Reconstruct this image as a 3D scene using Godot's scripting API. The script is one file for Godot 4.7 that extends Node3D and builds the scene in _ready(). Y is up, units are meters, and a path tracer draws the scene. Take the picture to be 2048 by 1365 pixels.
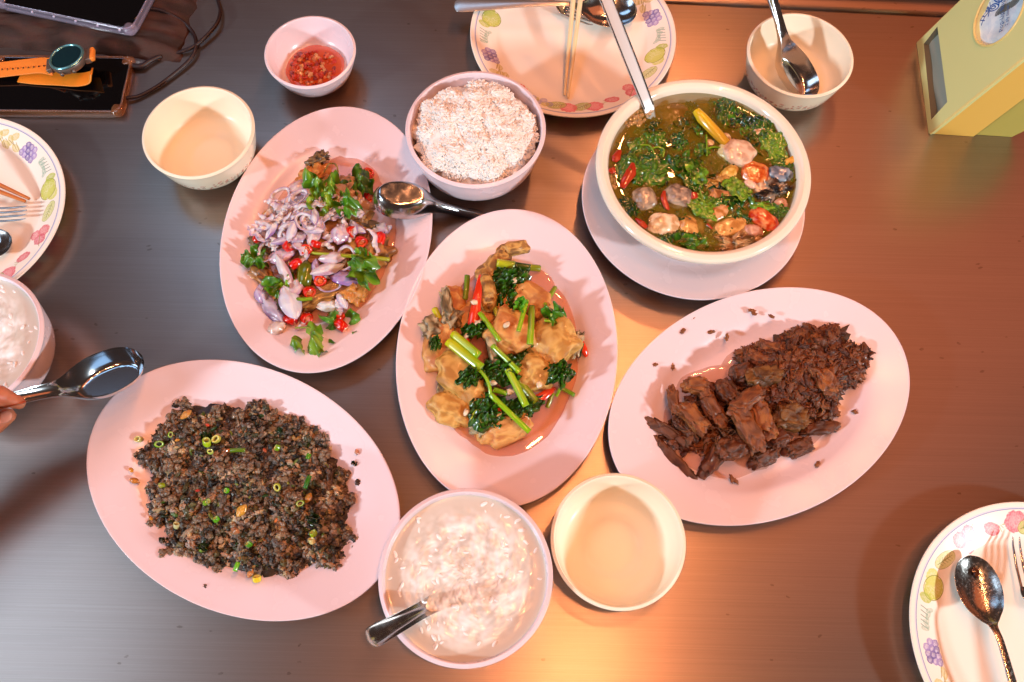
extends Node3D

# A steel restaurant table laid with Thai dishes, seen from above. Metres, y up, table top at y = 0.

var rng := RandomNumberGenerator.new()
var noise := FastNoiseLite.new()
var ico_cache := {}
var taken := {}

# ---------------------------------------------------------------- naming and tagging

func numbered(called: String) -> String:
	if not taken.has(called):
		taken[called] = 0
		return called
	taken[called] += 1
	return "%s_%03d" % [called, taken[called]]


func tag(o: Node3D, label := "", category := "", group := "", kind := "") -> void:
	if label: o.set_meta("label", label)
	if category: o.set_meta("category", category)
	if group: o.set_meta("group", group)
	if kind: o.set_meta("kind", kind)


func thing(called: String, label: String, category: String, at := Vector3.ZERO, basis_in := Basis(), group := "") -> Node3D:
	var o := Node3D.new()
	o.name = numbered(called)
	add_child(o)
	o.transform = Transform3D(basis_in, at)
	tag(o, label, category, group)
	return o


func part(called: String, m: Mesh, material: Material, parent: Node3D, at := Vector3.ZERO, basis_in := Basis()) -> MeshInstance3D:
	var o := MeshInstance3D.new()
	o.name = called
	o.mesh = m
	o.material_override = material
	parent.add_child(o, true)
	o.transform = Transform3D(basis_in, at)
	return o


func single(called: String, m: Mesh, material: Material, label: String, category: String, at := Vector3.ZERO, basis_in := Basis(), group := "") -> MeshInstance3D:
	var o := MeshInstance3D.new()
	o.name = numbered(called)
	o.mesh = m
	o.material_override = material
	add_child(o)
	o.transform = Transform3D(basis_in, at)
	tag(o, label, category, group)
	return o


func swarm(called: String, m: Mesh, material: Material, places: Array, colours: Array, parent: Node3D) -> MultiMeshInstance3D:
	var mm := MultiMesh.new()
	mm.transform_format = MultiMesh.TRANSFORM_3D
	mm.use_colors = colours.size() > 0
	mm.mesh = m
	mm.instance_count = places.size()
	for i in places.size():
		mm.set_instance_transform(i, places[i])
		if colours.size() > 0:
			mm.set_instance_color(i, colours[i])
	var o := MultiMeshInstance3D.new()
	o.name = called
	o.multimesh = mm
	o.material_override = material
	parent.add_child(o, true)
	o.set_meta("kind", "stuff")
	return o


# ---------------------------------------------------------------- materials

func lin(h: String) -> Color:
	return Color(h).srgb_to_linear()


func mat(colour: String, rough := 0.4, metal := 0.0, spec := 0.5) -> StandardMaterial3D:
	var m := StandardMaterial3D.new()
	m.albedo_color = Color(colour)
	m.roughness = rough
	m.metallic = metal
	m.metallic_specular = spec
	return m


func vmat(rough := 0.4, coat := 0.0, sss := 0.0, spec := 0.5) -> StandardMaterial3D:
	var m := mat("ffffff", rough, 0.0, spec)
	m.vertex_color_use_as_albedo = true
	if coat > 0.0:
		m.clearcoat_enabled = true
		m.clearcoat = coat
		m.clearcoat_roughness = 0.08
	if sss > 0.0:
		m.subsurf_scatter_enabled = true
		m.subsurf_scatter_strength = sss
	return m


func grain(m: StandardMaterial3D, scale: float, strength: float, tex: NoiseTexture2D) -> StandardMaterial3D:
	# fine relief over the whole surface
	m.normal_enabled = true
	m.normal_scale = strength
	m.normal_texture = tex
	m.uv1_triplanar = true
	m.uv1_scale = Vector3(scale, scale, scale)
	return m


func film(colour: String, alpha: float, rough := 0.05) -> StandardMaterial3D:
	var m := mat(colour, rough)
	m.transparency = BaseMaterial3D.TRANSPARENCY_ALPHA
	m.albedo_color.a = alpha
	return m


func noise_tex(freq: float, seed_in: int, size := 512, ramp: Array = [], normal := false, bump := 4.0, octaves := 4) -> NoiseTexture2D:
	var n := FastNoiseLite.new()
	n.noise_type = FastNoiseLite.TYPE_SIMPLEX_SMOOTH
	n.frequency = freq
	n.seed = seed_in
	n.fractal_octaves = octaves
	var t := NoiseTexture2D.new()
	t.width = size
	t.height = size
	t.seamless = true
	t.noise = n
	t.as_normal_map = normal
	t.bump_strength = bump
	if ramp.size() > 0:
		var g := Gradient.new()
		var offs := PackedFloat32Array()
		var cols := PackedColorArray()
		for i in ramp.size():
			offs.append(ramp[i][0])
			cols.append(Color(ramp[i][1]))
		g.offsets = offs
		g.colors = cols
		t.color_ramp = g
	return t


# ---------------------------------------------------------------- mesh building

func finish(v: PackedVector3Array, idx: PackedInt32Array, cols := PackedColorArray(), uvs := PackedVector2Array(), facing := "closed", seam := PackedInt32Array()) -> ArrayMesh:
	# seam holds pairs of vertices that share one place and so one normal
	var n := PackedVector3Array()
	n.resize(v.size())
	var vol := 0.0
	var up := 0.0
	for t in range(0, idx.size(), 3):
		var a := v[idx[t]]
		var b := v[idx[t + 1]]
		var c := v[idx[t + 2]]
		var fn := (c - a).cross(b - a)
		vol += fn.dot(a)
		up += fn.y
		n[idx[t]] += fn
		n[idx[t + 1]] += fn
		n[idx[t + 2]] += fn
	var flip := (facing == "closed" and vol < 0.0) or (facing == "up" and up < 0.0)
	for s in range(0, seam.size(), 2):
		var sum := n[seam[s]] + n[seam[s + 1]]
		n[seam[s]] = sum
		n[seam[s + 1]] = sum
	for i in n.size():
		n[i] = (-n[i] if flip else n[i]).normalized()
		if n[i].length_squared() < 0.5:
			n[i] = Vector3.UP
	if flip:
		for t in range(0, idx.size(), 3):
			var k := idx[t + 1]
			idx[t + 1] = idx[t + 2]
			idx[t + 2] = k
	var arr := []
	arr.resize(Mesh.ARRAY_MAX)
	arr[Mesh.ARRAY_VERTEX] = v
	arr[Mesh.ARRAY_NORMAL] = n
	arr[Mesh.ARRAY_INDEX] = idx
	if cols.size() == v.size():
		arr[Mesh.ARRAY_COLOR] = cols
	if uvs.size() == v.size():
		arr[Mesh.ARRAY_TEX_UV] = uvs
	var m := ArrayMesh.new()
	m.add_surface_from_arrays(Mesh.PRIMITIVE_TRIANGLES, arr)
	return m


func grid(p: PackedVector3Array, nu: int, nv: int, facing := "closed", wrap_u := false, wrap_v := false, cols := PackedColorArray(), uvs := PackedVector2Array()) -> ArrayMesh:
	# p[j * nu + i]; wrap: first and last row coincide
	var idx := PackedInt32Array()
	for j in nv - 1:
		for i in nu - 1:
			var a := j * nu + i
			idx.append_array([a, a + nu, a + 1, a + 1, a + nu, a + nu + 1])
	var seam := PackedInt32Array()
	if wrap_u:
		for j in nv:
			seam.append_array([j * nu, j * nu + nu - 1])
	if wrap_v:
		for i in nu:
			seam.append_array([i, (nv - 1) * nu + i])
	return finish(p, idx, cols, uvs, facing, seam)


func spline(ctrl: Array, per: int) -> Array:
	# Catmull-Rom through Vector2 or Vector3 points
	var out := []
	for i in ctrl.size() - 1:
		var p0 = ctrl[maxi(i - 1, 0)]
		var p1 = ctrl[i]
		var p2 = ctrl[i + 1]
		var p3 = ctrl[mini(i + 2, ctrl.size() - 1)]
		for k in per:
			out.append(p1.cubic_interpolate(p2, p0, p3, k / float(per)))
	out.append(ctrl[-1])
	return out


func lathe(profile: Array, segs := 72, sx := 1.0, sz := 1.0, planar_uv := 0.0, flute := 0.0) -> ArrayMesh:
	# profile: Vector2(radius, height); planar_uv: radius mapped onto a picture seen from above
	var nu := segs + 1
	var p := PackedVector3Array()
	var uv := PackedVector2Array()
	for j in profile.size():
		for i in nu:
			var a := TAU * (i % segs) / segs
			var r: float = profile[j].x
			if flute > 0.0 and profile[j].y < 0.062 and j > profile.size() / 2:
				r *= 1.0 - flute * pow(absf(sin(a * 5.0)), 6.0) * smoothstep(0.062, 0.045, profile[j].y)
			var q := Vector3(cos(a) * r * sx, profile[j].y, sin(a) * r * sz)
			p.append(q)
			if planar_uv > 0.0:
				uv.append(Vector2(q.x, q.z) / (2.0 * planar_uv) + Vector2(0.5, 0.5))
			else:
				uv.append(Vector2(i / float(segs), profile[j].y))
	return grid(p, nu, profile.size(), "closed", true, false, PackedColorArray(), uv)


func tube(path: Array, radii: Array, segs := 10, flat := 1.0, cols: Array = [], ref := Vector3.UP) -> ArrayMesh:
	# swept round (or flattened by «flat» along ref) section with closed ends
	var nu := segs + 1
	var p := PackedVector3Array()
	var pc := PackedColorArray()
	var n := path.size()
	for j in range(-1, n + 1):
		var k := clampi(j, 0, n - 1)
		var d: Vector3 = (path[mini(k + 1, n - 1)] - path[maxi(k - 1, 0)]).normalized()
		var side := d.cross(ref)
		if side.length() < 0.05:
			side = d.cross(Vector3.RIGHT)
		side = side.normalized()
		var up := side.cross(d).normalized()
		var r: float = radii[mini(k * radii.size() / n, radii.size() - 1)]
		if j < 0 or j >= n:
			r = 0.0
		for i in nu:
			var a := TAU * (i % segs) / segs
			p.append(path[k] + side * cos(a) * r + up * sin(a) * r * flat)
			if cols.size() > 0:
				pc.append(cols[mini(k * cols.size() / n, cols.size() - 1)])
	return grid(p, nu, n + 2, "closed", true, false, pc)


func ico(sub: int) -> Array:
	if ico_cache.has(sub):
		return ico_cache[sub]
	var t := (1.0 + sqrt(5.0)) / 2.0
	var v := PackedVector3Array()
	for q in [Vector3(-1, t, 0), Vector3(1, t, 0), Vector3(-1, -t, 0), Vector3(1, -t, 0), Vector3(0, -1, t), Vector3(0, 1, t), Vector3(0, -1, -t), Vector3(0, 1, -t), Vector3(t, 0, -1), Vector3(t, 0, 1), Vector3(-t, 0, -1), Vector3(-t, 0, 1)]:
		v.append(q.normalized())
	var idx := PackedInt32Array([0, 11, 5, 0, 5, 1, 0, 1, 7, 0, 7, 10, 0, 10, 11, 1, 5, 9, 5, 11, 4, 11, 10, 2, 10, 7, 6, 7, 1, 8, 3, 9, 4, 3, 4, 2, 3, 2, 6, 3, 6, 8, 3, 8, 9, 4, 9, 5, 2, 4, 11, 6, 2, 10, 8, 6, 7, 9, 8, 1])
	for s in sub:
		var mid := {}
		var fresh := PackedInt32Array()
		for k in range(0, idx.size(), 3):
			var tri := [idx[k], idx[k + 1], idx[k + 2]]
			var m := []
			for e in 3:
				var a: int = mini(tri[e], tri[(e + 1) % 3])
				var b: int = maxi(tri[e], tri[(e + 1) % 3])
				var key := a * 100000 + b
				if not mid.has(key):
					mid[key] = v.size()
					v.append(((v[a] + v[b]) / 2.0).normalized())
				m.append(mid[key])
			fresh.append_array([tri[0], m[0], m[2], tri[1], m[1], m[0], tri[2], m[2], m[1], m[0], m[1], m[2]])
		idx = fresh
	ico_cache[sub] = [v, idx]
	return ico_cache[sub]


func blob(sub: int, seed_in: int, size: Vector3, amp: float, freq: float, colours: Array, o := {}) -> ArrayMesh:
	# a lump: sphere pushed in and out by noise; o: square (boxiness), fine, fine_freq, along (stretch of the grain), cfreq
	var src := ico(sub)
	var square: float = o.get("square", 1.0)
	var fine: float = o.get("fine", amp * 0.35)
	var ffreq: float = o.get("fine_freq", freq * 3.0)
	var along: float = o.get("along", 1.0)
	var cfreq: float = o.get("cfreq", freq * 1.3)
	var ridged: bool = o.get("ridged", false)
	var mean := (size.x + size.y + size.z) / 3.0
	noise.seed = seed_in
	noise.frequency = 1.0
	var v := PackedVector3Array()
	var pc := PackedColorArray()
	for q: Vector3 in src[0]:
		var b := q
		if square != 1.0:
			b = Vector3(signf(q.x) * pow(absf(q.x), square), signf(q.y) * pow(absf(q.y), square), signf(q.z) * pow(absf(q.z), square))
		var g := Vector3(q.x * size.x * along, q.y * size.y, q.z * size.z) / mean
		var n1 := noise.get_noise_3dv(g * freq + Vector3(7.3, 0, 0))
		var n2 := noise.get_noise_3dv(g * ffreq + Vector3(0, 31.7, 0))
		if ridged:
			n2 = absf(n2) * 2.0 - 0.5
		v.append(b * size * (1.0 + amp * n1 * 1.6 + fine * n2 * 1.6))
		var w := clampf(0.5 + 1.1 * noise.get_noise_3dv(g * cfreq + Vector3(0, 0, 17.1)) + 0.35 * n2, 0.0, 1.0) * (colours.size() - 1)
		var k := mini(int(w), colours.size() - 2)
		pc.append(colours[k].lerp(colours[k + 1], w - k))
	return finish(v, src[1].duplicate(), pc)


func turn(yaw: float, pitch := 0.0, roll := 0.0) -> Basis:
	return Basis(Vector3.UP, yaw) * Basis(Vector3.BACK, pitch) * Basis(Vector3.RIGHT, roll)


func yaw_of(a: Vector3, b: Vector3) -> float:
	return -atan2(b.z - a.z, b.x - a.x)


func along(a: Vector3, b: Vector3, roll := 0.0) -> Basis:
	# local x runs from a to b
	return turn(yaw_of(a, b), atan2(b.y - a.y, Vector2(b.x - a.x, b.z - a.z).length()), roll)


func film_mesh(rx: float, rz: float, seed_in: int, wobble := 0.12, dome := 0.0012, thin := 0.002) -> ArrayMesh:
	# a puddle: irregular outline, slightly raised meniscus, its underside on the plate
	noise.seed = seed_in
	noise.frequency = 1.0
	var segs := 64
	var nu := segs + 1
	var rings := [0.0, 0.3, 0.6, 0.82, 0.94, 1.0]
	var p := PackedVector3Array()
	for r: float in rings:
		for i in nu:
			var a := TAU * (i % segs) / segs
			var k := 1.0 + wobble * (noise.get_noise_2d(cos(a) * 1.3, sin(a) * 1.3) * 1.5 + noise.get_noise_2d(cos(a) * 4.0 + 9.0, sin(a) * 4.0) * 0.6)
			var h := thin if r < 0.9 else thin * sqrt(maxf(0.0, 1.0 - pow((r - 0.88) / 0.12, 2.0)))
			p.append(Vector3(cos(a) * rx * r * k, h + dome * 0.25 * noise.get_noise_2d(r * cos(a) * 3.0, r * sin(a) * 3.0), sin(a) * rz * r * k))
	return grid(p, nu, rings.size(), "up", true)


func leaf(size: float, lobes: int, seed_in: int, curl: float, c0: Color, c1: Color, narrow := 0.8) -> ArrayMesh:
	# a soft lobed leaf lying flat, stalk end at the origin, growing along x
	noise.seed = seed_in
	noise.frequency = 1.0
	var segs := 48
	var nu := segs + 1
	var p := PackedVector3Array()
	var pc := PackedColorArray()
	for j in 6:
		var f := j / 5.0
		for i in nu:
			var a := TAU * (i % segs) / segs
			var lob := 0.60 + 0.40 * pow(absf(cos(lobes * a * 0.5)), 0.55)
			var tooth := 1.0 + 0.045 * cos(lobes * 5.0 * a)
			var back := 1.0 - 0.55 * pow(maxf(0.0, -cos(a)), 6.0)
			var r := size * 0.5 * lob * tooth * back * f
			var x := cos(a) * r
			var z := sin(a) * r * narrow
			var y := curl * size * (1.2 * noise.get_noise_2d(x / size * 3.0, z / size * 3.0) - 0.9 * f * f * 0.4 + 0.5 * f * noise.get_noise_2d(cos(a) * 2.5 + 4.0, sin(a) * 2.5))
			y += 0.05 * size * absf(sin(lobes * a * 0.5)) * f
			p.append(Vector3(x + size * 0.4, y, z))
			var w := clampf(0.5 + noise.get_noise_2d(x / size * 5.0, z / size * 5.0 + 20.0) + 0.25 * cos(lobes * 2.0 * a) * f, 0.0, 1.0)
			pc.append(c0.lerp(c1, w))
	return grid(p, nu, 6, "up", true, false, pc)


func crescent(radius: float, width: float, thick: float, arc: float, lean: float, skin: Color, flesh: Color, oval := 1.0, seed_in := 1) -> ArrayMesh:
	# a cut slice of shallot: a bowed strip, purple at its outer edge and white inside
	noise.seed = seed_in
	noise.frequency = 1.0
	skin = skin.lerp(flesh, 0.3)
	var segs := 18
	var ring := 9
	var p := PackedVector3Array()
	var pc := PackedColorArray()
	for j in range(-1, segs + 2):
		var k := clampi(j, 0, segs)
		var t := k / float(segs)
		var a := (t - 0.5) * arc
		var closed_ring := arc > 6.2
		var w := width * (1.0 if closed_ring else pow(maxf(0.0, sin(PI * clampf(t * 0.94 + 0.03, 0.0, 1.0))), 0.6))
		if (j < 0 or j > segs) and not closed_ring:
			w = 0.0
		var rr := radius * (1.0 + 0.12 * noise.get_noise_1d(t * 3.0))
		var centre := Vector3(cos(a) * rr - radius * 0.6, 0.12 * radius * noise.get_noise_1d(t * 4.0 + 30.0), sin(a) * rr * oval)
		var out := Vector3(cos(a), 0, sin(a) * oval).normalized()
		var o2 := (out * cos(lean) + Vector3.UP * sin(lean)).normalized()
		var u2 := (Vector3.UP * cos(lean) - out * sin(lean)).normalized()
		for i in ring:
			var b := TAU * (i % (ring - 1)) / (ring - 1)
			p.append(centre + o2 * cos(b) * w * 0.5 + u2 * sin(b) * thick * 0.5 * (0.0 if w == 0.0 else 1.0))
			pc.append(flesh.lerp(skin, smoothstep(0.42, 1.0, cos(b) * 0.5 + 0.5 + 0.2 * noise.get_noise_1d(t * 6.0 + 70.0))))
	return grid(p, ring, segs + 3, "closed", true, false, pc)


func petal(length: float, width: float, bow: float, thick: float, skin: Color, flesh: Color, seed_in := 1) -> ArrayMesh:
	# a whole scale of shallot: thin bowed shell, pointed at both ends
	noise.seed = seed_in
	noise.frequency = 1.0
	var nu := 13
	var nt := 9
	var p := PackedVector3Array()
	var pc := PackedColorArray()
	for j in range(0, 2 * nt + 1):
		var under := j >= nt
		var jj := j if not under else 2 * nt - 1 - j
		if j == 2 * nt:
			jj = 0
			under = false
		var s := jj / float(nt - 1) * 2.0 - 1.0
		for i in nu:
			var t := i / float(nu - 1)
			var w := width * 0.5 * pow(maxf(0.0, sin(PI * t)), 0.7)
			var x := (t - 0.5) * length
			var y := bow * (1.0 - s * s) * sin(PI * t) - (thick if under else 0.0) + 0.1 * width * noise.get_noise_2d(t * 3.0, s)
			p.append(Vector3(x, y, s * w))
			var veins := 0.22 * sin(s * 14.0 + seed_in) + noise.get_noise_2d(t * 2.0, s * 5.0)
			pc.append(flesh.lerp(skin, clampf(0.12 + 0.6 * pow(absf(s), 2.2) + 0.45 * veins, 0.0, 1.0)))
	return grid(p, nu, 2 * nt + 1, "closed", false, true, pc)


func scoop(stations: Array, thick: float, nt := 11, power := 2.0, floor_y := -1e9) -> ArrayMesh:
	# cutlery: stations [x, y, half width, depth of the hollow]
	var ring := 2 * nt + 1
	var p := PackedVector3Array()
	var n := stations.size()
	for j in range(-1, n + 1):
		var s: Array = stations[clampi(j, 0, n - 1)]
		var pinch := 0.0 if (j < 0 or j >= n) else 1.0
		for i in ring:
			var under := i >= nt and i < 2 * nt
			var k := i if i < nt else 2 * nt - 1 - i
			if i == 2 * nt:
				k = 0
			var t := k / float(nt - 1) * 2.0 - 1.0
			var y: float = maxf(s[1] - s[3] * (1.0 - pow(absf(t), power)), floor_y)
			if under:
				y -= thick * (0.35 + 0.65 * (1.0 - t * t))
			if pinch == 0.0:
				y = maxf(s[1] - s[3], floor_y) - thick * 0.5
				p.append(Vector3(s[0], y, 0.0))
			else:
				p.append(Vector3(s[0], y, s[2] * t))
	return grid(p, ring, n + 2, "closed", true)


func smooth_stations(keys: Array, per: int) -> Array:
	var out := []
	for i in keys.size() - 1:
		for k in per:
			var t := k / float(per)
			var row := []
			for c in 4:
				row.append(cubic_interpolate(keys[i][c], keys[i + 1][c], keys[maxi(i - 1, 0)][c], keys[mini(i + 2, keys.size() - 1)][c], t))
			row[2] = maxf(row[2], 0.0004)
			out.append(row)
	out.append(keys[-1])
	return out


func rounded_slab(lx: float, lz: float, h: float, corner: float, edge: float) -> ArrayMesh:
	# a flat body with rounded corners and softened edges, base on y = 0, centred
	var layers := [[0.0, edge], [edge * 0.3, edge * 0.3], [edge, 0.0], [h - edge, 0.0], [h - edge * 0.3, edge * 0.3], [h, edge]]
	var outline := []
	for c in 4:
		for k in 9:
			var a := TAU * (c / 4.0) + k / 8.0 * PI / 2.0
			var s := Vector2([1, -1, -1, 1][c] * (lx / 2 - corner), [1, 1, -1, -1][c] * (lz / 2 - corner))
			outline.append([s, Vector2(cos(a), sin(a))])
	var nu := outline.size() + 1
	var p := PackedVector3Array()
	var rows := [[0.0, -1.0]] + layers + [[h, -1.0]]
	for r in rows:
		for i in nu:
			var q: Array = outline[i % outline.size()]
			var xz: Vector2 = q[0] + q[1] * (corner - r[1]) if r[1] >= 0.0 else Vector2.ZERO
			p.append(Vector3(xz.x, r[0], xz.y))
	return grid(p, nu, rows.size(), "closed", true)


func frame_ring(lx: float, lz: float, y0: float, y1: float, corner: float, wall: float) -> ArrayMesh:
	# the raised rim of a phone case: a rounded-rectangle ring
	var outline := []
	for c in 4:
		for k in 9:
			var a := TAU * (c / 4.0) + k / 8.0 * PI / 2.0
			outline.append([Vector2([1, -1, -1, 1][c] * (lx / 2 - corner), [1, 1, -1, -1][c] * (lz / 2 - corner)), Vector2(cos(a), sin(a))])
	var nu := outline.size() + 1
	var sect := [[0.0, y0], [0.0, y1 - 0.001], [wall * 0.3, y1], [wall * 0.8, y1], [wall, y1 - 0.0006], [wall, y0], [0.0, y0]]
	var p := PackedVector3Array()
	for r in sect:
		for i in nu:
			var q: Array = outline[i % outline.size()]
			var xz: Vector2 = q[0] + q[1] * (corner - r[0])
			p.append(Vector3(xz.x, r[1], xz.y))
	return grid(p, nu, sect.size(), "closed", true, true)


func crumpled(length: float, width: float, folds: float, seed_in: int, c0: Color, c1: Color) -> ArrayMesh:
	# a limp cooked leaf: an irregular sheet thrown into folds
	noise.seed = seed_in
	noise.frequency = 1.0
	var segs := 44
	var nu := segs + 1
	var p := PackedVector3Array()
	var pc := PackedColorArray()
	for j in 12:
		var f := j / 11.0
		for i in nu:
			var a := TAU * (i % segs) / segs
			var k := 1.0 + 0.28 * noise.get_noise_2d(cos(a) * 1.6, sin(a) * 1.6) + 0.035 * sin(a * 9.0) * f
			var x := cos(a) * f * k
			var z := sin(a) * f * k
			var y := folds * (0.9 * absf(noise.get_noise_2d(x * 2.3, z * 2.3)) + 0.4 * absf(noise.get_noise_2d(x * 5.5 + 9.0, z * 5.5)) - 0.55 * f * f)
			p.append(Vector3(x * length * 0.5 + 0.2 * y, y, z * width * 0.5))
			pc.append(c0.lerp(c1, clampf(0.35 + 0.8 * noise.get_noise_2d(x * 4.0, z * 4.0 + 40.0) + y / folds * 0.5, 0.0, 1.0)))
	return grid(p, nu, 12, "up", true, false, pc)


func beside(q: Vector3, marks: Array) -> String:
	# the landmark that lies nearest, for labels
	var best := ""
	var near := 1e9
	for m in marks:
		var d := Vector2(q.x - m[0].x, q.z - m[0].z).length()
		if d < near:
			near = d
			best = m[1]
	return best


func on_oval(q: Vector3, centre: Vector3, bearing_deg: float, clear: float) -> Vector3:
	# lifts a point until it lies on the surface of an oval plate
	var d := Vector2(q.x - centre.x, q.z - centre.z).rotated(-deg_to_rad(bearing_deg))
	var r := Vector2(d.x / 0.162, d.y / 0.112).length()
	var y := 0.0056
	var prof := [Vector2(0.55, 0.0056), Vector2(0.67, 0.0105), Vector2(0.74, 0.0150), Vector2(0.84, 0.0190), Vector2(0.94, 0.0225), Vector2(1.0, 0.0243)]
	for k in prof.size() - 1:
		if r > prof[k].x:
			y = lerpf(prof[k].y, prof[k + 1].y, clampf((r - prof[k].x) / (prof[k + 1].x - prof[k].x), 0.0, 1.0))
	return Vector3(q.x, maxf(q.y, y + clear), q.z)


# ---------------------------------------------------------------- the scene

func _ready() -> void:
	rng.seed = 7
	noise.noise_type = FastNoiseLite.TYPE_SIMPLEX_SMOOTH
	noise.fractal_type = FastNoiseLite.FRACTAL_NONE
	camera_and_light()
	table()
	dishes()
	shallot_fish()
	celery_fish()
	shredded_beef()
	minced_meat()
	soup()
	bowls_of_rice()
	cutlery()
	gadgets()
	napkin_box()
	hand_with_spoon()


func camera_and_light() -> void:
	var cam := Camera3D.new()
	cam.name = "camera"
	add_child(cam)
	var tilt := deg_to_rad(21.68)
	var roll := deg_to_rad(-1.254)
	var fw := Vector3(0, -cos(tilt), -sin(tilt))
	var up := Vector3(0, sin(tilt), -cos(tilt))
	var cx := Vector3.RIGHT * cos(roll) - up * sin(roll)
	var cy := Vector3.RIGHT * sin(roll) + up * cos(roll)
	cam.transform = Transform3D(Basis(cx, cy, -fw), Vector3(0, 0.8, 0))
	cam.fov = 45.15
	cam.near = 0.05
	cam.far = 30.0

	var we := WorldEnvironment.new()
	we.name = "environment"
	var e := Environment.new()
	e.background_mode = Environment.BG_COLOR
	e.background_color = Color(0.32, 0.24, 0.205)
	e.tonemap_mode = Environment.TONE_MAPPER_LINEAR
	e.tonemap_exposure = 0.83
	e.sdfgi_enabled = true
	e.ssao_enabled = true
	e.ssil_enabled = true
	we.environment = e
	add_child(we)

	# a string of warm bulbs hanging above the table, running away from the viewer
	for k in 7:
		var t := k / 6.0
		bulb("warm_bulb", Vector3(0.12, 1.62, 0.40).lerp(Vector3(0.56, 1.75, -2.0), t), Color(1.0, 0.63, 0.40), lerpf(0.56, 0.38, t), 0.035)
	# plain white lamps low at both open sides of the room
	bulb("white_lamp", Vector3(2.45, 1.12, 0.95), Color(0.93, 0.98, 1.0), 8.0, 0.10)
	bulb("white_lamp", Vector3(-2.35, 1.10, 0.95), Color(0.90, 0.96, 1.0), 7.4, 0.10)
	# a broad warm light added over the far side for the steel's copper sheen
	area("added_warm_light", Vector3(1.25, 1.9, -1.25), Vector3(0.4, 0.0, -0.4), Vector2(1.5, 1.9), Color(1.0, 0.50, 0.29), 0.92)
	# two cool lights added for bluish reflections on the side with the phones
	area("added_cool_light", Vector3(-1.55, 1.75, -0.05), Vector3(-0.5, 0.0, -0.1), Vector2(0.9, 0.9), Color(0.78, 0.89, 1.0), 0.95)
	area("added_cool_light", Vector3(-0.78, 1.9, -1.5), Vector3(-0.3, 0.0, -0.45), Vector2(0.95, 0.6), Color(0.66, 0.83, 1.0), 0.50)


func bulb(called: String, at: Vector3, colour: Color, energy: float, size: float) -> void:
	var l := OmniLight3D.new()
	l.name = numbered(called)
	l.light_color = colour
	l.light_energy = energy
	l.light_size = size
	l.omni_range = 8.0
	l.omni_attenuation = 2.0
	l.shadow_enabled = true
	add_child(l)
	l.position = at


func area(called: String, at: Vector3, target: Vector3, size: Vector2, colour: Color, energy: float) -> void:
	var l := AreaLight3D.new()
	l.name = numbered(called)
	l.light_color = colour
	l.light_energy = energy
	l.area_size = size
	l.area_range = 8.0
	l.area_attenuation = 2.0
	l.shadow_enabled = true
	add_child(l)
	l.look_at_from_position(at, target, Vector3.UP)


# ---------------------------------------------------------------- table

func table() -> void:
	var steel := mat("ac9d95", 1.0, 0.92)
	steel.roughness = 0.295
	steel.uv1_triplanar = true
	steel.uv1_world_triplanar = true
	steel.uv1_scale = Vector3(1.1, 1.1, 2.2)
	steel.normal_enabled = true
	steel.normal_scale = 0.07
	steel.normal_texture = brushed_picture()
	steel.detail_enabled = true
	steel.detail_blend_mode = BaseMaterial3D.BLEND_MODE_MUL
	steel.detail_uv_layer = BaseMaterial3D.DETAIL_UV_1
	steel.detail_albedo = brushed_tone()
	var t := thing("steel_table", "brushed stainless steel table top under all the dishes", "table")
	var tilt := Basis(Vector3.UP, deg_to_rad(-2.0))
	part("tabletop", rounded_slab(1.9, 1.33, 0.03, 0.02, 0.003), steel, t, Vector3(0.02, -0.03, -0.145), tilt)
	# rolled lip along the far edge
	var lip := []
	for k in 9:
		lip.append(tilt * Vector3(-0.93 + 1.86 * k / 8.0, 0.0015, -0.652) + Vector3(0.02, 0, -0.145))
	part("raised_lip", tube(lip, [0.0125], 14, 0.4), steel, t)
	var plain := mat("8a8684", 0.4, 0.9)
	for s in [Vector3(-0.8, -0.4, 0.3), Vector3(0.85, -0.4, 0.3), Vector3(-0.8, -0.4, -0.6), Vector3(0.85, -0.4, -0.6)]:
		part("leg", tube([s + Vector3(0, -0.35, 0), s + Vector3(0, 0.368, 0)], [0.02], 16), plain, t)
	# scratches worn into the metal
	var floor_m := mat("2a2320", 0.7)
	var f := single("floor", rounded_slab(6.0, 6.0, 0.02, 0.1, 0.002), floor_m, "dark restaurant floor below the table", "floor", Vector3(0, -0.77, 0))
	f.set_meta("kind", "structure")


func brushed_picture() -> ImageTexture:
	# polishing lines running along the table, and a few stray scratches
	var im := Image.create(1024, 1024, false, Image.FORMAT_RGB8)
	im.fill(Color(0.5, 0.5, 0.5))
	var r := RandomNumberGenerator.new()
	r.seed = 99
	for k in 5200:
		var v := 0.5 + r.randf_range(-0.16, 0.16)
		im.fill_rect(Rect2i(r.randi_range(-200, 1000), r.randi_range(0, 1023), r.randi_range(40, 420), 1), Color(v, v, v))
	for k in 46:
		var c := Vector2(r.randf() * 1024.0, r.randf() * 1024.0)
		stroke(im, c, c + Vector2(r.randf_range(-70, 70), r.randf_range(-40, 40)), Color(0.36, 0.36, 0.36), 0.4)
	im.bump_map_to_normal_map(2.0)
	return ImageTexture.create_from_image(im)


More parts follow.
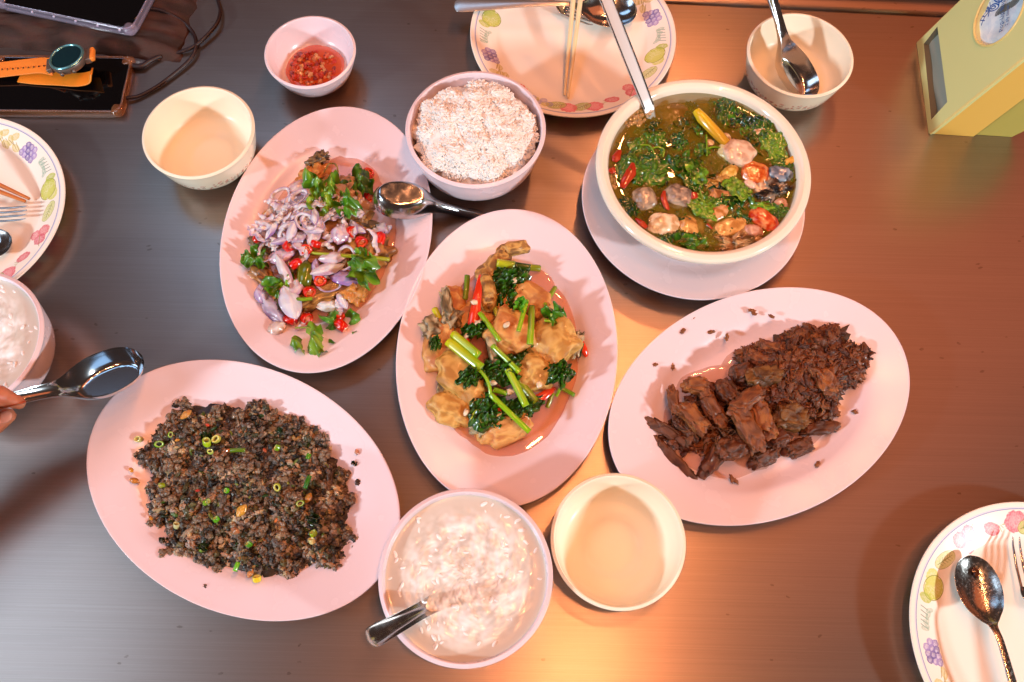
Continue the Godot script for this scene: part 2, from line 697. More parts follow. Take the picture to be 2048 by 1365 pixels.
func brushed_tone() -> ImageTexture:
	# faint darker and lighter polishing streaks, and some dull spots
	var im := Image.create(1024, 1024, false, Image.FORMAT_RGB8)
	im.fill(Color(0.93, 0.92, 0.91))
	var r := RandomNumberGenerator.new()
	r.seed = 98
	for k in 4200:
		var v := 0.93 + r.randf_range(-0.03, 0.03)
		im.fill_rect(Rect2i(r.randi_range(-300, 1000), r.randi_range(0, 1023), r.randi_range(80, 520), 1), Color(v, v * 0.995, v * 0.985))
	for k in 90:
		daub(im, Vector2(r.randf() * 1024.0, r.randf() * 1024.0), r.randf_range(1.5, 4.0), r.randf_range(1.0, 2.5), r.randf() * 3.0, Color(0.55, 0.5, 0.46), 0.4, k)
	return ImageTexture.create_from_image(im)


# ---------------------------------------------------------------- crockery

func oval_profile(th := 0.0032) -> Array:
	var top := [Vector2(0.0, 0.0052), Vector2(0.30, 0.0052), Vector2(0.52, 0.0056), Vector2(0.60, 0.0068), Vector2(0.67, 0.0105), Vector2(0.74, 0.0150), Vector2(0.84, 0.0190), Vector2(0.94, 0.0225), Vector2(0.985, 0.0242), Vector2(0.998, 0.0243)]
	var under := [Vector2(1.0, 0.0234), Vector2(0.993, 0.0220), Vector2(0.94, 0.0200), Vector2(0.84, 0.0160), Vector2(0.74, 0.0118), Vector2(0.66, 0.0070), Vector2(0.60, 0.0035), Vector2(0.58, 0.0005), Vector2(0.55, 0.0005), Vector2(0.53, 0.0022), Vector2(0.0, 0.0022)]
	return spline(top, 4) + spline(under, 3)


func bowl_profile(r: float, h: float, base: float, lip: float, belly := 0.5) -> Array:
	# inside from the centre up to the lip, then down the outside to the foot ring
	var inside := [Vector2(0.0, 0.0075), Vector2(base * 0.75, 0.0080), Vector2(base * 1.12, 0.0125), Vector2(lerpf(base, r, belly), h * 0.34), Vector2(lerpf(base, r, 0.5 + belly * 0.5), h * 0.66), Vector2(r - lip * 1.15, h - lip * 0.35), Vector2(r - lip * 0.55, h)]
	var outside := [Vector2(r - lip * 0.12, h - lip * 0.15), Vector2(r, h - lip * 0.55), Vector2(r - lip * 0.35, h - lip * 1.6), Vector2(lerpf(base, r, 0.5 + belly * 0.5) + lip * 0.75, h * 0.62), Vector2(lerpf(base, r, belly) + lip * 0.8, h * 0.30), Vector2(base * 1.10, 0.0075), Vector2(base * 1.0, 0.0050), Vector2(base, 0.0004), Vector2(base * 0.90, 0.0004), Vector2(base * 0.86, 0.0035), Vector2(0.0, 0.0036)]
	return spline(inside, 5) + spline(outside, 4)


var print_scale := 1.0


func fruit_picture() -> ImageTexture:
	# the printed border of the dinner plates: fruit and leaves in watercolour, and a thin blue line
	var n := 1024
	var im := Image.create(n, n, false, Image.FORMAT_RGB8)
	im.fill(Color("f4ecdf"))
	for cycle in 2:
		for k in 11:
			var a := TAU * (cycle * 11 + k) / 22.0
			var c := Vector2(512, 512) + Vector2(cos(a), sin(a)) * 436.0
			print_scale = 1.3
			c -= Vector2(cos(a), sin(a)) * 8.0
			var out := Vector2(cos(a), sin(a)) * 1.3
			var tan_ := Vector2(-sin(a), cos(a)) * 1.3
			match k:
				0: # round red fruit
					daub(im, c, 44, 38, a, Color("e8604c"), 0.85, 11)
					daub(im, c + out * 8 - tan_ * 10, 20, 15, a, Color("f08a70"), 0.5, 12)
				1: # vine
					for q in 6:
						daub(im, c + tan_ * (q * 15 - 40) + out * (sin(q * 2.1) * 20), 19, 12, a + q, Color("c9b560"), 0.55, 20 + q)
						stroke(im, c + tan_ * (q * 15 - 45), c + tan_ * (q * 15 - 20) - out * (18 + 8 * sin(q * 1.7)), Color("9a8450"), 1.3)
				2: # grapes
					for q in 11:
						var g := Vector2((q % 4) * 17 - 26 + (q / 4) * 6, (q / 4) * 17 - 18)
						daub(im, c + tan_ * g.x + out * g.y, 13, 12, a, Color(["8a78b0", "a08cc4", "6d5f9a"][q % 3]), 0.75, 40 + q)
						daub(im, c + tan_ * (g.x - 3) + out * (g.y + 3), 4, 4, a, Color("d8cfe8"), 0.6, 3)
				3: # blue green leaves
					for q in 5:
						var s := c + tan_ * (q * 13 - 28)
						stroke(im, s, s + out * 26 + tan_ * 10, Color("7d9a8c"), 1.6)
						daub(im, s + out * (10 - q * 4), 16, 7, a + 0.7 * q, Color("9cb8a4"), 0.55, 60 + q)
				4: # pear
					daub(im, c - out * 6, 34, 40, a + 0.5, Color("c4ca58"), 0.85, 71)
					daub(im, c + tan_ * 26 + out * 8, 24, 26, a, Color("d2d470"), 0.8, 72)
					stroke_ring(im, c - out * 6, 33, 39, a + 0.5, Color("8a9038"), 1.4)
					daub(im, c - tan_ * 40 + out * 12, 22, 14, a, Color("a8b84c"), 0.7, 73)
				5: # pale leaf
					leaf_daub(im, c, 40, 21, a + 1.9, Color("cfd48c"), Color("8f9850"))
					daub(im, c + tan_ * 26 - out * 14, 14, 9, a, Color("e0d8a0"), 0.5, 78)
				6: # cherries
					daub(im, c - tan_ * 18 + out * 8, 25, 24, a, Color("e07078"), 0.8, 81)
					daub(im, c + tan_ * 18 + out * 10, 26, 24, a, Color("d86474"), 0.8, 82)
					daub(im, c + tan_ * 2 - out * 22, 22, 21, a, Color("e47c84"), 0.8, 83)
					stroke(im, c, c + tan_ * 46 + out * 26, Color("a8905c"), 1.5)
				7: # single plum
					daub(im, c - out * 4, 19, 28, a + 0.5, Color("dd6e76"), 0.85, 85)
					for q in 4:
						stroke(im, c + tan_ * (24 + q * 5), c + tan_ * (30 + q * 7) - out * (20 - q * 9), Color("b0a068"), 1.2)
				8, 9: # strawberry and leaf
					daub(im, c - tan_ * 18 + out * 6, 32, 36, a, Color("e8707c"), 0.82, 90 + k)
					daub(im, c - tan_ * 26 + out * 14, 15, 13, a, Color("f2a0a4"), 0.5, 91)
					leaf_daub(im, c + tan_ * 26 - out * 2, 38, 24, a + 1.2, Color("c2c878"), Color("7f8c46"))
				10: # little lilac and yellow berries
					for q in 7:
						daub(im, c + tan_ * (q * 14 - 42) + out * (12 * sin(q * 2.4)), 17, 15, a, Color(["a8a0cc", "d4c868", "b8b0d8"][q % 3]), 0.7, 100 + q)
	print_scale = 1.0
	for y in n:
		for x in n:
			var r := Vector2(x - 511.5, y - 511.5).length()
			if absf(r - 483.0) < 1.8:
				var a2 := atan2(y - 511.5, x - 511.5)
				im.set_pixel(x, y, im.get_pixel(x, y).lerp(Color("6f80b8"), 0.75))
			elif r > 484.0 and r < 490.0:
				im.set_pixel(x, y, im.get_pixel(x, y).lerp(Color("c4c8e6"), 0.55))
	return ImageTexture.create_from_image(im)


func daub(im: Image, c: Vector2, rx: float, ry: float, rot: float, col: Color, alpha: float, seed_in: int) -> void:
	rx *= print_scale
	ry *= print_scale
	noise.seed = seed_in
	noise.frequency = 0.06
	var m := int(maxf(rx, ry)) + 3
	var cs := cos(-rot)
	var sn := sin(-rot)
	for y in range(maxi(0, int(c.y) - m), mini(im.get_height(), int(c.y) + m)):
		for x in range(maxi(0, int(c.x) - m), mini(im.get_width(), int(c.x) + m)):
			var d := Vector2(x, y) - c
			var q := Vector2((d.x * cs - d.y * sn) / rx, (d.x * sn + d.y * cs) / ry)
			var r := q.length() + 0.10 * noise.get_noise_2d(x, y)
			if r < 1.0:
				var k := alpha * smoothstep(1.0, 0.90, r) * (0.72 + 0.35 * smoothstep(0.3, 1.0, r) + 0.3 * noise.get_noise_2d(x * 1.7, y * 1.7))
				im.set_pixel(x, y, im.get_pixel(x, y).lerp(col, clampf(k, 0.0, 1.0)))


func stroke(im: Image, a: Vector2, b: Vector2, col: Color, w: float) -> void:
	var steps := int(a.distance_to(b)) + 1
	for s in steps:
		var p := a.lerp(b, s / float(steps))
		for y in range(int(p.y - w), int(p.y + w) + 1):
			for x in range(int(p.x - w), int(p.x + w) + 1):
				if x >= 0 and y >= 0 and x < im.get_width() and y < im.get_height():
					var k := clampf(w + 0.5 - Vector2(x, y).distance_to(p), 0.0, 1.0)
					im.set_pixel(x, y, im.get_pixel(x, y).lerp(col, k * 0.7))


func stroke_ring(im: Image, c: Vector2, rx: float, ry: float, rot: float, col: Color, w: float) -> void:
	rx *= print_scale
	ry *= print_scale
	for k in 28:
		var a := TAU * k / 28.0
		var b := TAU * (k + 1) / 28.0
		stroke(im, c + Vector2(cos(a) * rx, sin(a) * ry).rotated(rot), c + Vector2(cos(b) * rx, sin(b) * ry).rotated(rot), col, w)


func leaf_daub(im: Image, c: Vector2, l: float, w: float, rot: float, col: Color, vein: Color) -> void:
	daub(im, c, l, w, rot, col, 0.85, 5)
	stroke(im, c - Vector2(l, 0).rotated(rot), c + Vector2(l, 0).rotated(rot), vein, 1.5)
	for k in 5:
		var s := c + Vector2(l * (k * 0.34 - 0.75), 0).rotated(rot)
		stroke(im, s, s + Vector2(12, w * 0.7).rotated(rot), vein, 1.0)
		stroke(im, s, s + Vector2(12, -w * 0.7).rotated(rot), vein, 1.0)
	stroke_ring(im, c, l, w, rot, vein, 1.0)


func sprig_picture() -> ImageTexture:
	# faint red and grey sprigs printed round the outside of the tea bowls
	var im := Image.create(1024, 256, false, Image.FORMAT_RGB8)
	im.fill(Color("f6ecd2"))
	var r := RandomNumberGenerator.new()
	r.seed = 12
	for k in 26:
		var c := Vector2(20 + k * 39, 128 + r.randf_range(-26, 26))
		for q in 5:
			daub(im, c + Vector2(r.randf_range(-15, 15), r.randf_range(-24, 24)), r.randf_range(6, 12), r.randf_range(5, 9), r.randf() * 3.0, Color(["d88a78", "c8907c", "a8a898", "d0685c"][q % 4]), 0.62, k * 7 + q)
		stroke(im, c + Vector2(-17, 18), c + Vector2(15, -20), Color("b09c88"), 1.2)
		stroke(im, c + Vector2(-4, 2), c + Vector2(16, 10), Color("b09c88"), 1.1)
	return ImageTexture.create_from_image(im)


func dishes() -> void:
	var pink := mat("e8d6dc", 0.16)
	var wear := noise_tex(0.01, 41, 512, [[0.0, "303030"], [0.6, "404040"], [1.0, "5c5c5c"]])
	pink.roughness = 1.0
	pink.roughness_texture = wear
	pink.uv1_triplanar = true
	pink.uv1_scale = Vector3(4, 4, 4)
	var oval := lathe(oval_profile(), 128, 0.162, 0.112)
	for d in [
			["pale pink oval plate holding fried fish under sliced shallots", Vector3(-0.2009, 0, -0.4312), 92.9],
			["pale pink oval plate holding fried fish with celery, in the middle of the table", Vector3(-0.0047, 0, -0.3011), 92.7],
			["pale pink oval plate holding dark shredded beef", Vector3(0.2483, 0, -0.2516), 152.2],
			["pale pink oval plate holding dark minced meat with spring onion", Vector3(-0.2539, 0, -0.1576), 26.8]]:
		single("oval_plate", oval, pink, d[0], "plate", d[1], Basis(Vector3.UP, -deg_to_rad(d[2])), "pink oval serving plates")

	var saucer_profile := []
	for q: Vector2 in oval_profile():
		saucer_profile.append(Vector2(q.x * 0.1223, q.y * 0.9))
	single("saucer", lathe(saucer_profile, 128), pink, "round pale pink plate under the soup bowl", "plate", Vector3(0.1956, 0, -0.4826))

	# bowls
	var rice_bowl := lathe(bowl_profile(0.0757, 0.065, 0.034, 0.0042, 0.62), 96)
	single("rice_bowl", rice_bowl, pink, "pale pink bowl heaped with steamed white rice", "bowl", Vector3(-0.0442, 0, -0.5387), Basis(), "pink bowls")
	single("rice_bowl", rice_bowl, pink, "pale pink bowl of congee with a spoon handle sticking out", "bowl", Vector3(-0.0357, 0, -0.0734), Basis(), "pink bowls")
	single("rice_bowl", rice_bowl, pink, "pale pink bowl of congee cut off by the edge, beside the hand", "bowl", Vector3(-0.5267, 0, -0.2796), Basis(), "pink bowls")
	single("sauce_bowl", lathe(bowl_profile(0.0525, 0.045, 0.021, 0.0032, 0.52), 80), pink, "small pale pink bowl with red chilli sauce", "bowl", Vector3(-0.2395, 0, -0.6534))

	var cream := mat("ffffff", 0.12)
	cream.albedo_texture = sprig_picture()
	cream.uv1_scale = Vector3(1, 24.0, 1)
	cream.uv1_offset = Vector3(0, -0.15, 0)
	var ivory := mat("f4ead2", 0.26, 0.0, 0.32)
	var prof := bowl_profile(0.0605, 0.055, 0.027, 0.0032, 0.60)
	var half := 31
	for d in [
			["empty cream bowl with faint red sprigs, between the phones and the shallot fish", Vector3(-0.3451, 0, -0.533), 0.4],
			["empty cream bowl between the congee and the beef plate", Vector3(0.0988, 0, -0.1075), 1.9],
			["white bowl with sprigs holding a dark metal soup spoon", Vector3(0.3214, 0, -0.6559), 3.1]]:
		var b := thing("tea_bowl", d[0], "bowl", d[1], Basis(Vector3.UP, d[2]), "cream tea bowls")
		part("bowl_inside", shell_mesh(prof, 0, half + 8), ivory, b)
		part("printed_outside", shell_mesh(prof, half + 7, prof.size()), cream, b)

	var white := mat("f2e9d6", 0.12)
	white.clearcoat_enabled = true
	white.clearcoat = 0.4
	white.clearcoat_roughness = 0.04
	single("soup_bowl", soup_bowl_mesh(), white, "large white bowl of herb and mushroom soup on a pink saucer", "bowl", Vector3(0.1930, 0.0052, -0.4834))

	# printed dinner plates
	var printed := mat("ffffff", 0.3, 0.0, 0.32)
	printed.albedo_texture = fruit_picture()
	var dp := []
	var top := [Vector2(0.0, 0.0048), Vector2(0.5, 0.0048), Vector2(0.70, 0.0056), Vector2(0.77, 0.0085), Vector2(0.85, 0.0135), Vector2(0.94, 0.0185), Vector2(0.985, 0.0202), Vector2(0.998, 0.0202)]
	var under := [Vector2(1.0, 0.0192), Vector2(0.99, 0.0178), Vector2(0.94, 0.0158), Vector2(0.85, 0.0105), Vector2(0.77, 0.0052), Vector2(0.70, 0.0022), Vector2(0.67, 0.0004), Vector2(0.63, 0.0004), Vector2(0.61, 0.0020), Vector2(0.0, 0.0020)]
	for q: Vector2 in spline(top, 5) + spline(under, 3):
		dp.append(Vector2(q.x * 0.124, q.y))
	var plate := lathe(dp, 128, 1.0, 1.0, 0.1245)
	for d in [
			["white plate with a printed fruit border, holding chopsticks and a spoon, behind the rice", Vector3(0.0654, 0, -0.7124), 161.6],
			["white plate with a printed fruit border, holding a fork, below the phones", Vector3(-0.6151, 0, -0.4486), -52.1],
			["white fruit bordered plate with a greasy spoon and a fork, beyond the beef", Vector3(0.4884, 0, -0.0326), 172.5]]:
		# the grapes of the print stand at this bearing
		single("dinner_plate", plate, printed, d[0], "plate", d[1], Basis(Vector3.UP, -deg_to_rad(d[2] - 32.7)), "fruit bordered dinner plates")


func shell_mesh(prof: Array, from: int, to: int) -> ArrayMesh:
	# one side of a bowl, its normals pointing away from the clay; the print runs once round the outside
	var segs := 96
	var nu := segs + 1
	var p := PackedVector3Array()
	var uv := PackedVector2Array()
	var cut := prof.slice(from, to)
	for q: Vector2 in cut:
		for i in nu:
			var a := TAU * (i % segs) / segs
			p.append(Vector3(cos(a) * q.x, q.y, sin(a) * q.x))
			uv.append(Vector2(i / float(segs) * 2.0, clampf(q.y, 0.013, 0.047)))
	var m := grid(p, nu, cut.size(), "keep", true, false, PackedColorArray(), uv)
	return m


func soup_bowl_mesh() -> ArrayMesh:
	var inside := [Vector2(0.0, 0.009), Vector2(0.04, 0.0095), Vector2(0.066, 0.020), Vector2(0.085, 0.042), Vector2(0.094, 0.060), Vector2(0.0965, 0.070), Vector2(0.0990, 0.0775), Vector2(0.104, 0.0802)]
	var outside := [Vector2(0.1085, 0.0795), Vector2(0.1108, 0.0765), Vector2(0.1098, 0.0710), Vector2(0.1050, 0.0640), Vector2(0.1005, 0.0560), Vector2(0.0900, 0.0350), Vector2(0.0700, 0.0150), Vector2(0.0540, 0.0080), Vector2(0.0500, 0.0004), Vector2(0.0460, 0.0004), Vector2(0.0440, 0.0050), Vector2(0.0, 0.0055)]
	return lathe(spline(inside, 5) + spline(outside, 5), 160, 1.0, 1.0, 0.0, 0.045)


# ---------------------------------------------------------------- food

func shallot_fish() -> void:
	var plate_at := Vector3(-0.2009, 0, -0.4312)
	var wet := grain(vmat(0.34, 0.25), 45.0, 0.5, noise_tex(0.06, 81, 256, [], true, 6.0))
	var leafy := vmat(0.32, 0.3)
	leafy.backlight_enabled = true
	leafy.backlight = Color(0.25, 0.3, 0.05)
	single("fish_sauce_puddle", film_mesh(0.105, 0.071, 5, 0.06), film("e48040", 0.36), "thin orange fish sauce pooled under the shallot fish", "sauce", Vector3(-0.2009, 0.0082, -0.4312), Basis(Vector3.UP, -deg_to_rad(94)))

	var brown := [lin("5a3a1c"), lin("9a642c"), lin("c08a44"), lin("7a4a20")]
	var tan := [lin("8d6a48"), lin("c09468"), lin("a97f58")]
	var dark := [lin("3a2c1c"), lin("6a5030"), lin("8c6c3c")]
	var gold := [lin("a8662c"), lin("d89a4c"), lin("c07c38")]
	# [name, centre, length, width, height, yaw in degrees, colours, seed, label]
	for d in [
			["whole_fish", Vector3(-0.2055, 0.0130, -0.4322), 0.118, 0.074, 0.026, 75, brown, 3, "large fried fish body buried under the shallot heap"],
			["fish_piece", Vector3(-0.1841, 0.0210, -0.4686), 0.062, 0.042, 0.020, 118, tan, 4, "tan fried fish piece with rough flesh beside the upside-down spoon"],
			["fish_skin", Vector3(-0.1765, 0.0170, -0.4492), 0.052, 0.016, 0.014, 165, dark, 5, "olive ridged fish skin along the edge of the tan piece"],
			["fish_tail", Vector3(-0.2221, 0.0180, -0.5257), 0.026, 0.013, 0.009, 35, dark, 6, "dark scaly fish tail tip above the coriander"],
			["fish_piece", Vector3(-0.2633, 0.0150, -0.4557), 0.030, 0.018, 0.014, 60, gold, 7, "small golden fish piece peeping out beside the shallots"],
			["fish_skin", Vector3(-0.2735, 0.0130, -0.4170), 0.030, 0.014, 0.012, 150, dark, 8, "dark curled fish skin nearest the cream bowl"],
			["fish_piece", Vector3(-0.2646, 0.0130, -0.3789), 0.042, 0.016, 0.014, 150, brown, 9, "narrow brown fish strip pointing at the plate rim"],
			["fish_piece", Vector3(-0.2437, 0.0140, -0.3579), 0.048, 0.022, 0.017, 160, brown, 10, "brown fish piece under the white shallot ring"],
			["fish_piece", Vector3(-0.2030, 0.0140, -0.3601), 0.078, 0.026, 0.018, 22, brown, 11, "long brown fish strip running below the green chilli"],
			["fish_piece", Vector3(-0.1676, 0.0150, -0.3662), 0.030, 0.026, 0.020, 80, gold, 12, "golden squarish fish end near the puddle"],
			["fish_piece", Vector3(-0.1517, 0.0140, -0.4074), 0.048, 0.030, 0.018, 30, brown, 13, "brown fish piece under the yellow stalk"],
			["fish_skin", Vector3(-0.2406, 0.0160, -0.3490), 0.026, 0.020, 0.012, 70, dark, 14, "blackened fish skin flap below the white ring"],
			["fish_piece", Vector3(-0.2269, 0.0140, -0.5059), 0.036, 0.022, 0.016, 40, gold, 15, "orange-brown fish piece under the coriander sprig"]]:
		single(d[0], blob(3, d[7], Vector3(d[2], d[4], d[3]) * 0.5, 0.26, 1.6, d[6], {"square": 0.85, "fine": 0.07, "fine_freq": 4.5}), wet, d[8], "fried fish", d[1], turn(deg_to_rad(d[5])))

	# shallots: whole scales first, then cut slices
	var raw := vmat(0.22, 0.25, 0.25)
	raw.backlight_enabled = true
	raw.backlight = Color(0.3, 0.24, 0.26)
	var purple := lin("a05590")
	var violet := lin("8250a0")
	var rose := lin("c58aa4")
	var white := lin("efe2e2")
	for d in [
			[Vector3(-0.2338, 0.0280, -0.4819), 0.038, 0.024, 20, rose, lin("d8b4ac"), "pale pinkish shallot scale just below the coriander sprig"],
			[Vector3(-0.2178, 0.0320, -0.4444), 0.042, 0.022, 128, rose, lin("e0b4a8"), "broad smooth pink shallot scale in the middle of the heap"],
			[Vector3(-0.2433, 0.0310, -0.4321), 0.034, 0.020, 70, purple, lin("d8a8c0"), "magenta veined shallot scale standing on the heap"],
			[Vector3(-0.2334, 0.0300, -0.4184), 0.058, 0.018, 22, violet, lin("d6bfd4"), "long lilac shallot scale with a pointed end"],
			[Vector3(-0.2458, 0.0260, -0.3988), 0.038, 0.024, 15, purple, lin("ddb8c8"), "pink shallot quarter beside the torn coriander"],
			[Vector3(-0.1942, 0.0300, -0.3827), 0.044, 0.020, 24, rose, white, "white shallot wedge with purple rim under the yellow stalk"],
			[Vector3(-0.1901, 0.0310, -0.3952), 0.036, 0.018, 8, rose, white, "pale shallot wedge crossing under the yellow stalk"],
			[Vector3(-0.1773, 0.0240, -0.3751), 0.040, 0.024, 168, lin("7a3fa0"), lin("9a62b4"), "deep violet shallot outer scale with a seed stuck on it"],
			[Vector3(-0.2071, 0.0280, -0.3822), 0.032, 0.014, 96, violet, lin("b890c8"), "narrow violet shallot scale beside the green chilli"],
			[Vector3(-0.1845, 0.0330, -0.4228), 0.030, 0.026, 80, purple, lin("e6c4cc"), "round pink shallot cap with a red seed mark"],
			[Vector3(-0.2619, 0.0200, -0.3570), 0.030, 0.022, 110, violet, lin("c9a0c0"), "pink shallot lump at the plate's bare edge"],
			[Vector3(-0.2495, 0.0180, -0.3411), 0.050, 0.024, 128, violet, lin("dcc8dc"), "hollow lilac shallot half lying open near the rim"],
			[Vector3(-0.2292, 0.0280, -0.3444), 0.046, 0.030, 115, lin("b79ac0"), lin("ece6ea"), "white oval shallot ring with a dark hole"],
			[Vector3(-0.1930, 0.0150, -0.3472), 0.032, 0.018, 10, lin("d8d0d0"), lin("e6e2dc"), "translucent white shallot scale on the bare plate"],
			[Vector3(-0.2387, 0.0270, -0.3773), 0.058, 0.016, 118, rose, white, "long white shallot stick leaning on the coriander"],
			[Vector3(-0.2425, 0.0185, -0.3196), 0.024, 0.020, 30, lin("e8b8a8"), lin("f0d8cc"), "thin white onion ring alone on the bare pink plate"],
			[Vector3(-0.2267, 0.0260, -0.3625), 0.036, 0.026, 60, rose, lin("e2c0bc"), "pale shallot base piece above the white ring"],
			[Vector3(-0.2117, 0.0330, -0.4197), 0.032, 0.018, 70, rose, lin("ecd2c4"), "cream shallot heart in the middle of the heap"]]:
		var seed_p: int = int(d[1] * 90000.0) % 97
		single("shallot_scale", petal(d[1] * 0.85, d[2] * 0.76, 0.0045, 0.0011, d[4], d[5].lerp(lin("f0e4e4"), 0.35), seed_p), raw, d[6], "shallot", on_oval(d[0], plate_at, 92.9, 0.002), turn(deg_to_rad(d[3]), rng.randf_range(-0.2, 0.2), rng.randf_range(-0.3, 0.3)), "shallot pieces on the fish")
	var marks := [[Vector3(-0.2409, 0.0000, -0.5027), "the coriander sprig"], [Vector3(-0.2254, 0.0000, -0.3910), "the green chilli"], [Vector3(-0.1787, 0.0000, -0.4122), "the yellow stalk"], [Vector3(-0.2376, 0.0000, -0.3569), "the white onion ring"], [Vector3(-0.1925, 0.0000, -0.4410), "the round pink cap"], [Vector3(-0.2607, 0.0000, -0.4569), "the heap's edge facing the cream bowl"], [Vector3(-0.1483, 0.0000, -0.4408), "the plate's outer rim"], [Vector3(-0.2199, 0.0000, -0.4390), "the middle of the heap"], [Vector3(-0.1905, 0.0000, -0.4779), "the tan fish piece"], [Vector3(-0.1882, 0.0000, -0.3436), "the lowest coriander leaves"], [Vector3(-0.2719, 0.0000, -0.3947), "the dark fish skin"]]
	var slice_meshes := []
	var tones := []
	for k in 16:
		var broad := k % 4 == 0
		slice_meshes.append(crescent(rng.randf_range(0.013, 0.021), rng.randf_range(0.0088, 0.0115) if broad else rng.randf_range(0.0058, 0.0082), 0.0010, rng.randf_range(1.0, 1.7), rng.randf_range(-0.15, 0.3), [purple, violet, rose, lin("b27aa8")][k % 4], [white, lin("ead8dc"), lin("ecdccf")][k % 3], rng.randf_range(0.8, 1.3), k + 3))
		tones.append((["magenta edged", "violet edged", "rose edged", "lilac edged"][k % 4]) + (" broad" if broad else " narrow"))
	for k in 2:
		slice_meshes.append(crescent(0.0085, 0.004, 0.0016, TAU, 0.7, violet, white, 1.5, 40 + k))
		tones.append("closed oval")
	for k in 3:
		slice_meshes.append(petal(rng.randf_range(0.020, 0.028), rng.randf_range(0.007, 0.011), 0.003, 0.0011, [rose, violet, lin("c9a4c0")][k % 3], white, 60 + k))
		tones.append(["pink scale-like", "violet scale-like", "pale scale-like"][k % 3])
	var heap := Vector3(-0.2199, 0.0000, -0.4390)
	var spots := []
	for k in 86:
		var a := rng.randf() * TAU
		var r := sqrt(rng.randf())
		var q := Vector2(cos(a) * r * 0.060, sin(a) * r * 0.041).rotated(-0.35)
		spots.append(Vector3(heap.x + q.x, 0.022 + 0.017 * exp(-r * r * 1.4) + rng.randf_range(-0.001, 0.003), heap.z + q.y))
	spots.append_array([Vector3(-0.1418, 0.0180, -0.4458), Vector3(-0.1499, 0.0190, -0.4413), Vector3(-0.1542, 0.0260, -0.4142), Vector3(-0.1661, 0.0280, -0.4212), Vector3(-0.1862, 0.0160, -0.3435), Vector3(-0.1784, 0.0180, -0.3530), Vector3(-0.2408, 0.0180, -0.3345), Vector3(-0.2217, 0.0140, -0.3310), Vector3(-0.1950, 0.0240, -0.3636), Vector3(-0.1722, 0.0280, -0.3948)])
	for k in spots.size():
		var kind := rng.randi() % slice_meshes.size()
		single("shallot_slice", slice_meshes[kind], raw, "%s shallot slice beside %s" % [tones[kind], beside(spots[k], marks)], "shallot", on_oval(spots[k], plate_at, 92.9, 0.002), turn(rng.randf() * TAU, rng.randf_range(-0.3, 0.3), rng.randf_range(-0.3, 0.3)), "loose shallot slices")

	# chillies
	var red := vmat(0.14, 0.8)
	var ring_mesh := chilli_ring(0.0066, 0.0076)
	var core_mesh := blob(2, 3, Vector3(0.0040, 0.0024, 0.0037), 0.18, 1.6, [lin("c04818"), lin("e08c50"), lin("d86830")])
	for d in [
			[Vector3(-0.1657, 0.0120, -0.5120), 10, 12, "red chilli ring alone on the plate above the spoon"],
			[Vector3(-0.1613, 0.0130, -0.4817), 40, 70, "red chilli ring against the tip of the upside-down spoon"],
			[Vector3(-0.1733, 0.0300, -0.4277), 60, 60, "red chilli ring beside the round pink shallot cap"],
			[Vector3(-0.2378, 0.0310, -0.4082), 100, 50, "red chilli ring over the lilac shallot scale"],
			[Vector3(-0.2188, 0.0310, -0.4039), 15, 25, "open red chilli ring with orange inside, mid heap"],
			[Vector3(-0.2104, 0.0300, -0.4118), 160, 65, "red chilli ring beside the cream shallot heart"],
			[Vector3(-0.1459, 0.0200, -0.4267), 80, 55, "red chilli ring next to the curved slices by the rim"],
			[Vector3(-0.1632, 0.0250, -0.4181), 30, 65, "red chilli ring half hidden by a lilac slice"],
			[Vector3(-0.2762, 0.0160, -0.4238), 130, 60, "red chilli ring at the heap's edge facing the cream bowl"],
			[Vector3(-0.2016, 0.0260, -0.3706), 10, 30, "red chilli ring below the green chilli"],
			[Vector3(-0.2116, 0.0260, -0.3571), 40, 62, "red chilli piece beside the short green stem"],
			[Vector3(-0.2287, 0.0130, -0.3313), 170, 70, "first red chilli ring beside the bare onion ring"],
			[Vector3(-0.2143, 0.0130, -0.3327), 60, 60, "red chilli ring beside the two coriander leaves"],
			[Vector3(-0.1814, 0.0130, -0.3369), 120, 45, "red chilli ring above the last coriander leaf"]]:
		var c := thing("chilli_ring", d[3], "chilli", on_oval(d[0], plate_at, 92.9, 0.005), turn(deg_to_rad(d[1]), 0, deg_to_rad(d[2])), "red chilli pieces on the shallot fish")
		part("flesh", ring_mesh, red, c)
		part("core", core_mesh, wet, c)
	for d in [
			[Vector3(-0.2327, 0.0290, -0.3840), Vector3(-0.2242, 0.0290, -0.3919), 0.0052, "red chilli stub leaning between shallot sticks"],
			[Vector3(-0.1460, 0.0180, -0.4175), Vector3(-0.1430, 0.0200, -0.4310), 0.0058, "thick red chilli stub nearest the plate's outer rim"],
			[Vector3(-0.1820, 0.0110, -0.3287), Vector3(-0.1718, 0.0110, -0.3199), 0.0056, "cut red chilli stub at the end of the coriander leaf"],
			[Vector3(-0.2361, 0.0110, -0.3319), Vector3(-0.2251, 0.0110, -0.3277), 0.0050, "flat red chilli stub beside the bare onion ring"]]:
		var c := thing("chilli_stub", d[3], "chilli", on_oval((d[0] + d[1]) / 2.0, plate_at, 92.9, 0.005), along(d[0], d[1]), "red chilli pieces on the shallot fish")
		var l: float = d[0].distance_to(d[1])
		part("flesh", tube([Vector3(-l / 2, 0, 0), Vector3(-l * 0.2, 0.0006, 0), Vector3(l * 0.2, 0.0006, 0), Vector3(l / 2, 0, 0)], [d[2] * 0.9, d[2], d[2], d[2] * 0.85], 14, 0.85, [lin("c01408"), lin("d81c0c"), lin("d41a0c"), lin("c81a10")]), red, c)
		part("cut_end", blob(2, 9, Vector3(0.0009, d[2] * 0.68, d[2] * 0.72), 0.08, 1.5, [lin("e88860"), lin("f0b088")]), wet, c, Vector3(l / 2, 0, 0))
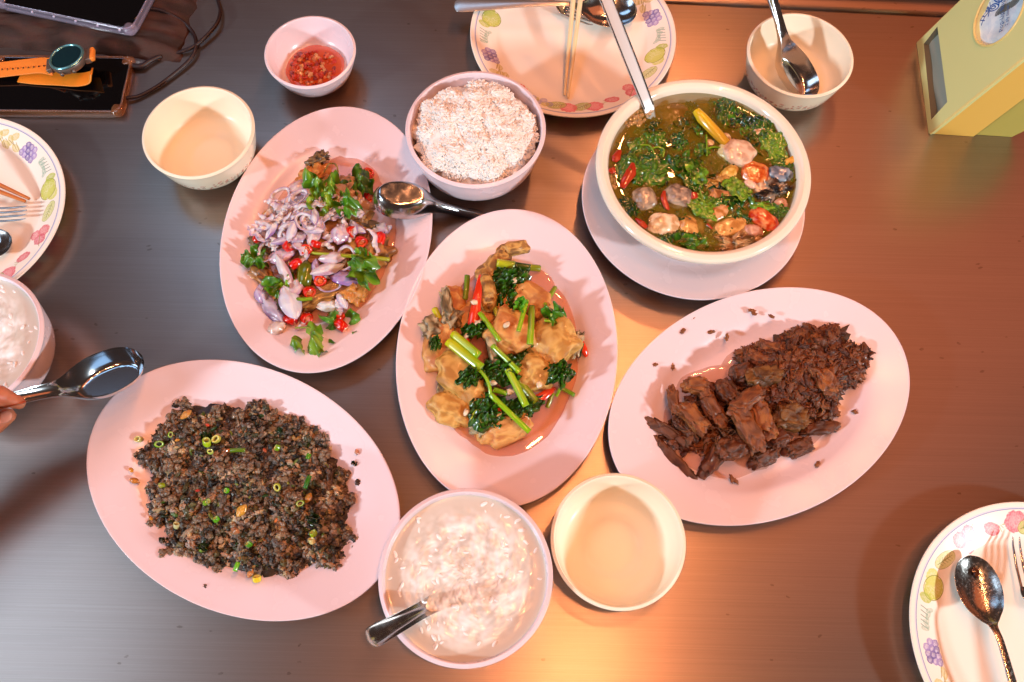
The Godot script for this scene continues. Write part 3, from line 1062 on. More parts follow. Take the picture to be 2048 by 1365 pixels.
	single("green_chilli", tube([Vector3(0, -0.002, 0.014), Vector3(0.001, 0.001, 0.005), Vector3(0, 0.001, -0.006), Vector3(-0.002, -0.001, -0.015)], [0.006, 0.0085, 0.0085, 0.004], 14, 0.8, [lin("4c5410"), lin("6a7018"), lin("5c6414"), lin("48500e")]), red, "olive green chilli lying across the middle of the fish", "chilli", Vector3(-0.2181, 0.0260, -0.3783))

	# coriander
	var g0 := lin("2f6a0c")
	var g1 := lin("7aa81c")
	for d in [
			[Vector3(-0.2144, 0.0320, -0.5022), 0.052, -75, g0, g1, 3, 21, "bright coriander leaf at the head of the shallot fish"],
			[Vector3(-0.2038, 0.0330, -0.4814), 0.046, -100, lin("4c7a10"), lin("9ab82c"), 2, 22, "light green coriander stalk leaf hanging over the tan fish"],
			[Vector3(-0.1958, 0.0310, -0.4684), 0.042, -40, lin("2c640c"), lin("5c9a14"), 2, 23, "glossy coriander leaf lying on the tan fish piece"],
			[Vector3(-0.1877, 0.0280, -0.5023), 0.044, -35, lin("1e4808"), lin("4a6a14"), 3, 24, "dark folded coriander leaf above the tan fish"],
			[Vector3(-0.1768, 0.0250, -0.4981), 0.032, -70, lin("244c0a"), lin("5a7a1a"), 3, 25, "small dark coriander leaf facing the lone chilli ring"],
			[Vector3(-0.2587, 0.0220, -0.4006), 0.034, -160, g0, lin("5c8a14"), 3, 26, "torn coriander leaf between dark skin and shallots"],
			[Vector3(-0.2520, 0.0220, -0.3812), 0.046, -60, g0, lin("5a8c18"), 3, 27, "coriander leaf under the long white shallot stick"],
			[Vector3(-0.1723, 0.0300, -0.3997), 0.034, -30, g0, g1, 3, 28, "coriander leaf above the yellow stalk"],
			[Vector3(-0.1679, 0.0290, -0.3956), 0.046, -55, g0, lin("6c9c20"), 3, 29, "coriander leaf hanging below the yellow stalk"],
			[Vector3(-0.2204, 0.0120, -0.3161), 0.046, -35, lin("4c7c10"), lin("8aa828"), 3, 30, "yellow-green coriander leaf lowest on the shallot plate"],
			[Vector3(-0.2034, 0.0130, -0.3234), 0.054, 8, g0, lin("5c9a30"), 3, 31, "dark coriander leaf beside the last chilli stub"],
			[Vector3(-0.2455, 0.0240, -0.3670), 0.020, 10, lin("5c9a10"), lin("94c02c"), 2, 32, "small bright green stalk tip above the white ring"]]:
		single("coriander_leaf", leaf(d[1] * 0.98, d[5], d[6], 0.25, d[3], d[4].lerp(lin("6c9c20"), 0.2), 0.85), leafy, d[7], "coriander", on_oval(d[0], plate_at, 92.9, 0.004) + Vector3(0, 0.002, 0), turn(deg_to_rad(d[2]), rng.randf_range(-0.1, 0.25), rng.randf_range(-0.35, 0.35)), "coriander on the shallot fish")
	var stem_c := [lin("7a9a14"), lin("a8b81c")]
	single("coriander_stalk", tube(spline([Vector3(-0.2135, 0.0300, -0.4010), Vector3(-0.1823, 0.0320, -0.3978), Vector3(-0.1568, 0.0280, -0.3987), Vector3(-0.1330, 0.0180, -0.4015)], 5), [0.0016, 0.0018, 0.0018, 0.0019, 0.002, 0.002, 0.0021, 0.0021, 0.0022, 0.0022, 0.0023, 0.0023, 0.0023, 0.0023, 0.0023, 0.0024], 8, 1.0, [lin("9aa818")]), wet, "long yellow-green coriander stalk lying across the shallots", "coriander")
	single("coriander_stalk", tube(spline([Vector3(-0.2091, 0.0340, -0.4978), Vector3(-0.2045, 0.0350, -0.5082), Vector3(-0.1968, 0.0350, -0.5071), Vector3(-0.1943, 0.0320, -0.4988)], 5), [0.0009], 6, 1.0, [lin("7a6a20")]), wet, "thin looped coriander stem at the head of the fish", "coriander")
	single("coriander_stalk", tube([Vector3(-0.2259, 0.0270, -0.3489), Vector3(-0.2163, 0.0280, -0.3481), Vector3(-0.2077, 0.0260, -0.3504)], [0.0020, 0.0022, 0.0020], 8, 1.0, stem_c.slice(0, 1)), wet, "short green stalk piece beside the white shallot ring", "coriander")
	single("coriander_stalk", tube([Vector3(-0.2231, 0.0200, -0.3195), Vector3(-0.2100, 0.0210, -0.3199), Vector3(-0.2000, 0.0210, -0.3174)], [0.0011], 6, 1.0, [lin("8a9a30")]), wet, "thin stalk joining the two lowest coriander leaves", "coriander")


func chilli_ring(r: float, h: float) -> ArrayMesh:
	var prof := [[r * 0.60, -h * 0.42], [r * 0.82, -h * 0.5], [r * 0.98, -h * 0.38], [r, 0.0], [r * 0.98, h * 0.38], [r * 0.82, h * 0.5], [r * 0.60, h * 0.42], [r * 0.55, 0.0], [r * 0.60, -h * 0.42]]
	var nu := 25
	var p := PackedVector3Array()
	var pc := PackedColorArray()
	for q in prof:
		for i in nu:
			var a := TAU * (i % 24) / 24.0
			var w := 1.0 + 0.06 * sin(a * 3.0 + 1.0)
			p.append(Vector3(cos(a) * q[0] * w, q[1], sin(a) * q[0] * w * 0.92))
			pc.append(lin("d01a0a").lerp(lin("e86038"), smoothstep(0.85, 0.6, q[0] / r)))
	return grid(p, nu, prof.size(), "closed", true, true, pc)


func stick_mesh(l: float, r: float, c0: Color, c1: Color, bend: float, groove := true) -> ArrayMesh:
	# a cut length of celery stalk: ribbed, hollowed along one side, pale cut ends
	var nu := 17
	var p := PackedVector3Array()
	var pc := PackedColorArray()
	var n := 9
	for j in range(-1, n + 1):
		var k := clampi(j, 0, n - 1)
		var t := k / float(n - 1)
		var x := (t - 0.5) * l
		for i in nu:
			var a := TAU * (i % 16) / 16.0
			var rr := r * (1.0 + 0.05 * cos(a * 6.0))
			if groove:
				rr *= 1.0 - 0.42 * pow(maxf(0.0, -sin(a)), 3.0)
			if j < 0 or j >= n:
				rr = 0.0
			p.append(Vector3(x, bend * l * (4.0 * t * (1.0 - t)) + sin(a) * rr * 0.85, cos(a) * rr))
			pc.append(c0.lerp(c1, t).lerp(lin("e0e08c"), 0.5 if rr == 0.0 else 0.0))
	return grid(p, nu, n + 2, "closed", true, false, pc)


func celery_fish() -> void:
	var batter := grain(vmat(0.46, 0.15), 55.0, 0.75, noise_tex(0.07, 82, 256, [], true, 6.0))
	var wet := vmat(0.22, 0.5)
	single("celery_fish_gravy", film_mesh(0.110, 0.0745, 8, 0.05), film("e47c30", 0.42), "thin orange gravy pooled under the celery fish", "sauce", Vector3(-0.0047, 0.0092, -0.2991), Basis(Vector3.UP, -deg_to_rad(92.7)))
	var gold := [lin("b07c34"), lin("cc9c4a"), lin("d8b064"), lin("d2a656"), lin("bc8a40")]
	var peach := [lin("b8743a"), lin("d0964c"), lin("daa860"), lin("c88c48")]
	var tan := [lin("7c5828"), lin("b88c44"), lin("d0a85c"), lin("9c7034")]
	var skin := [lin("5a4a2c"), lin("94805a"), lin("c0ac84")]
	for d in [
			["fish_fillet", Vector3(-0.0224, 0.0180, -0.3947), 0.052, 0.024, 0.020, 52, tan, 1, "bent yellowish fish strip at the head of the celery dish"],
			["fish_fillet", Vector3(0.0010, 0.0140, -0.4202), 0.044, 0.018, 0.014, 12, tan, 2, "thin brown fish tip furthest up the celery plate"],
			["fish_fillet", Vector3(-0.0266, 0.0260, -0.3633), 0.050, 0.020, 0.020, 98, tan, 3, "upright tan fish strip beside the long red chilli"],
			["fish_fillet", Vector3(-0.0606, 0.0160, -0.3551), 0.040, 0.026, 0.018, 100, peach, 4, "orange fish piece behind ruffled skin near the short green stalk"],
			["fish_fillet", Vector3(-0.0747, 0.0160, -0.3047), 0.066, 0.036, 0.024, 80, peach, 5, "smooth orange fillet at the rim beside the yellow celery end"],
			["fish_fillet", Vector3(-0.0504, 0.0220, -0.2706), 0.070, 0.044, 0.026, -48, gold, 6, "large knobbly brown fillet below the thick celery stalks"],
			["fish_fillet", Vector3(-0.0582, 0.0160, -0.2378), 0.050, 0.036, 0.024, -20, gold, 7, "lumpy golden fillet lowest on the side near the minced meat"],
			["fish_fillet", Vector3(-0.0012, 0.0300, -0.3162), 0.050, 0.052, 0.026, 60, peach, 8, "big smooth orange fillet in the centre of the celery dish"],
			["fish_fillet", Vector3(0.0411, 0.0260, -0.3057), 0.058, 0.056, 0.028, 40, gold, 9, "broad pale battered fillet on the side of the soup"],
			["fish_fillet", Vector3(0.0247, 0.0260, -0.2741), 0.040, 0.040, 0.030, 10, gold, 10, "round golden fillet knob below the broad pale one"],
			["fish_fillet", Vector3(-0.0060, 0.0150, -0.2202), 0.062, 0.038, 0.024, 12, peach, 11, "rosy brown fillet lowest in the celery dish"],
			["fish_fillet", Vector3(0.0189, 0.0200, -0.3569), 0.056, 0.034, 0.022, -35, peach, 12, "orange fillet behind the upright pale celery stalk"],
			["fish_fillet", Vector3(-0.0107, 0.0180, -0.3502), 0.036, 0.018, 0.016, 85, peach, 13, "narrow orange fillet wedged above the centre one"],
			["fish_fillet", Vector3(-0.0441, 0.0160, -0.3344), 0.050, 0.040, 0.018, 30, peach, 14, "reddish fillet under the long chilli strip"],
			["fish_skin", Vector3(-0.0683, 0.0280, -0.3466), 0.042, 0.014, 0.014, 100, skin, 15, "grey-yellow ruffled fish skin above the yellow celery end"],
			["fish_skin", Vector3(-0.0819, 0.0260, -0.3209), 0.026, 0.024, 0.014, 20, skin, 16, "dark ruffled skin on the orange rim fillet"],
			["fish_skin", Vector3(-0.0614, 0.0260, -0.3297), 0.026, 0.020, 0.014, 60, skin, 17, "curly brown skin beside the long red chilli foot"],
			["fish_skin", Vector3(-0.0193, 0.0340, -0.2957), 0.046, 0.011, 0.010, 100, skin, 18, "upright grey frill of skin beside the centre fillet"],
			["fish_skin", Vector3(0.0651, 0.0240, -0.3059), 0.034, 0.014, 0.014, 70, skin, 19, "ruffled skin strip by the outermost chilli"],
			["fish_skin", Vector3(-0.0690, 0.0180, -0.2663), 0.040, 0.009, 0.010, 80, skin, 20, "pale beaded skin edge on the knobbly fillet"],
			["fish_skin", Vector3(-0.0238, 0.0180, -0.2215), 0.036, 0.020, 0.012, 30, skin, 21, "greenish fish skin at the lowest fillet"]]:
		var rough_skin: bool = d[0] == "fish_skin"
		single(d[0], blob(4 if not rough_skin else 3, d[7] + 40, Vector3(d[2], d[4], d[3]) * (0.42 if rough_skin else 0.465), 0.22 if rough_skin else 0.12, 1.4 if rough_skin else 0.95, d[6], {"square": 0.80, "fine": 0.08 if rough_skin else 0.022, "fine_freq": 5.0 if rough_skin else 4.2, "ridged": rough_skin, "cfreq": 1.3}), batter, d[8], "fried fish", d[1], turn(deg_to_rad(d[5]), rng.randf_range(-0.15, 0.15), rng.randf_range(-0.2, 0.2)))

	var lime := lin("86b414")
	var deep := lin("5c8a0c")
	var yellow := lin("c2c828")
	var olive := lin("7c8a1c")
	for d in [
			[Vector3(-0.0484, 0.0240, -0.3814), Vector3(-0.0496, 0.0220, -0.3546), 0.0030, deep, olive, "upright green celery stalk above the ruffled skin"],
			[Vector3(-0.0333, 0.0380, -0.3329), Vector3(-0.0122, 0.0420, -0.3011), 0.0026, lime, lime, "bright celery stalk leaning on the centre fillet from the chilli"],
			[Vector3(0.0143, 0.0400, -0.3471), Vector3(0.0061, 0.0460, -0.3105), 0.0021, lime, lime, "thin celery stem lying on the centre fillet"],
			[Vector3(0.0196, 0.0360, -0.3423), Vector3(0.0180, 0.0400, -0.2991), 0.0032, olive, lime, "upright pale celery stalk between the two big fillets"],
			[Vector3(0.0441, 0.0220, -0.3712), Vector3(0.0326, 0.0300, -0.3464), 0.0025, olive, lime, "slanting celery stalk at the gravy's edge"],
			[Vector3(0.0488, 0.0300, -0.3374), Vector3(0.0384, 0.0340, -0.3336), 0.0027, lime, yellow, "short celery end above the broad pale fillet"],
			[Vector3(0.0552, 0.0340, -0.3241), Vector3(0.0324, 0.0360, -0.3271), 0.0019, deep, lime, "thin leaf stem lying across the broad pale fillet"],
			[Vector3(-0.0175, 0.0300, -0.3941), Vector3(0.0014, 0.0300, -0.3916), 0.0042, yellow, olive, "thick yellow celery stalk at the head of the dish"],
			[Vector3(0.0009, 0.0290, -0.3921), Vector3(0.0172, 0.0260, -0.3911), 0.0041, lin("1e3c08"), lin("2c4c0c"), "dark green celery section next to the thick yellow one"],
			[Vector3(0.0164, 0.0180, -0.3957), Vector3(0.0282, 0.0140, -0.3968), 0.0036, olive, olive, "olive celery section lying in the gravy"],
			[Vector3(-0.0186, 0.0260, -0.3450), Vector3(-0.0158, 0.0260, -0.3349), 0.0023, olive, yellow, "short celery stub above the centre fillet"],
			[Vector3(-0.0810, 0.0220, -0.3434), Vector3(-0.0750, 0.0240, -0.3308), 0.0033, yellow, lin("d4d018"), "bright yellow celery end at the rim"],
			[Vector3(-0.0640, 0.0340, -0.3026), Vector3(-0.0296, 0.0380, -0.2736), 0.0052, lin("c8d020"), lime, "thick yellow-green celery stalk, the lower of a pair"],
			[Vector3(-0.0599, 0.0360, -0.3102), Vector3(-0.0323, 0.0400, -0.2857), 0.0042, lin("bcc81c"), lime, "thick yellow-green celery stalk, the upper of a pair"],
			[Vector3(-0.0195, 0.0420, -0.2960), Vector3(0.0081, 0.0420, -0.2688), 0.0027, lime, lime, "celery stalk slanting from the skin frill to the round knob"],
			[Vector3(-0.0033, 0.0400, -0.2718), Vector3(0.0152, 0.0380, -0.2354), 0.0037, lin("98bc18"), lime, "broad celery stalk over the dark leaves"],
			[Vector3(0.0058, 0.0300, -0.2651), Vector3(0.0251, 0.0280, -0.2422), 0.0042, olive, olive, "olive celery stalk under the broad bright one"],
			[Vector3(-0.0198, 0.0380, -0.2463), Vector3(0.0188, 0.0320, -0.2114), 0.0028, lime, lime, "longest celery stem reaching over the lowest fillet"],
			[Vector3(-0.0168, 0.0340, -0.2529), Vector3(-0.0036, 0.0340, -0.2488), 0.0026, lime, deep, "short celery stem beside the dark leaf clump"],
			[Vector3(-0.0326, 0.0280, -0.2339), Vector3(-0.0380, 0.0240, -0.2251), 0.0020, lime, yellow, "small celery stem end by the lumpy golden fillet"],
			[Vector3(0.0513, 0.0280, -0.2625), Vector3(0.0449, 0.0220, -0.2512), 0.0016, lime, lime, "stem of the dark leaf by the round knob"],
			[Vector3(0.0502, 0.0180, -0.2616), Vector3(0.0639, 0.0140, -0.2553), 0.0022, olive, deep, "olive stem lying in the gravy at the plate's edge"],
			[Vector3(0.0421, 0.0160, -0.2568), Vector3(0.0365, 0.0120, -0.2422), 0.0022, olive, olive, "olive stem sunk in the gravy under the red chilli"]]:
		var l: float = d[0].distance_to(d[1])
		single("celery_stalk", stick_mesh(l, d[2], d[3], d[4], rng.randf_range(-0.02, 0.05)), wet, d[5], "celery", (d[0] + d[1]) / 2.0, along(d[0], d[1], rng.randf_range(-0.6, 0.6)), "celery stalks on the fried fish")
	single("celery_stalk", tube(spline([Vector3(-0.0310, 0.0400, -0.2703), Vector3(-0.0246, 0.0420, -0.2621), Vector3(-0.0209, 0.0410, -0.2533), Vector3(-0.0198, 0.0380, -0.2463)], 4), [0.0018], 8, 1.0, [lime]), wet, "bowed thin celery stem joining the longest stem", "celery", Vector3.ZERO, Basis(), "celery stalks on the fried fish")

	var leafy := vmat(0.2, 0.4)
	var d0 := lin("10340a")
	var d1 := lin("386c14")
	for d in [
			[Vector3(-0.0083, 0.0300, -0.2741), 0.040, 0.026, 5, "dark wilted celery leaves in the middle of the dish"],
			[Vector3(-0.0211, 0.0260, -0.2335), 0.036, 0.030, 6, "dark wilted leaves above the lowest fillet"],
			[Vector3(0.0123, 0.0240, -0.2369), 0.036, 0.018, 7, "dark wilted leaves at the foot of the broad stalk"],
			[Vector3(0.0472, 0.0340, -0.2708), 0.024, 0.022, 8, "single glossy dark leaf on the round knob"],
			[Vector3(-0.0046, 0.0240, -0.3798), 0.034, 0.022, 9, "dark green leaves below the thick yellow stalk"],
			[Vector3(-0.0063, 0.0200, -0.3609), 0.032, 0.026, 10, "blackish leaves between the upright fish strip and the orange fillet"],
			[Vector3(0.0595, 0.0180, -0.3115), 0.018, 0.030, 11, "black leaf tucked behind the broad pale fillet"],
			[Vector3(-0.0377, 0.0300, -0.3164), 0.024, 0.013, 12, "small dark leaf below the chilli strip"],
			[Vector3(0.0032, 0.0200, -0.3006), 0.030, 0.050, 13, "dark leaf shadowed between the two big fillets"],
			[Vector3(-0.0407, 0.0320, -0.2658), 0.024, 0.016, 14, "dark leaf at the end of the thick stalks"],
			[Vector3(-0.0775, 0.0300, -0.3013), 0.010, 0.012, 15, "scrap of dark leaf on the orange rim fillet"]]:
		single("wilted_leaf", crumpled(d[1] * 1.25, d[2] * 1.25, 0.016, d[3] + 70, d0, d1), leafy, d[4], "celery leaf", d[0] + Vector3(0, 0.002, 0), turn(rng.randf() * 0.6), "wilted leaves on the celery fish")
	single("celery_leaf", leaf(0.020, 2, 61, 0.4, lin("2c8a14"), lin("6cb82c"), 0.9), wet, "small bright green leaf beside the thin stem on the centre fillet", "celery leaf", Vector3(0.0054, 0.0410, -0.3325), turn(1.2, 0.2, 0.2))
	single("celery_leaf", leaf(0.026, 3, 62, 0.4, lin("2c6a10"), lin("4c8a1c"), 0.9), wet, "green leaf at the top of the broad pale fillet", "celery leaf", Vector3(0.0319, 0.0370, -0.3272), turn(0.6, 0.2, -0.2))

	var red := vmat(0.16, 0.7)
	for d in [
			[[Vector3(-0.0343, 0.0300, -0.3791), Vector3(-0.0364, 0.0360, -0.3539), Vector3(-0.0382, 0.0360, -0.3342), Vector3(-0.0404, 0.0300, -0.3196)], [0.0022, 0.0046, 0.0058, 0.0060], "long red-orange chilli strip standing by the tan fish"],
			[[Vector3(0.0579, 0.0260, -0.3242), Vector3(0.0674, 0.0220, -0.3134), Vector3(0.0737, 0.0180, -0.3030), Vector3(0.0766, 0.0140, -0.2969)], [0.003, 0.0042, 0.004, 0.0016], "thin red chilli strip at the outermost edge of the celery dish"],
			[[Vector3(0.0172, 0.0220, -0.2428), Vector3(0.0290, 0.0240, -0.2482), Vector3(0.0378, 0.0240, -0.2551), Vector3(0.0439, 0.0220, -0.2596)], [0.005, 0.0052, 0.004, 0.0016], "bright red chilli point below the round knob"],
			[[Vector3(-0.0137, 0.0300, -0.2360), Vector3(-0.0088, 0.0300, -0.2326)], [0.0034, 0.003], "small red chilli bit among the dark leaves"],
			[[Vector3(-0.0475, 0.0300, -0.3063), Vector3(-0.0441, 0.0300, -0.2978)], [0.0042, 0.004], "pinkish chilli bit above the thick celery stalks"]]:
		single("chilli_strip", tube(spline(d[0], 4), lerped(d[1], d[0].size(), 4), 12, 0.55, [lin("d83818")]), red, d[2], "chilli", Vector3.ZERO, Basis(), "red chilli on the celery fish")
	var fish_marks := [[Vector3(-0.0013, 0.0000, -0.3285), "the big centre fillet"], [Vector3(0.0425, 0.0000, -0.3159), "the broad pale fillet"], [Vector3(-0.0404, 0.0000, -0.3616), "the long chilli strip"], [Vector3(0.0255, 0.0000, -0.2833), "the round fillet knob"], [Vector3(0.0016, 0.0000, -0.3984), "the thick yellow celery"], [Vector3(-0.0517, 0.0000, -0.3126), "the thick celery pair"], [Vector3(-0.0164, 0.0000, -0.2666), "the dark leaf clump"], [Vector3(-0.0594, 0.0000, -0.2426), "the lumpy golden fillet"], [Vector3(0.0123, 0.0000, -0.2353), "the longest celery stem"], [Vector3(0.0557, 0.0000, -0.3407), "the outermost chilli"]]
	var garlic := [lin("d8c09c"), lin("efe0c4")]
	for q in [Vector3(-0.0058, 0.0460, -0.3170), Vector3(-0.0351, 0.0400, -0.3210), Vector3(0.0574, 0.0320, -0.3026), Vector3(0.0017, 0.0300, -0.3742), Vector3(-0.0460, 0.0320, -0.3099), Vector3(-0.0172, 0.0380, -0.2585), Vector3(-0.0018, 0.0340, -0.2504), Vector3(0.0011, 0.0340, -0.2510), Vector3(-0.0434, 0.0280, -0.2309), Vector3(0.0153, 0.0260, -0.2272), Vector3(-0.0393, 0.0420, -0.3426), Vector3(-0.0111, 0.0300, -0.2285), Vector3(0.0514, 0.0320, -0.3298), Vector3(0.0274, 0.0360, -0.2582)]:
		single("garlic_bit", blob(1, int(q.x * 9000), Vector3(0.0036, 0.0024, 0.0028), 0.25, 1.5, garlic), wet, "small white garlic bit beside " + beside(q, fish_marks), "garlic", q, turn(rng.randf() * 3.0), "garlic bits on the celery fish")


func lerped(radii: Array, n: int, per: int) -> Array:
	var out := []
	for k in (n - 1) * per + 1:
		var t := k / float((n - 1) * per) * (radii.size() - 1)
		var i := mini(int(t), radii.size() - 2)
		out.append(lerpf(radii[i], radii[i + 1], t - i))
	return out


func heap_point(centre: Vector3, a: float, b: float, bearing: float, r: float, ang: float) -> Vector3:
	var q := Vector2(cos(ang) * r * a, sin(ang) * r * b).rotated(bearing)
	return Vector3(centre.x + q.x, centre.y, centre.z + q.y)


func shredded_beef() -> void:
	var meat := grain(vmat(0.5, 0.1), 50.0, 0.8, noise_tex(0.08, 83, 256, [], true, 6.0))
	single("beef_oil", film_mesh(0.112, 0.060, 12, 0.16), film("d98a5c", 0.30), "thin oily film under the shredded beef", "sauce", Vector3(0.2422, 0.0056, -0.2494), Basis(Vector3.UP, -deg_to_rad(150)))
	var dark := [lin("452210"), lin("5a2d14"), lin("6c3a18"), lin("5a2d14")]
	var mid := [lin("623214"), lin("7a431c"), lin("8a4e22"), lin("683212")]
	var pale := [lin("6a3614"), lin("84481c"), lin("985a26")]
	var green := [lin("52300f"), lin("684014"), lin("764c1a")]
	for d in [
			[Vector3(0.1440, 0.0100, -0.2138), Vector3(0.1777, 0.0100, -0.1770), 20, dark, "long dark beef strip lying apart at the plate's lower edge"],
			[Vector3(0.1374, 0.0140, -0.2315), Vector3(0.1743, 0.0140, -0.2078), 22, dark, "dark beef strip just above the lone one"],
			[Vector3(0.1603, 0.0220, -0.2617), Vector3(0.1634, 0.0220, -0.2369), 21, mid, "upright beef strip at the end of the pile near the celery fish"],
			[Vector3(0.1699, 0.0260, -0.2435), Vector3(0.1890, 0.0260, -0.2190), 33, pale, "wide pale brown beef slice lying on the end of the pile"],
			[Vector3(0.1745, 0.0240, -0.2651), Vector3(0.1955, 0.0240, -0.2656), 32, pale, "tan beef chunk at the top of the pile's narrow end"],
			[Vector3(0.1924, 0.0240, -0.2566), Vector3(0.2067, 0.0240, -0.2276), 32, mid, "reddish beef chunk beside the wide pale slice"],
			[Vector3(0.1656, 0.0160, -0.2284), Vector3(0.1836, 0.0180, -0.2140), 26, dark, "dark beef piece under the wide pale slice"],
			[Vector3(0.1778, 0.0110, -0.2077), Vector3(0.2054, 0.0110, -0.2068), 20, mid, "flat beef strip along the bottom of the pile"],
			[Vector3(0.1900, 0.0120, -0.1793), Vector3(0.2085, 0.0180, -0.2050), 30, dark, "thick dark beef piece pointing down at the empty bowl"],
			[Vector3(0.2050, 0.0220, -0.1980), Vector3(0.2260, 0.0220, -0.2059), 42, dark, "shaggy dark beef chunk behind the thick piece"],
			[Vector3(0.2208, 0.0340, -0.2397), Vector3(0.2414, 0.0280, -0.2007), 36, mid, "longest smooth beef stick in the middle of the pile"],
			[Vector3(0.2171, 0.0340, -0.2365), Vector3(0.2455, 0.0320, -0.2583), 32, mid, "beef stick meeting the longest one at an angle"],
			[Vector3(0.2430, 0.0300, -0.2465), Vector3(0.2513, 0.0280, -0.2139), 34, pale, "pale ended beef stick beside the longest one"],
			[Vector3(0.2622, 0.0240, -0.2334), Vector3(0.2879, 0.0240, -0.2340), 46, green, "olive brown beef slab below the shreds"],
			[Vector3(0.2735, 0.0110, -0.2027), Vector3(0.2958, 0.0120, -0.2111), 30, dark, "loose dark beef block at the foot of the pile"],
			[Vector3(0.2388, 0.0130, -0.1895), Vector3(0.2597, 0.0140, -0.2012), 28, dark, "dark beef end below the longest stick"],
			[Vector3(0.2919, 0.0120, -0.2252), Vector3(0.3242, 0.0120, -0.2290), 24, dark, "flat dark beef strip under the shreds' outer end"],
			[Vector3(0.2532, 0.0220, -0.3111), Vector3(0.2724, 0.0240, -0.3053), 26, mid, "beef slice at the upper edge of the shreds"],
			[Vector3(0.2413, 0.0240, -0.2981), Vector3(0.2601, 0.0260, -0.2892), 26, mid, "beef slice lying under the first shreds"],
			[Vector3(0.2249, 0.0220, -0.2770), Vector3(0.2394, 0.0260, -0.2823), 34, dark, "ragged beef chunk where sticks meet shreds"],
			[Vector3(0.2091, 0.0220, -0.2671), Vector3(0.2213, 0.0240, -0.2510), 36, dark, "ragged beef chunk above the reddish one"],
			[Vector3(0.2367, 0.0320, -0.2706), Vector3(0.2645, 0.0320, -0.2765), 36, green, "broad fibrous beef piece on top of the shreds"],
			[Vector3(0.3114, 0.0320, -0.2818), Vector3(0.3153, 0.0300, -0.2590), 34, pale, "smooth reddish beef flake on the shreds' outer half"],
			[Vector3(0.2563, 0.0220, -0.2116), Vector3(0.2690, 0.0220, -0.2169), 34, dark, "beef lump between the olive slab and the pale ended stick"]]:
		var l: float = d[0].distance_to(d[1]) + 0.006
		var w: float = d[2] / 1900.0
		single("beef_strip", blob(4, int(l * 90000) % 89, Vector3(l, w * 0.8, w) * 0.5, 0.15, 1.2, d[3], {"square": 0.72, "along": 0.75, "fine": 0.10, "fine_freq": 3.2, "cfreq": 1.4}), meat, d[4], "beef", (d[0] + d[1]) / 2.0, along(d[0], d[1], rng.randf_range(-0.4, 0.4)), "beef strips")

	# the shreds: a mound with thousands of torn fibres on it
	var pile := thing("shredded_beef", "heap of dark torn beef shreds at the broad end of its plate", "shredded beef", Vector3(0.2923, 0.0060, -0.2841))
	var c := Vector3.ZERO
	var bearing := deg_to_rad(-24)
	part("mound", blob(4, 5, Vector3(0.066, 0.022, 0.036), 0.22, 2.2, [lin("24140a"), lin("3c2410"), lin("4a2e16")], {"fine": 0.12, "fine_freq": 6.0, "ridged": true}), meat, pile, Vector3.ZERO, Basis(Vector3.UP, -bearing))
	var shred := tube([Vector3(-0.5, 0, 0), Vector3(-0.2, 0.06, 0.05), Vector3(0.15, 0.05, -0.05), Vector3(0.5, -0.02, 0.03)], [0.05, 0.13, 0.12, 0.04], 6, 0.7)
	var wisp := tube([Vector3(-0.5, 0, 0), Vector3(-0.25, 0.12, 0.10), Vector3(0.1, 0.18, 0.02), Vector3(0.3, 0.08, -0.12), Vector3(0.5, 0.02, -0.05)], [0.022, 0.03, 0.03, 0.026, 0.01], 5)
	var flake := blob(2, 8, Vector3(0.5, 0.2, 0.34), 0.3, 1.2, [Color.WHITE, Color(0.8, 0.8, 0.8)], {"fine": 0.2, "ridged": true})
	var hues := [lin("602c0e"), lin("7a431c"), lin("7c441a"), lin("4a200a"), lin("683210"), lin("703c1a")]
	for kind in 3:
		var places := []
		var colours := []
		for k in [1700, 380, 900][kind]:
			var r := sqrt(rng.randf()) * 1.08
			var ang := rng.randf() * TAU
			var edge := 1.0 + 0.12 * sin(ang * 5.0) + 0.08 * sin(ang * 9.0 + 1.0)
			var p := heap_point(c, 0.069, 0.041, bearing, r * edge, ang)
			var h := 0.024 * sqrt(maxf(0.0, 1.0 - r * r * 0.85)) + rng.randf_range(-0.002, 0.004)
			p.y = maxf(h, 0.001)
			var s: float = [rng.randf_range(0.005, 0.011), rng.randf_range(0.007, 0.014), rng.randf_range(0.005, 0.012)][kind]
			places.append(Transform3D(turn(rng.randf() * TAU, rng.randf_range(-0.22, 0.22), rng.randf() * TAU).scaled_local(Vector3(s, s, s)), p))
			colours.append(hues[rng.randi() % hues.size()] * rng.randf_range(0.7, 1.25) if kind != 1 else [lin("b07c40"), lin("96602c"), lin("7c4a20")][rng.randi() % 3])
		swarm(["shreds", "fibres", "flakes"][kind], [shred, wisp, flake][kind], meat, places, colours, pile)
	var scraps := []
	var scraps_c := []
	for k in 420:
		var p := heap_point(Vector3(0.2173, 0.0000, -0.2373), 0.070, 0.036, deg_to_rad(-20), sqrt(rng.randf()), rng.randf() * TAU)
		p.y = 0.007 + rng.randf() * rng.randf() * 0.020
		var s := rng.randf_range(0.004, 0.010)
		scraps.append(Transform3D(turn(rng.randf() * TAU, rng.randf_range(-0.3, 0.3), rng.randf() * TAU).scaled_local(Vector3(s, s, s)), p - pile.position))
		scraps_c.append(hues[rng.randi() % hues.size()] * rng.randf_range(0.7, 1.2))
	swarm("scraps", flake, meat, scraps, scraps_c, pile)
	# fibres clinging to the strips
	var cling := []
	var cling_c := []
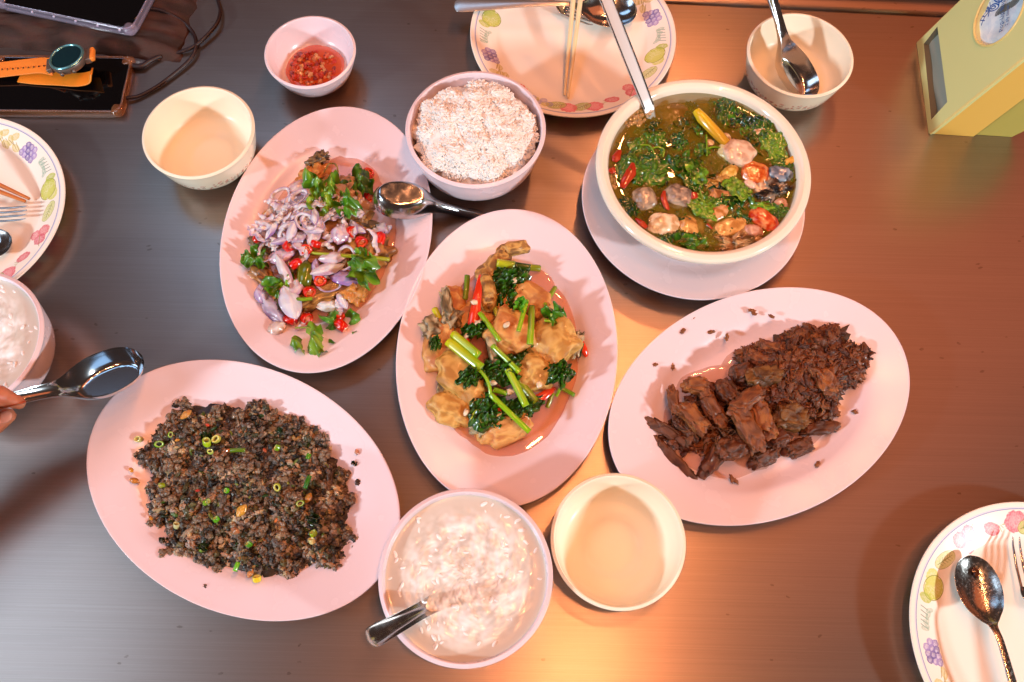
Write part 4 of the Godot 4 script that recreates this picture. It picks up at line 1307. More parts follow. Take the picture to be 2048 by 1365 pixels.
	for k in 150:
		var q := Vector3(0.2008, 0.0240, -0.2274)
		var p := heap_point(q, 0.042, 0.021, deg_to_rad(8), sqrt(rng.randf()), rng.randf() * TAU)
		p.y = 0.020 + rng.randf_range(0.0, 0.014)
		var s := rng.randf_range(0.005, 0.011)
		cling.append(Transform3D(turn(rng.randf() * TAU, rng.randf_range(-0.5, 0.5), rng.randf() * TAU).scaled_local(Vector3(s, s, s)), p - pile.position))
		cling_c.append([lin("8a5428"), lin("5c3416"), lin("70441c")][k % 3])
	swarm("clinging_fibres", wisp, meat, cling, cling_c, pile)
	var rim_marks := [[Vector3(0.2006, 0.0000, -0.3704), "the soup saucer"], [Vector3(0.2705, 0.0000, -0.3721), "the saucer's far side"], [Vector3(0.1176, 0.0000, -0.2888), "the celery fish plate"], [Vector3(0.1141, 0.0000, -0.1738), "the empty cream bowl"], [Vector3(0.2259, 0.0000, -0.1566), "the near rim"], [Vector3(0.3362, 0.0000, -0.1787), "the printed plate"], [Vector3(0.3915, 0.0000, -0.2841), "the bare steel"]]
	for q in [Vector3(0.1856, 0.0210, -0.3388), Vector3(0.2501, 0.0220, -0.3456), Vector3(0.2483, 0.0220, -0.3489), Vector3(0.2683, 0.0210, -0.3431), Vector3(0.1755, 0.0210, -0.3246), Vector3(0.2215, 0.0170, -0.3207), Vector3(0.1455, 0.0190, -0.2880), Vector3(0.1642, 0.0140, -0.2886), Vector3(0.1350, 0.0120, -0.2019), Vector3(0.2363, 0.0080, -0.1896), Vector3(0.2159, 0.0120, -0.1744), Vector3(0.2192, 0.0120, -0.1726), Vector3(0.3002, 0.0150, -0.1899), Vector3(0.3452, 0.0120, -0.2445), Vector3(0.3650, 0.0110, -0.2933), Vector3(0.1841, 0.0080, -0.2025), Vector3(0.2056, 0.0160, -0.3263)]:
		single("beef_crumb", blob(2, int(absf(q.z) * 8000), Vector3(rng.randf_range(0.0022, 0.0046), 0.0012, 0.0018), 0.4, 2.0, [lin("6a3a1a"), lin("9c5c2c")]), meat, "small brown beef crumb on its plate, towards " + beside(q, rim_marks), "crumb", q + Vector3(0, 0.0006, 0), turn(rng.randf() * TAU), "crumbs on the beef plate")


func minced_meat() -> void:
	var meat := grain(vmat(0.42, 0.2), 60.0, 0.7, noise_tex(0.08, 84, 256, [], true, 6.0))
	single("mince_oil", film_mesh(0.112, 0.078, 21, 0.14), film("cf7a4a", 0.34, 0.16), "thin orange oil around the minced meat", "sauce", Vector3(-0.2558, 0.0056, -0.1571), Basis(Vector3.UP, -deg_to_rad(24)))
	var pile := thing("minced_meat", "broad heap of dark fried minced meat crumbs on the oval plate", "minced meat", Vector3(-0.2521, 0.0060, -0.1556))
	var bearing := deg_to_rad(24)
	part("mound", blob(4, 15, Vector3(0.103, 0.013, 0.070), 0.10, 2.0, [lin("241c16"), lin("3c2f24"), lin("4a3c2e")], {"fine": 0.10, "fine_freq": 9.0}), meat, pile, Vector3.ZERO, Basis(Vector3.UP, -bearing))
	var shapes := []
	for k in 4:
		shapes.append(blob(2, 30 + k, Vector3(0.5, 0.44, 0.46), 0.34, 1.5, [Color.WHITE, Color(0.66, 0.66, 0.66)], {"fine": 0.12, "fine_freq": 3.2, "square": 0.8}))
	var hues := [lin("7a6a5c"), lin("928072"), lin("5f5044"), lin("8a7860"), lin("4c4036"), lin("9c8a72"), lin("6b5a4c"), lin("2a2219"), lin("a08a64"), lin("5c5632"), lin("3a3a20"), lin("221c16"), lin("86684c")]
	for kind in 4:
		var places := []
		var colours := []
		for k in 1500:
			var r := sqrt(rng.randf()) * 1.06
			var ang := rng.randf() * TAU
			var edge := 1.0 + 0.08 * sin(ang * 4.0 + 0.6) + 0.07 * sin(ang * 9.0) + 0.07 * sin(ang * 17.0 + 2.0)
			var p := heap_point(Vector3.ZERO, 0.106, 0.075, bearing, r * edge, ang)
			noise.seed = 77
			noise.frequency = 28.0
			var lump := noise.get_noise_2d(p.x, p.z)
			p.y = maxf(0.001, 0.014 * sqrt(maxf(0.0, 1.0 - r * r * 0.9)) + 0.006 * lump + rng.randf_range(-0.001, 0.004))
			var s := rng.randf_range(0.0022, 0.0060) * (1.35 if rng.randf() < 0.12 else 1.0)
			places.append(Transform3D(Basis.from_euler(Vector3(rng.randf() * TAU, rng.randf() * TAU, rng.randf() * TAU)).scaled_local(Vector3(s, s, s) * Vector3(rng.randf_range(0.75, 1.6), rng.randf_range(0.6, 1.0), 1)), p))
			noise.seed = 78
			var patch := clampf(0.95 + 0.9 * noise.get_noise_2d(p.x * 1.3, p.z * 1.3), 0.5, 1.35)
			colours.append(hues[rng.randi() % hues.size()] * patch * rng.randf_range(1.0, 1.55))
		swarm("crumbs", shapes[kind], meat, places, colours, pile)
	var greens := []
	var green_c := []
	for k in 150:
		var p := heap_point(Vector3.ZERO, 0.100, 0.070, bearing, sqrt(rng.randf()), rng.randf() * TAU)
		var r := Vector2(p.x, p.z).length() / 0.1
		var s := rng.randf_range(0.003, 0.007)
		greens.append(Transform3D(turn(rng.randf() * TAU, rng.randf_range(-0.5, 0.5), rng.randf() * 6.0).scaled_local(Vector3(s, s * 0.35, s * 0.6)), p + Vector3(0, 0.015 * sqrt(maxf(0.0, 1.0 - r * r)) + 0.003, 0)))
		green_c.append([lin("2c4c14"), lin("4c6c1c"), lin("1c2c10"), lin("7c8c34"), lin("8c5c2c"), lin("a8803c")][k % 6])
	swarm("herb_bits", shapes[0], meat, greens, green_c, pile)
	# larger clumps that keep their own shape
	var clump_c := [lin("4c3a2c"), lin("806650"), lin("9c8262"), lin("6a5442")]
	for d in [[Vector3(-0.3253, 0.0100, -0.2398), 26, "knobbly meat clump set apart at the heap's upper tip"], [Vector3(-0.3331, 0.0120, -0.2255), 24, "dark meat clump below the one at the upper tip"], [Vector3(-0.3297, 0.0100, -0.2481), 12, "smallest meat knob beyond the upper tip"], [Vector3(-0.2899, 0.0150, -0.2287), 26, "meat clump on the upper edge, first after the tip"], [Vector3(-0.2684, 0.0160, -0.2258), 24, "meat clump on the upper edge, second after the tip"], [Vector3(-0.2362, 0.0130, -0.2274), 28, "meat clump on the upper edge near the celery fish plate"], [Vector3(-0.2232, 0.0130, -0.2225), 22, "rounded meat clump on the upper edge beside the dark green ring"], [Vector3(-0.3237, 0.0190, -0.1722), 36, "wide crusty meat clump near the plate's pale rim"], [Vector3(-0.3196, 0.0180, -0.1460), 38, "big grey meat clump with green flecks at the side"], [Vector3(-0.2724, 0.0220, -0.1726), 34, "crusty meat clump in the upper middle of the heap"], [Vector3(-0.2526, 0.0230, -0.1704), 30, "brown meat clump in the exact middle"], [Vector3(-0.3370, 0.0100, -0.1196), 26, "meat clump at the lower side edge"], [Vector3(-0.3191, 0.0130, -0.0919), 26, "meat clump alone near the lower edge"], [Vector3(-0.2868, 0.0100, -0.0875), 26, "meat clump at the bottom edge above a lone crumb"], [Vector3(-0.2692, 0.0100, -0.0797), 22, "meat clump at the bottom edge beside a green sliver"], [Vector3(-0.2019, 0.0110, -0.2144), 28, "meat clump on the upper outer slope"], [Vector3(-0.1839, 0.0160, -0.1858), 34, "dark meat clump on the outer slope"], [Vector3(-0.1735, 0.0180, -0.1588), 26, "meat clump beside a green stem on the outer slope"], [Vector3(-0.1516, 0.0130, -0.1458), 24, "meat clump on the far outer edge near the congee"], [Vector3(-0.1589, 0.0120, -0.1701), 22, "meat clump on the outer edge above the dark leaf bit"], [Vector3(-0.1751, 0.0160, -0.1028), 26, "meat clump at the lower outer edge"], [Vector3(-0.2107, 0.0180, -0.0926), 24, "meat clump at the lower edge beside the pale chip"], [Vector3(-0.2313, 0.0210, -0.1146), 30, "meat clump in the lower middle"], [Vector3(-0.2886, 0.0190, -0.1183), 32, "golden brown meat clump in the lower half"], [Vector3(-0.3383, 0.0150, -0.2051), 24, "meat clump above the green ring by the side edge"], [Vector3(-0.1532, 0.0130, -0.1129), 20, "meat knob at the outermost corner of the heap"], [Vector3(-0.2018, 0.0220, -0.1430), 28, "meat clump past the middle beside a yellow ring"]]:
		var cl: Vector3 = d[0]
		var s: float = d[1] / 1850.0
		single("meat_clump", nodules(int(absf(cl.x) * 50000.0) % 91, s, clump_c), meat, d[2], "minced meat", cl + Vector3(0, 0.003, 0), turn(rng.randf() * TAU), "clumps in the minced meat")
	# spring onion, chips and leaf bits
	var fresh := vmat(0.2, 0.5)
	for d in [
			[Vector3(-0.3623, 0.0100, -0.1993), 9, "d6d07c", "pale spring onion ring lying off the heap by the rim"], [Vector3(-0.3392, 0.0160, -0.1933), 10, "6cae1c", "bright green spring onion ring at the side edge"], [Vector3(-0.3293, 0.0170, -0.2028), 7, "8cba2c", "small green spring onion bit near the side edge"], [Vector3(-0.2919, 0.0200, -0.1953), 11, "a8c820", "largest yellow-green spring onion ring on the heap"], [Vector3(-0.2832, 0.0200, -0.1985), 10, "d2cc58", "yellow spring onion ring touching the largest green one"], [Vector3(-0.2867, 0.0210, -0.1858), 7, "b8d060", "pale green spring onion bit under the largest ring"], [Vector3(-0.2235, 0.0200, -0.1914), 7, "74a41c", "green spring onion bit high on the heap"], [Vector3(-0.2181, 0.0220, -0.1531), 9, "b4bc2c", "yellow-green ring in the outer middle of the heap"], [Vector3(-0.2647, 0.0230, -0.1486), 6, "58b414", "vivid green bit near the middle"], [Vector3(-0.2826, 0.0210, -0.1377), 8, "6c9c1c", "green curved bit below the middle"], [Vector3(-0.2712, 0.0210, -0.1220), 7, "58a81c", "bright green bit in the lower middle"], [Vector3(-0.3095, 0.0150, -0.1166), 8, "b8bc84", "whitish spring onion bit on the lower side"], [Vector3(-0.1949, 0.0210, -0.1387), 9, "7c9c20", "green flattened ring on the outer slope"], [Vector3(-0.1803, 0.0180, -0.1115), 8, "9cc01c", "lime spring onion bit near the lower outer edge"], [Vector3(-0.1809, 0.0180, -0.1046), 8, "dccc84", "cream spring onion bit touching the lime one"], [Vector3(-0.2383, 0.0190, -0.1001), 7, "4c9414", "small green bit near the bottom"], [Vector3(-0.2815, 0.0140, -0.0953), 9, "6c9820", "green spring onion ring near the bottom edge"], [Vector3(-0.2294, 0.0100, -0.0707), 9, "e0cc2c", "yellow spring onion ring below the heap on bare plate"], [Vector3(-0.3289, 0.0170, -0.1536), 7, "8c9c1c", "olive bit beside the big grey clump"]]:
		var q: Vector3 = d[0]
		single("spring_onion_ring", onion_ring(d[1] / 1850.0 * 0.82, lin(d[2])), fresh, d[3], "spring onion", q + Vector3(0, 0.0075, 0), turn(rng.randf() * TAU, rng.randf_range(-0.6, 0.6), rng.randf_range(-0.8, 0.8)), "spring onion bits on the minced meat")
	for d in [[Vector3(-0.1907, 0.0200, -0.1589), 24, "2c6a14", "upright green stem on the outer slope"], [Vector3(-0.2601, 0.0220, -0.1876), 26, "5c7a1c", "flat olive stem lying high on the heap"], [Vector3(-0.2485, 0.0130, -0.0807), 16, "6cb81c", "bright green stem at the bottom edge"], [Vector3(-0.1930, 0.0180, -0.1841), 10, "4c8a1c", "tiny stem on the outer slope"]]:
		var q: Vector3 = d[0]
		single("onion_stalk", stick_mesh(d[1] / 1850.0, 0.0021, lin(d[2]), lin(d[2]), 0.05, false), fresh, d[3], "spring onion", q + Vector3(0, 0.008, 0), turn(deg_to_rad(3.0 if d[1] == 26 else 76.0)), "green stalks on the minced meat")
	for d in [[Vector3(-0.3184, 0.0150, -0.2239), 24, "cc9448", "tan fried chip at the heap's upper tip"], [Vector3(-0.3586, 0.0100, -0.1588), 18, "c07834", "orange curled chip near the rim beside the heap"], [Vector3(-0.2486, 0.0220, -0.1303), 26, "d09a3c", "golden sliver in the lower middle of the heap"], [Vector3(-0.2688, 0.0220, -0.1874), 12, "b4602c", "orange sliver beside the olive stem"], [Vector3(-0.2152, 0.0220, -0.1222), 9, "d8783c", "round orange bit in the lower outer half"], [Vector3(-0.1881, 0.0200, -0.1437), 20, "a87028", "brown curled chip beside the flattened green ring"], [Vector3(-0.3211, 0.0180, -0.1972), 9, "d8903c", "small amber bit near the side edge"], [Vector3(-0.3367, 0.0100, -0.1234), 10, "c88430", "amber bit at the lower side edge"], [Vector3(-0.3639, 0.0100, -0.1689), 12, "d89030", "amber blob on the plate beside the heap"], [Vector3(-0.2362, 0.0100, -0.0759), 18, "c08048", "tan chip above the yellow ring off the heap"], [Vector3(-0.1480, 0.0130, -0.1908), 12, "d08c6c", "small pinkish chip on the plate's outer rim"], [Vector3(-0.2523, 0.0200, -0.1120), 20, "a06c48", "round brown chip near the bottom middle"], [Vector3(-0.2349, 0.0210, -0.1884), 10, "b0502c", "rust coloured bit high on the heap"], [Vector3(-0.2944, 0.0180, -0.2129), 9, "d0442c", "red chilli fleck under the upper clumps"], [Vector3(-0.2928, 0.0210, -0.1483), 9, "b83c30", "dark red chilli fleck showing in the heap"]]:
		var q: Vector3 = d[0]
		single("fried_chip", petal(d[1] / 1850.0, d[1] / 3000.0, 0.002, 0.0012, lin(d[2]) * 0.8, lin(d[2]), int(absf(q.x) * 50000.0) % 91), fresh, d[3], "fried chip", q + Vector3(0, 0.008, 0), turn(rng.randf() * TAU, 0.2, rng.randf_range(-0.3, 0.3)), "chips on the minced meat")
	for d in [[Vector3(-0.1465, 0.0100, -0.1797), 14, "dark green leaf bit alone on the plate's outer rim"], [Vector3(-0.2814, 0.0170, -0.1040), 26, "black fried leaf in the lower half"], [Vector3(-0.3165, 0.0100, -0.1024), 18, "black leaf scrap at the lower side"], [Vector3(-0.2222, 0.0160, -0.2125), 15, "dark green ring at the upper edge"], [Vector3(-0.1842, 0.0200, -0.1297), 30, "black fried leaf on the outer slope"], [Vector3(-0.2891, 0.0190, -0.2061), 22, "grey-green leaf scrap above the largest ring"]]:
		var q: Vector3 = d[0]
		single("fried_leaf", leaf(d[1] / 1850.0, 2, int(absf(q.x) * 50000.0) % 91, 0.5, lin("0c1a0a"), lin("24401c")), fresh, d[2], "fried leaf", q + Vector3(0, 0.008, 0), turn(rng.randf() * TAU, 0.2, 0.3), "fried leaves on the minced meat")
	var mince_marks := [[Vector3(-0.3358, 0.0000, -0.0784), "the near rim"], [Vector3(-0.2795, 0.0000, -0.0526), "the bare steel in front"], [Vector3(-0.1265, 0.0000, -0.1685), "the celery fish plate"], [Vector3(-0.2123, 0.0000, -0.2487), "the shallot fish plate"], [Vector3(-0.1303, 0.0000, -0.0966), "the congee"]]
	for q in [Vector3(-0.3193, 0.0140, -0.0795), Vector3(-0.3028, 0.0130, -0.0782), Vector3(-0.2756, 0.0160, -0.0625), Vector3(-0.1452, 0.0140, -0.1621), Vector3(-0.2062, 0.0140, -0.2237), Vector3(-0.1550, 0.0130, -0.0926), Vector3(-0.1480, 0.0160, -0.1916)]:
		single("meat_crumb", blob(2, int(absf(q.z) * 9000), Vector3(0.0030, 0.0022, 0.0026), 0.3, 2.0, [lin("33241c"), lin("5c4636")]), meat, "single dark meat crumb on the mince plate, towards " + beside(q, mince_marks), "crumb", q + Vector3(0, 0.0015, 0), turn(rng.randf() * TAU), "crumbs on the mince plate")


func onion_ring(r: float, c: Color) -> ArrayMesh:
	var h := r * 1.3
	var prof := [[0.62, -0.5], [0.92, -0.5], [1.0, -0.3], [1.0, 0.3], [0.92, 0.5], [0.62, 0.5], [0.55, 0.0], [0.62, -0.5]]
	var p := PackedVector3Array()
	var pc := PackedColorArray()
	for q in prof:
		for i in 17:
			var a := TAU * (i % 16) / 16.0
			p.append(Vector3(cos(a) * q[0] * r, q[1] * h, sin(a) * q[0] * r * 0.75))
			pc.append(c.lerp(lin("e8e4a0"), smoothstep(0.95, 0.55, q[0]) * 0.6))
	return grid(p, 17, prof.size(), "closed", true, true, pc)


func nodules(seed_in: int, s: float, colours: Array) -> ArrayMesh:
	# a clump of minced meat: little knobs grown together into one skin
	var r := RandomNumberGenerator.new()
	r.seed = seed_in
	var st := SurfaceTool.new()
	st.begin(Mesh.PRIMITIVE_TRIANGLES)
	for k in 26:
		var d := Vector3(r.randfn(), r.randfn() * 0.7, r.randfn()).normalized() * s * r.randf_range(0.18, 0.46)
		d.y *= 0.7
		var q := s * r.randf_range(0.09, 0.19)
		var tone := r.randf_range(0.75, 1.2)
		var c := []
		for h in colours:
			c.append(h * tone)
		st.append_from(blob(2, r.randi() % 90, Vector3(q, q * 0.9, q * 0.85), 0.16, 1.4, c, {"fine": 0.06, "fine_freq": 3.5}), 0, Transform3D(Basis.from_euler(Vector3(r.randf() * 6.0, r.randf() * 6.0, 0)), d))
	return st.commit()


func soup() -> void:
	var y := 0.0755
	var wet := vmat(0.16, 0.6)
	var leafy := vmat(0.14, 0.7)
	var centre := Vector3(0.1930, 0.0, -0.4834)
	# the broth: a cloudy layer over a darker depth
	var broth := thing("soup_broth", "cloudy olive-orange soup broth filling the large white bowl", "soup", centre)
	noise.seed = 4
	noise.frequency = 1.0
	var p := PackedVector3Array()
	var p2 := PackedVector3Array()
	var pc := PackedColorArray()
	for j in 25:
		for i in 73:
			var a := TAU * (i % 72) / 72.0
			var r := j / 24.0
			var q := Vector3(cos(a) * r, 0, sin(a) * r)
			var edge := 0.0022 * pow(r, 40.0)
			p.append(Vector3(q.x * 0.0979, y + edge + 0.00012 * noise.get_noise_2d(q.x * 5.0, q.z * 5.0), q.z * 0.0979))
			p2.append(Vector3(q.x * 0.0925, y - 0.0105 + 0.004 * noise.get_noise_2d(q.x * 4.0, q.z * 4.0), q.z * 0.0925))
			var w := clampf(0.5 + 0.9 * noise.get_noise_2d(q.x * 2.0 + 5.0, q.z * 2.0) + 0.4 * noise.get_noise_2d(q.x * 7.0, q.z * 7.0), 0.0, 1.0)
			pc.append(lin("606a10").lerp(lin("a8701c"), w).lerp(lin("b8742c"), smoothstep(0.85, 1.0, r) * 0.6))
	part("depth", grid(p2, 73, 25, "up", true, false, pc), vmat(0.5), broth)
	var top := film("7c6c14", 0.50, 0.03)
	part("surface", grid(p, 73, 25, "up", true), top, broth)

	# pieces: [name, category, centre, size, yaw, colours, amp, seed, label]
	var grey := [lin("6a5a50"), lin("94806e"), lin("b09a84")]
	var fishy := [lin("c49a6c"), lin("e0bc90"), lin("f0d8b4")]
	var pinkish := [lin("9c7858"), lin("b89474"), lin("ccac8c")]
	for d in [
			["fish_ball", "fish ball", Vector3(0.1328, 0.0750, -0.4485), Vector3(0.027, 0.018, 0.029), 20, [lin("84705c"), lin("a48e78"), lin("b8a284")], 0.10, 1, "pinkish grey mushroom cap with a dark dimple in the soup"],
			["mushroom", "mushroom", Vector3(0.1677, 0.0755, -0.4526), Vector3(0.026, 0.018, 0.034), 70, grey, 0.14, 2, "dark grey mushroom cap beside the dimpled one"],
			["fish_chunk", "fish", Vector3(0.1507, 0.0755, -0.4189), Vector3(0.034, 0.020, 0.026), 8, fishy, 0.16, 3, "white flaky fish chunk near the bowl's front"],
			["fish_chunk", "fish", Vector3(0.1778, 0.0715, -0.4190), Vector3(0.036, 0.018, 0.028), -15, [lin("a87438"), lin("c8924c"), lin("d8a860")], 0.14, 4, "sunken orange fish chunk joined to the white one"],
			["mushroom", "mushroom", Vector3(0.1695, 0.0680, -0.5567), Vector3(0.044, 0.016, 0.036), 0, [lin("94602c"), lin("a8703c"), lin("b8804c")], 0.12, 5, "broad mushroom piece sunk in the broth near the ladle handle"],
			["mushroom_slice", "mushroom", Vector3(0.2335, 0.0810, -0.5051), Vector3(0.031, 0.012, 0.034), 65, [lin("c49c80"), lin("d8b496"), lin("e2c8ac")], 0.10, 6, "pink cut mushroom half standing highest in the soup"],
			["mushroom_slice", "mushroom", Vector3(0.2282, 0.0770, -0.5034), Vector3(0.024, 0.014, 0.038), 55, [lin("c0b878"), lin("d8cc9c")], 0.10, 7, "pale yellow edge of the pink mushroom half"],
			["galangal_slab", "galangal", Vector3(0.2179, 0.0765, -0.4177), Vector3(0.042, 0.008, 0.021), 22, [lin("b07838"), lin("d09a54"), lin("dcac68")], 0.10, 8, "flat tan galangal slab near the crumbly meat"],
			["galangal_slab", "galangal", Vector3(0.2059, 0.0770, -0.4333), Vector3(0.030, 0.009, 0.016), 38, [lin("a86c34"), lin("cc945c"), lin("d8a878")], 0.10, 9, "small pointed galangal piece in the middle of the front half"],
			["lemongrass_cut", "lemongrass", Vector3(0.2196, 0.0765, -0.4791), Vector3(0.034, 0.010, 0.015), 48, [lin("b88c34"), lin("d8b054"), lin("e0c070")], 0.06, 10, "short tan lemongrass cut below the pink mushroom"],
			["tomato_wedge", "tomato", Vector3(0.2483, 0.0785, -0.4815), Vector3(0.026, 0.014, 0.030), 70, [lin("b04414"), lin("c8642c"), lin("d88848")], 0.12, 11, "orange-red tomato wedge with torn skin"],
			["tomato_wedge", "tomato", Vector3(0.2526, 0.0780, -0.4263), Vector3(0.034, 0.014, 0.020), -40, [lin("b83410"), lin("cc5428"), lin("dc8450")], 0.10, 12, "bright red tomato wedge nearest the bowl's outer front rim"],
			["fish_skin", "fish", Vector3(0.2741, 0.0785, -0.4810), Vector3(0.018, 0.012, 0.028), 80, [lin("3c4a58"), lin("6c7c8c"), lin("8c98a4")], 0.22, 13, "silvery blue fish skin by the rim"],
			["fish_skin", "fish", Vector3(0.2676, 0.0770, -0.4631), Vector3(0.034, 0.012, 0.022), 30, [lin("14100e"), lin("2c241e"), lin("8c8070")], 0.40, 14, "blackened fish skin below the silvery piece"],
			["fish_chunk", "fish", Vector3(0.2565, 0.0745, -0.4680), Vector3(0.026, 0.014, 0.022), 10, pinkish, 0.2, 15, "pinkish fish flake between tomato and black skin"],
			["shallot_half", "shallot", Vector3(0.2407, 0.0765, -0.4131), Vector3(0.022, 0.012, 0.016), -20, [lin("b88468"), lin("d8a890")], 0.06, 16, "round pale shallot half beside the galangal slab"],
			["meat_crumble", "minced meat", Vector3(0.2237, 0.0760, -0.3999), Vector3(0.044, 0.014, 0.022), 12, [lin("5c4020"), lin("9c7448"), lin("bc9464")], 0.36, 17, "crumbly brown meat cluster at the front rim"],
			["meat_crumble", "minced meat", Vector3(0.2109, 0.0760, -0.4713), Vector3(0.030, 0.010, 0.014), 25, [lin("8c6420"), lin("c49a54"), lin("a87c38")], 0.34, 18, "tan shredded bit beside the dark leaf in the centre"],
			["fish_chunk", "fish", Vector3(0.2089, 0.0755, -0.4554), Vector3(0.034, 0.010, 0.016), 0, [lin("7c4c24"), lin("b07844"), lin("c89468")], 0.28, 19, "brown fish flake below the dark leaf in the centre"],
			["fish_chunk", "fish", Vector3(0.2715, 0.0770, -0.4455), Vector3(0.015, 0.010, 0.013), 40, [lin("c09478"), lin("dcb8a0")], 0.12, 20, "tiny pale fish bit touching the rim"],
			["ginger_shred", "ginger", Vector3(0.2899, 0.0800, -0.4987), Vector3(0.026, 0.005, 0.008), 28, [lin("d09c34"), lin("e8c060")], 0.25, 21, "yellow shred stuck on the bowl's rim"],
			["garlic_clove", "garlic", Vector3(0.2233, 0.0780, -0.5244), Vector3(0.007, 0.006, 0.014), 15, fishy, 0.1, 22, "small cream garlic bit beside the lemongrass tip"],
			["garlic_clove", "garlic", Vector3(0.2595, 0.0780, -0.5342), Vector3(0.021, 0.007, 0.009), 25, fishy, 0.2, 23, "cream garlic sliver among the leaves near the far rim"],
			["garlic_clove", "garlic", Vector3(0.2418, 0.0790, -0.4678), Vector3(0.013, 0.007, 0.009), -35, [lin("dca88c"), lin("f0c8ac")], 0.1, 24, "pink garlic bit below the tomato wedge"],
			["garlic_clove", "garlic", Vector3(0.2040, 0.0775, -0.5180), Vector3(0.010, 0.006, 0.009), 0, [lin("b88c58"), lin("d8b080")], 0.1, 25, "tan garlic bit under the lemongrass stalk"]]:
		single(d[0], blob(3 if d[3].x < 0.02 else 4, d[7] + 11, d[3] * 0.5, d[6] * (0.9 if d[6] > 0.25 else 0.55), 1.1, d[5], {"square": 0.88, "fine": d[6] * (0.4 if d[6] > 0.3 else 0.12), "fine_freq": 4.0, "ridged": d[6] > 0.3}), wet, d[8], d[1], d[2] - Vector3(0, 0.0035, 0), turn(deg_to_rad(d[4])))
	single("lemongrass_stalk", tube([Vector3(0.1902, 0.0830, -0.5523), Vector3(0.1955, 0.0830, -0.5435), Vector3(0.2089, 0.0800, -0.5289), Vector3(0.2213, 0.0770, -0.5163)], [0.0045, 0.0062, 0.0060, 0.0052], 14, 0.9, [lin("d8c020"), lin("dcb828"), lin("cc9c24"), lin("b88424")]), wet, "long yellow lemongrass stalk floating at a slant", "lemongrass")
	var red := vmat(0.12, 0.8)
	for d in [
			[[Vector3(0.1215, 0.0775, -0.4893), Vector3(0.1189, 0.0785, -0.4770), Vector3(0.1135, 0.0785, -0.4678), Vector3(0.1094, 0.0765, -0.4594)], [0.002, 0.006, 0.005, 0.003], "large torn red chilli skin in the soup beside the side leaves"],
			[[Vector3(0.1086, 0.0770, -0.5053), Vector3(0.1040, 0.0780, -0.4946), Vector3(0.1019, 0.0770, -0.4903)], [0.002, 0.005, 0.002], "red chilli piece by the bowl's side rim"],
			[[Vector3(0.0986, 0.0770, -0.4817), Vector3(0.1015, 0.0775, -0.4766)], [0.005, 0.003], "dark red chilli bit at the side rim"],
			[[Vector3(0.1528, 0.0770, -0.4566), Vector3(0.1512, 0.0778, -0.4478), Vector3(0.1538, 0.0775, -0.4387), Vector3(0.1564, 0.0765, -0.4347)], [0.0015, 0.0032, 0.003, 0.0012], "thin bowed chilli sliver beside the dark mushroom cap"],
			[[Vector3(0.1820, 0.0765, -0.4553), Vector3(0.1833, 0.0775, -0.4476)], [0.0045, 0.004], "red chilli bit past the dark mushroom cap"],
			[[Vector3(0.1225, 0.0765, -0.4239), Vector3(0.1281, 0.0775, -0.4177), Vector3(0.1332, 0.0765, -0.4133)], [0.0015, 0.0036, 0.002], "red chilli sliver beside the white fish chunk"],
			[[Vector3(0.1944, 0.0765, -0.4194), Vector3(0.1990, 0.0765, -0.4138)], [0.0014, 0.0010], "hair-thin chilli thread before the galangal slab"]]:
		single("chilli_skin", tube(spline(d[0], 5), lerped(d[1], d[0].size(), 5), 10, 0.4, [lin("a83418")]), red, d[2], "chilli", Vector3.ZERO, Basis(), "red chilli in the soup")

	# herb leaves, floating and just under the surface
	var g := [[lin("1c420a"), lin("346410")], [lin("2c5410"), lin("4c7c18")], [lin("0e2a08"), lin("1e4a12")], [lin("44741a"), lin("78a428")]]
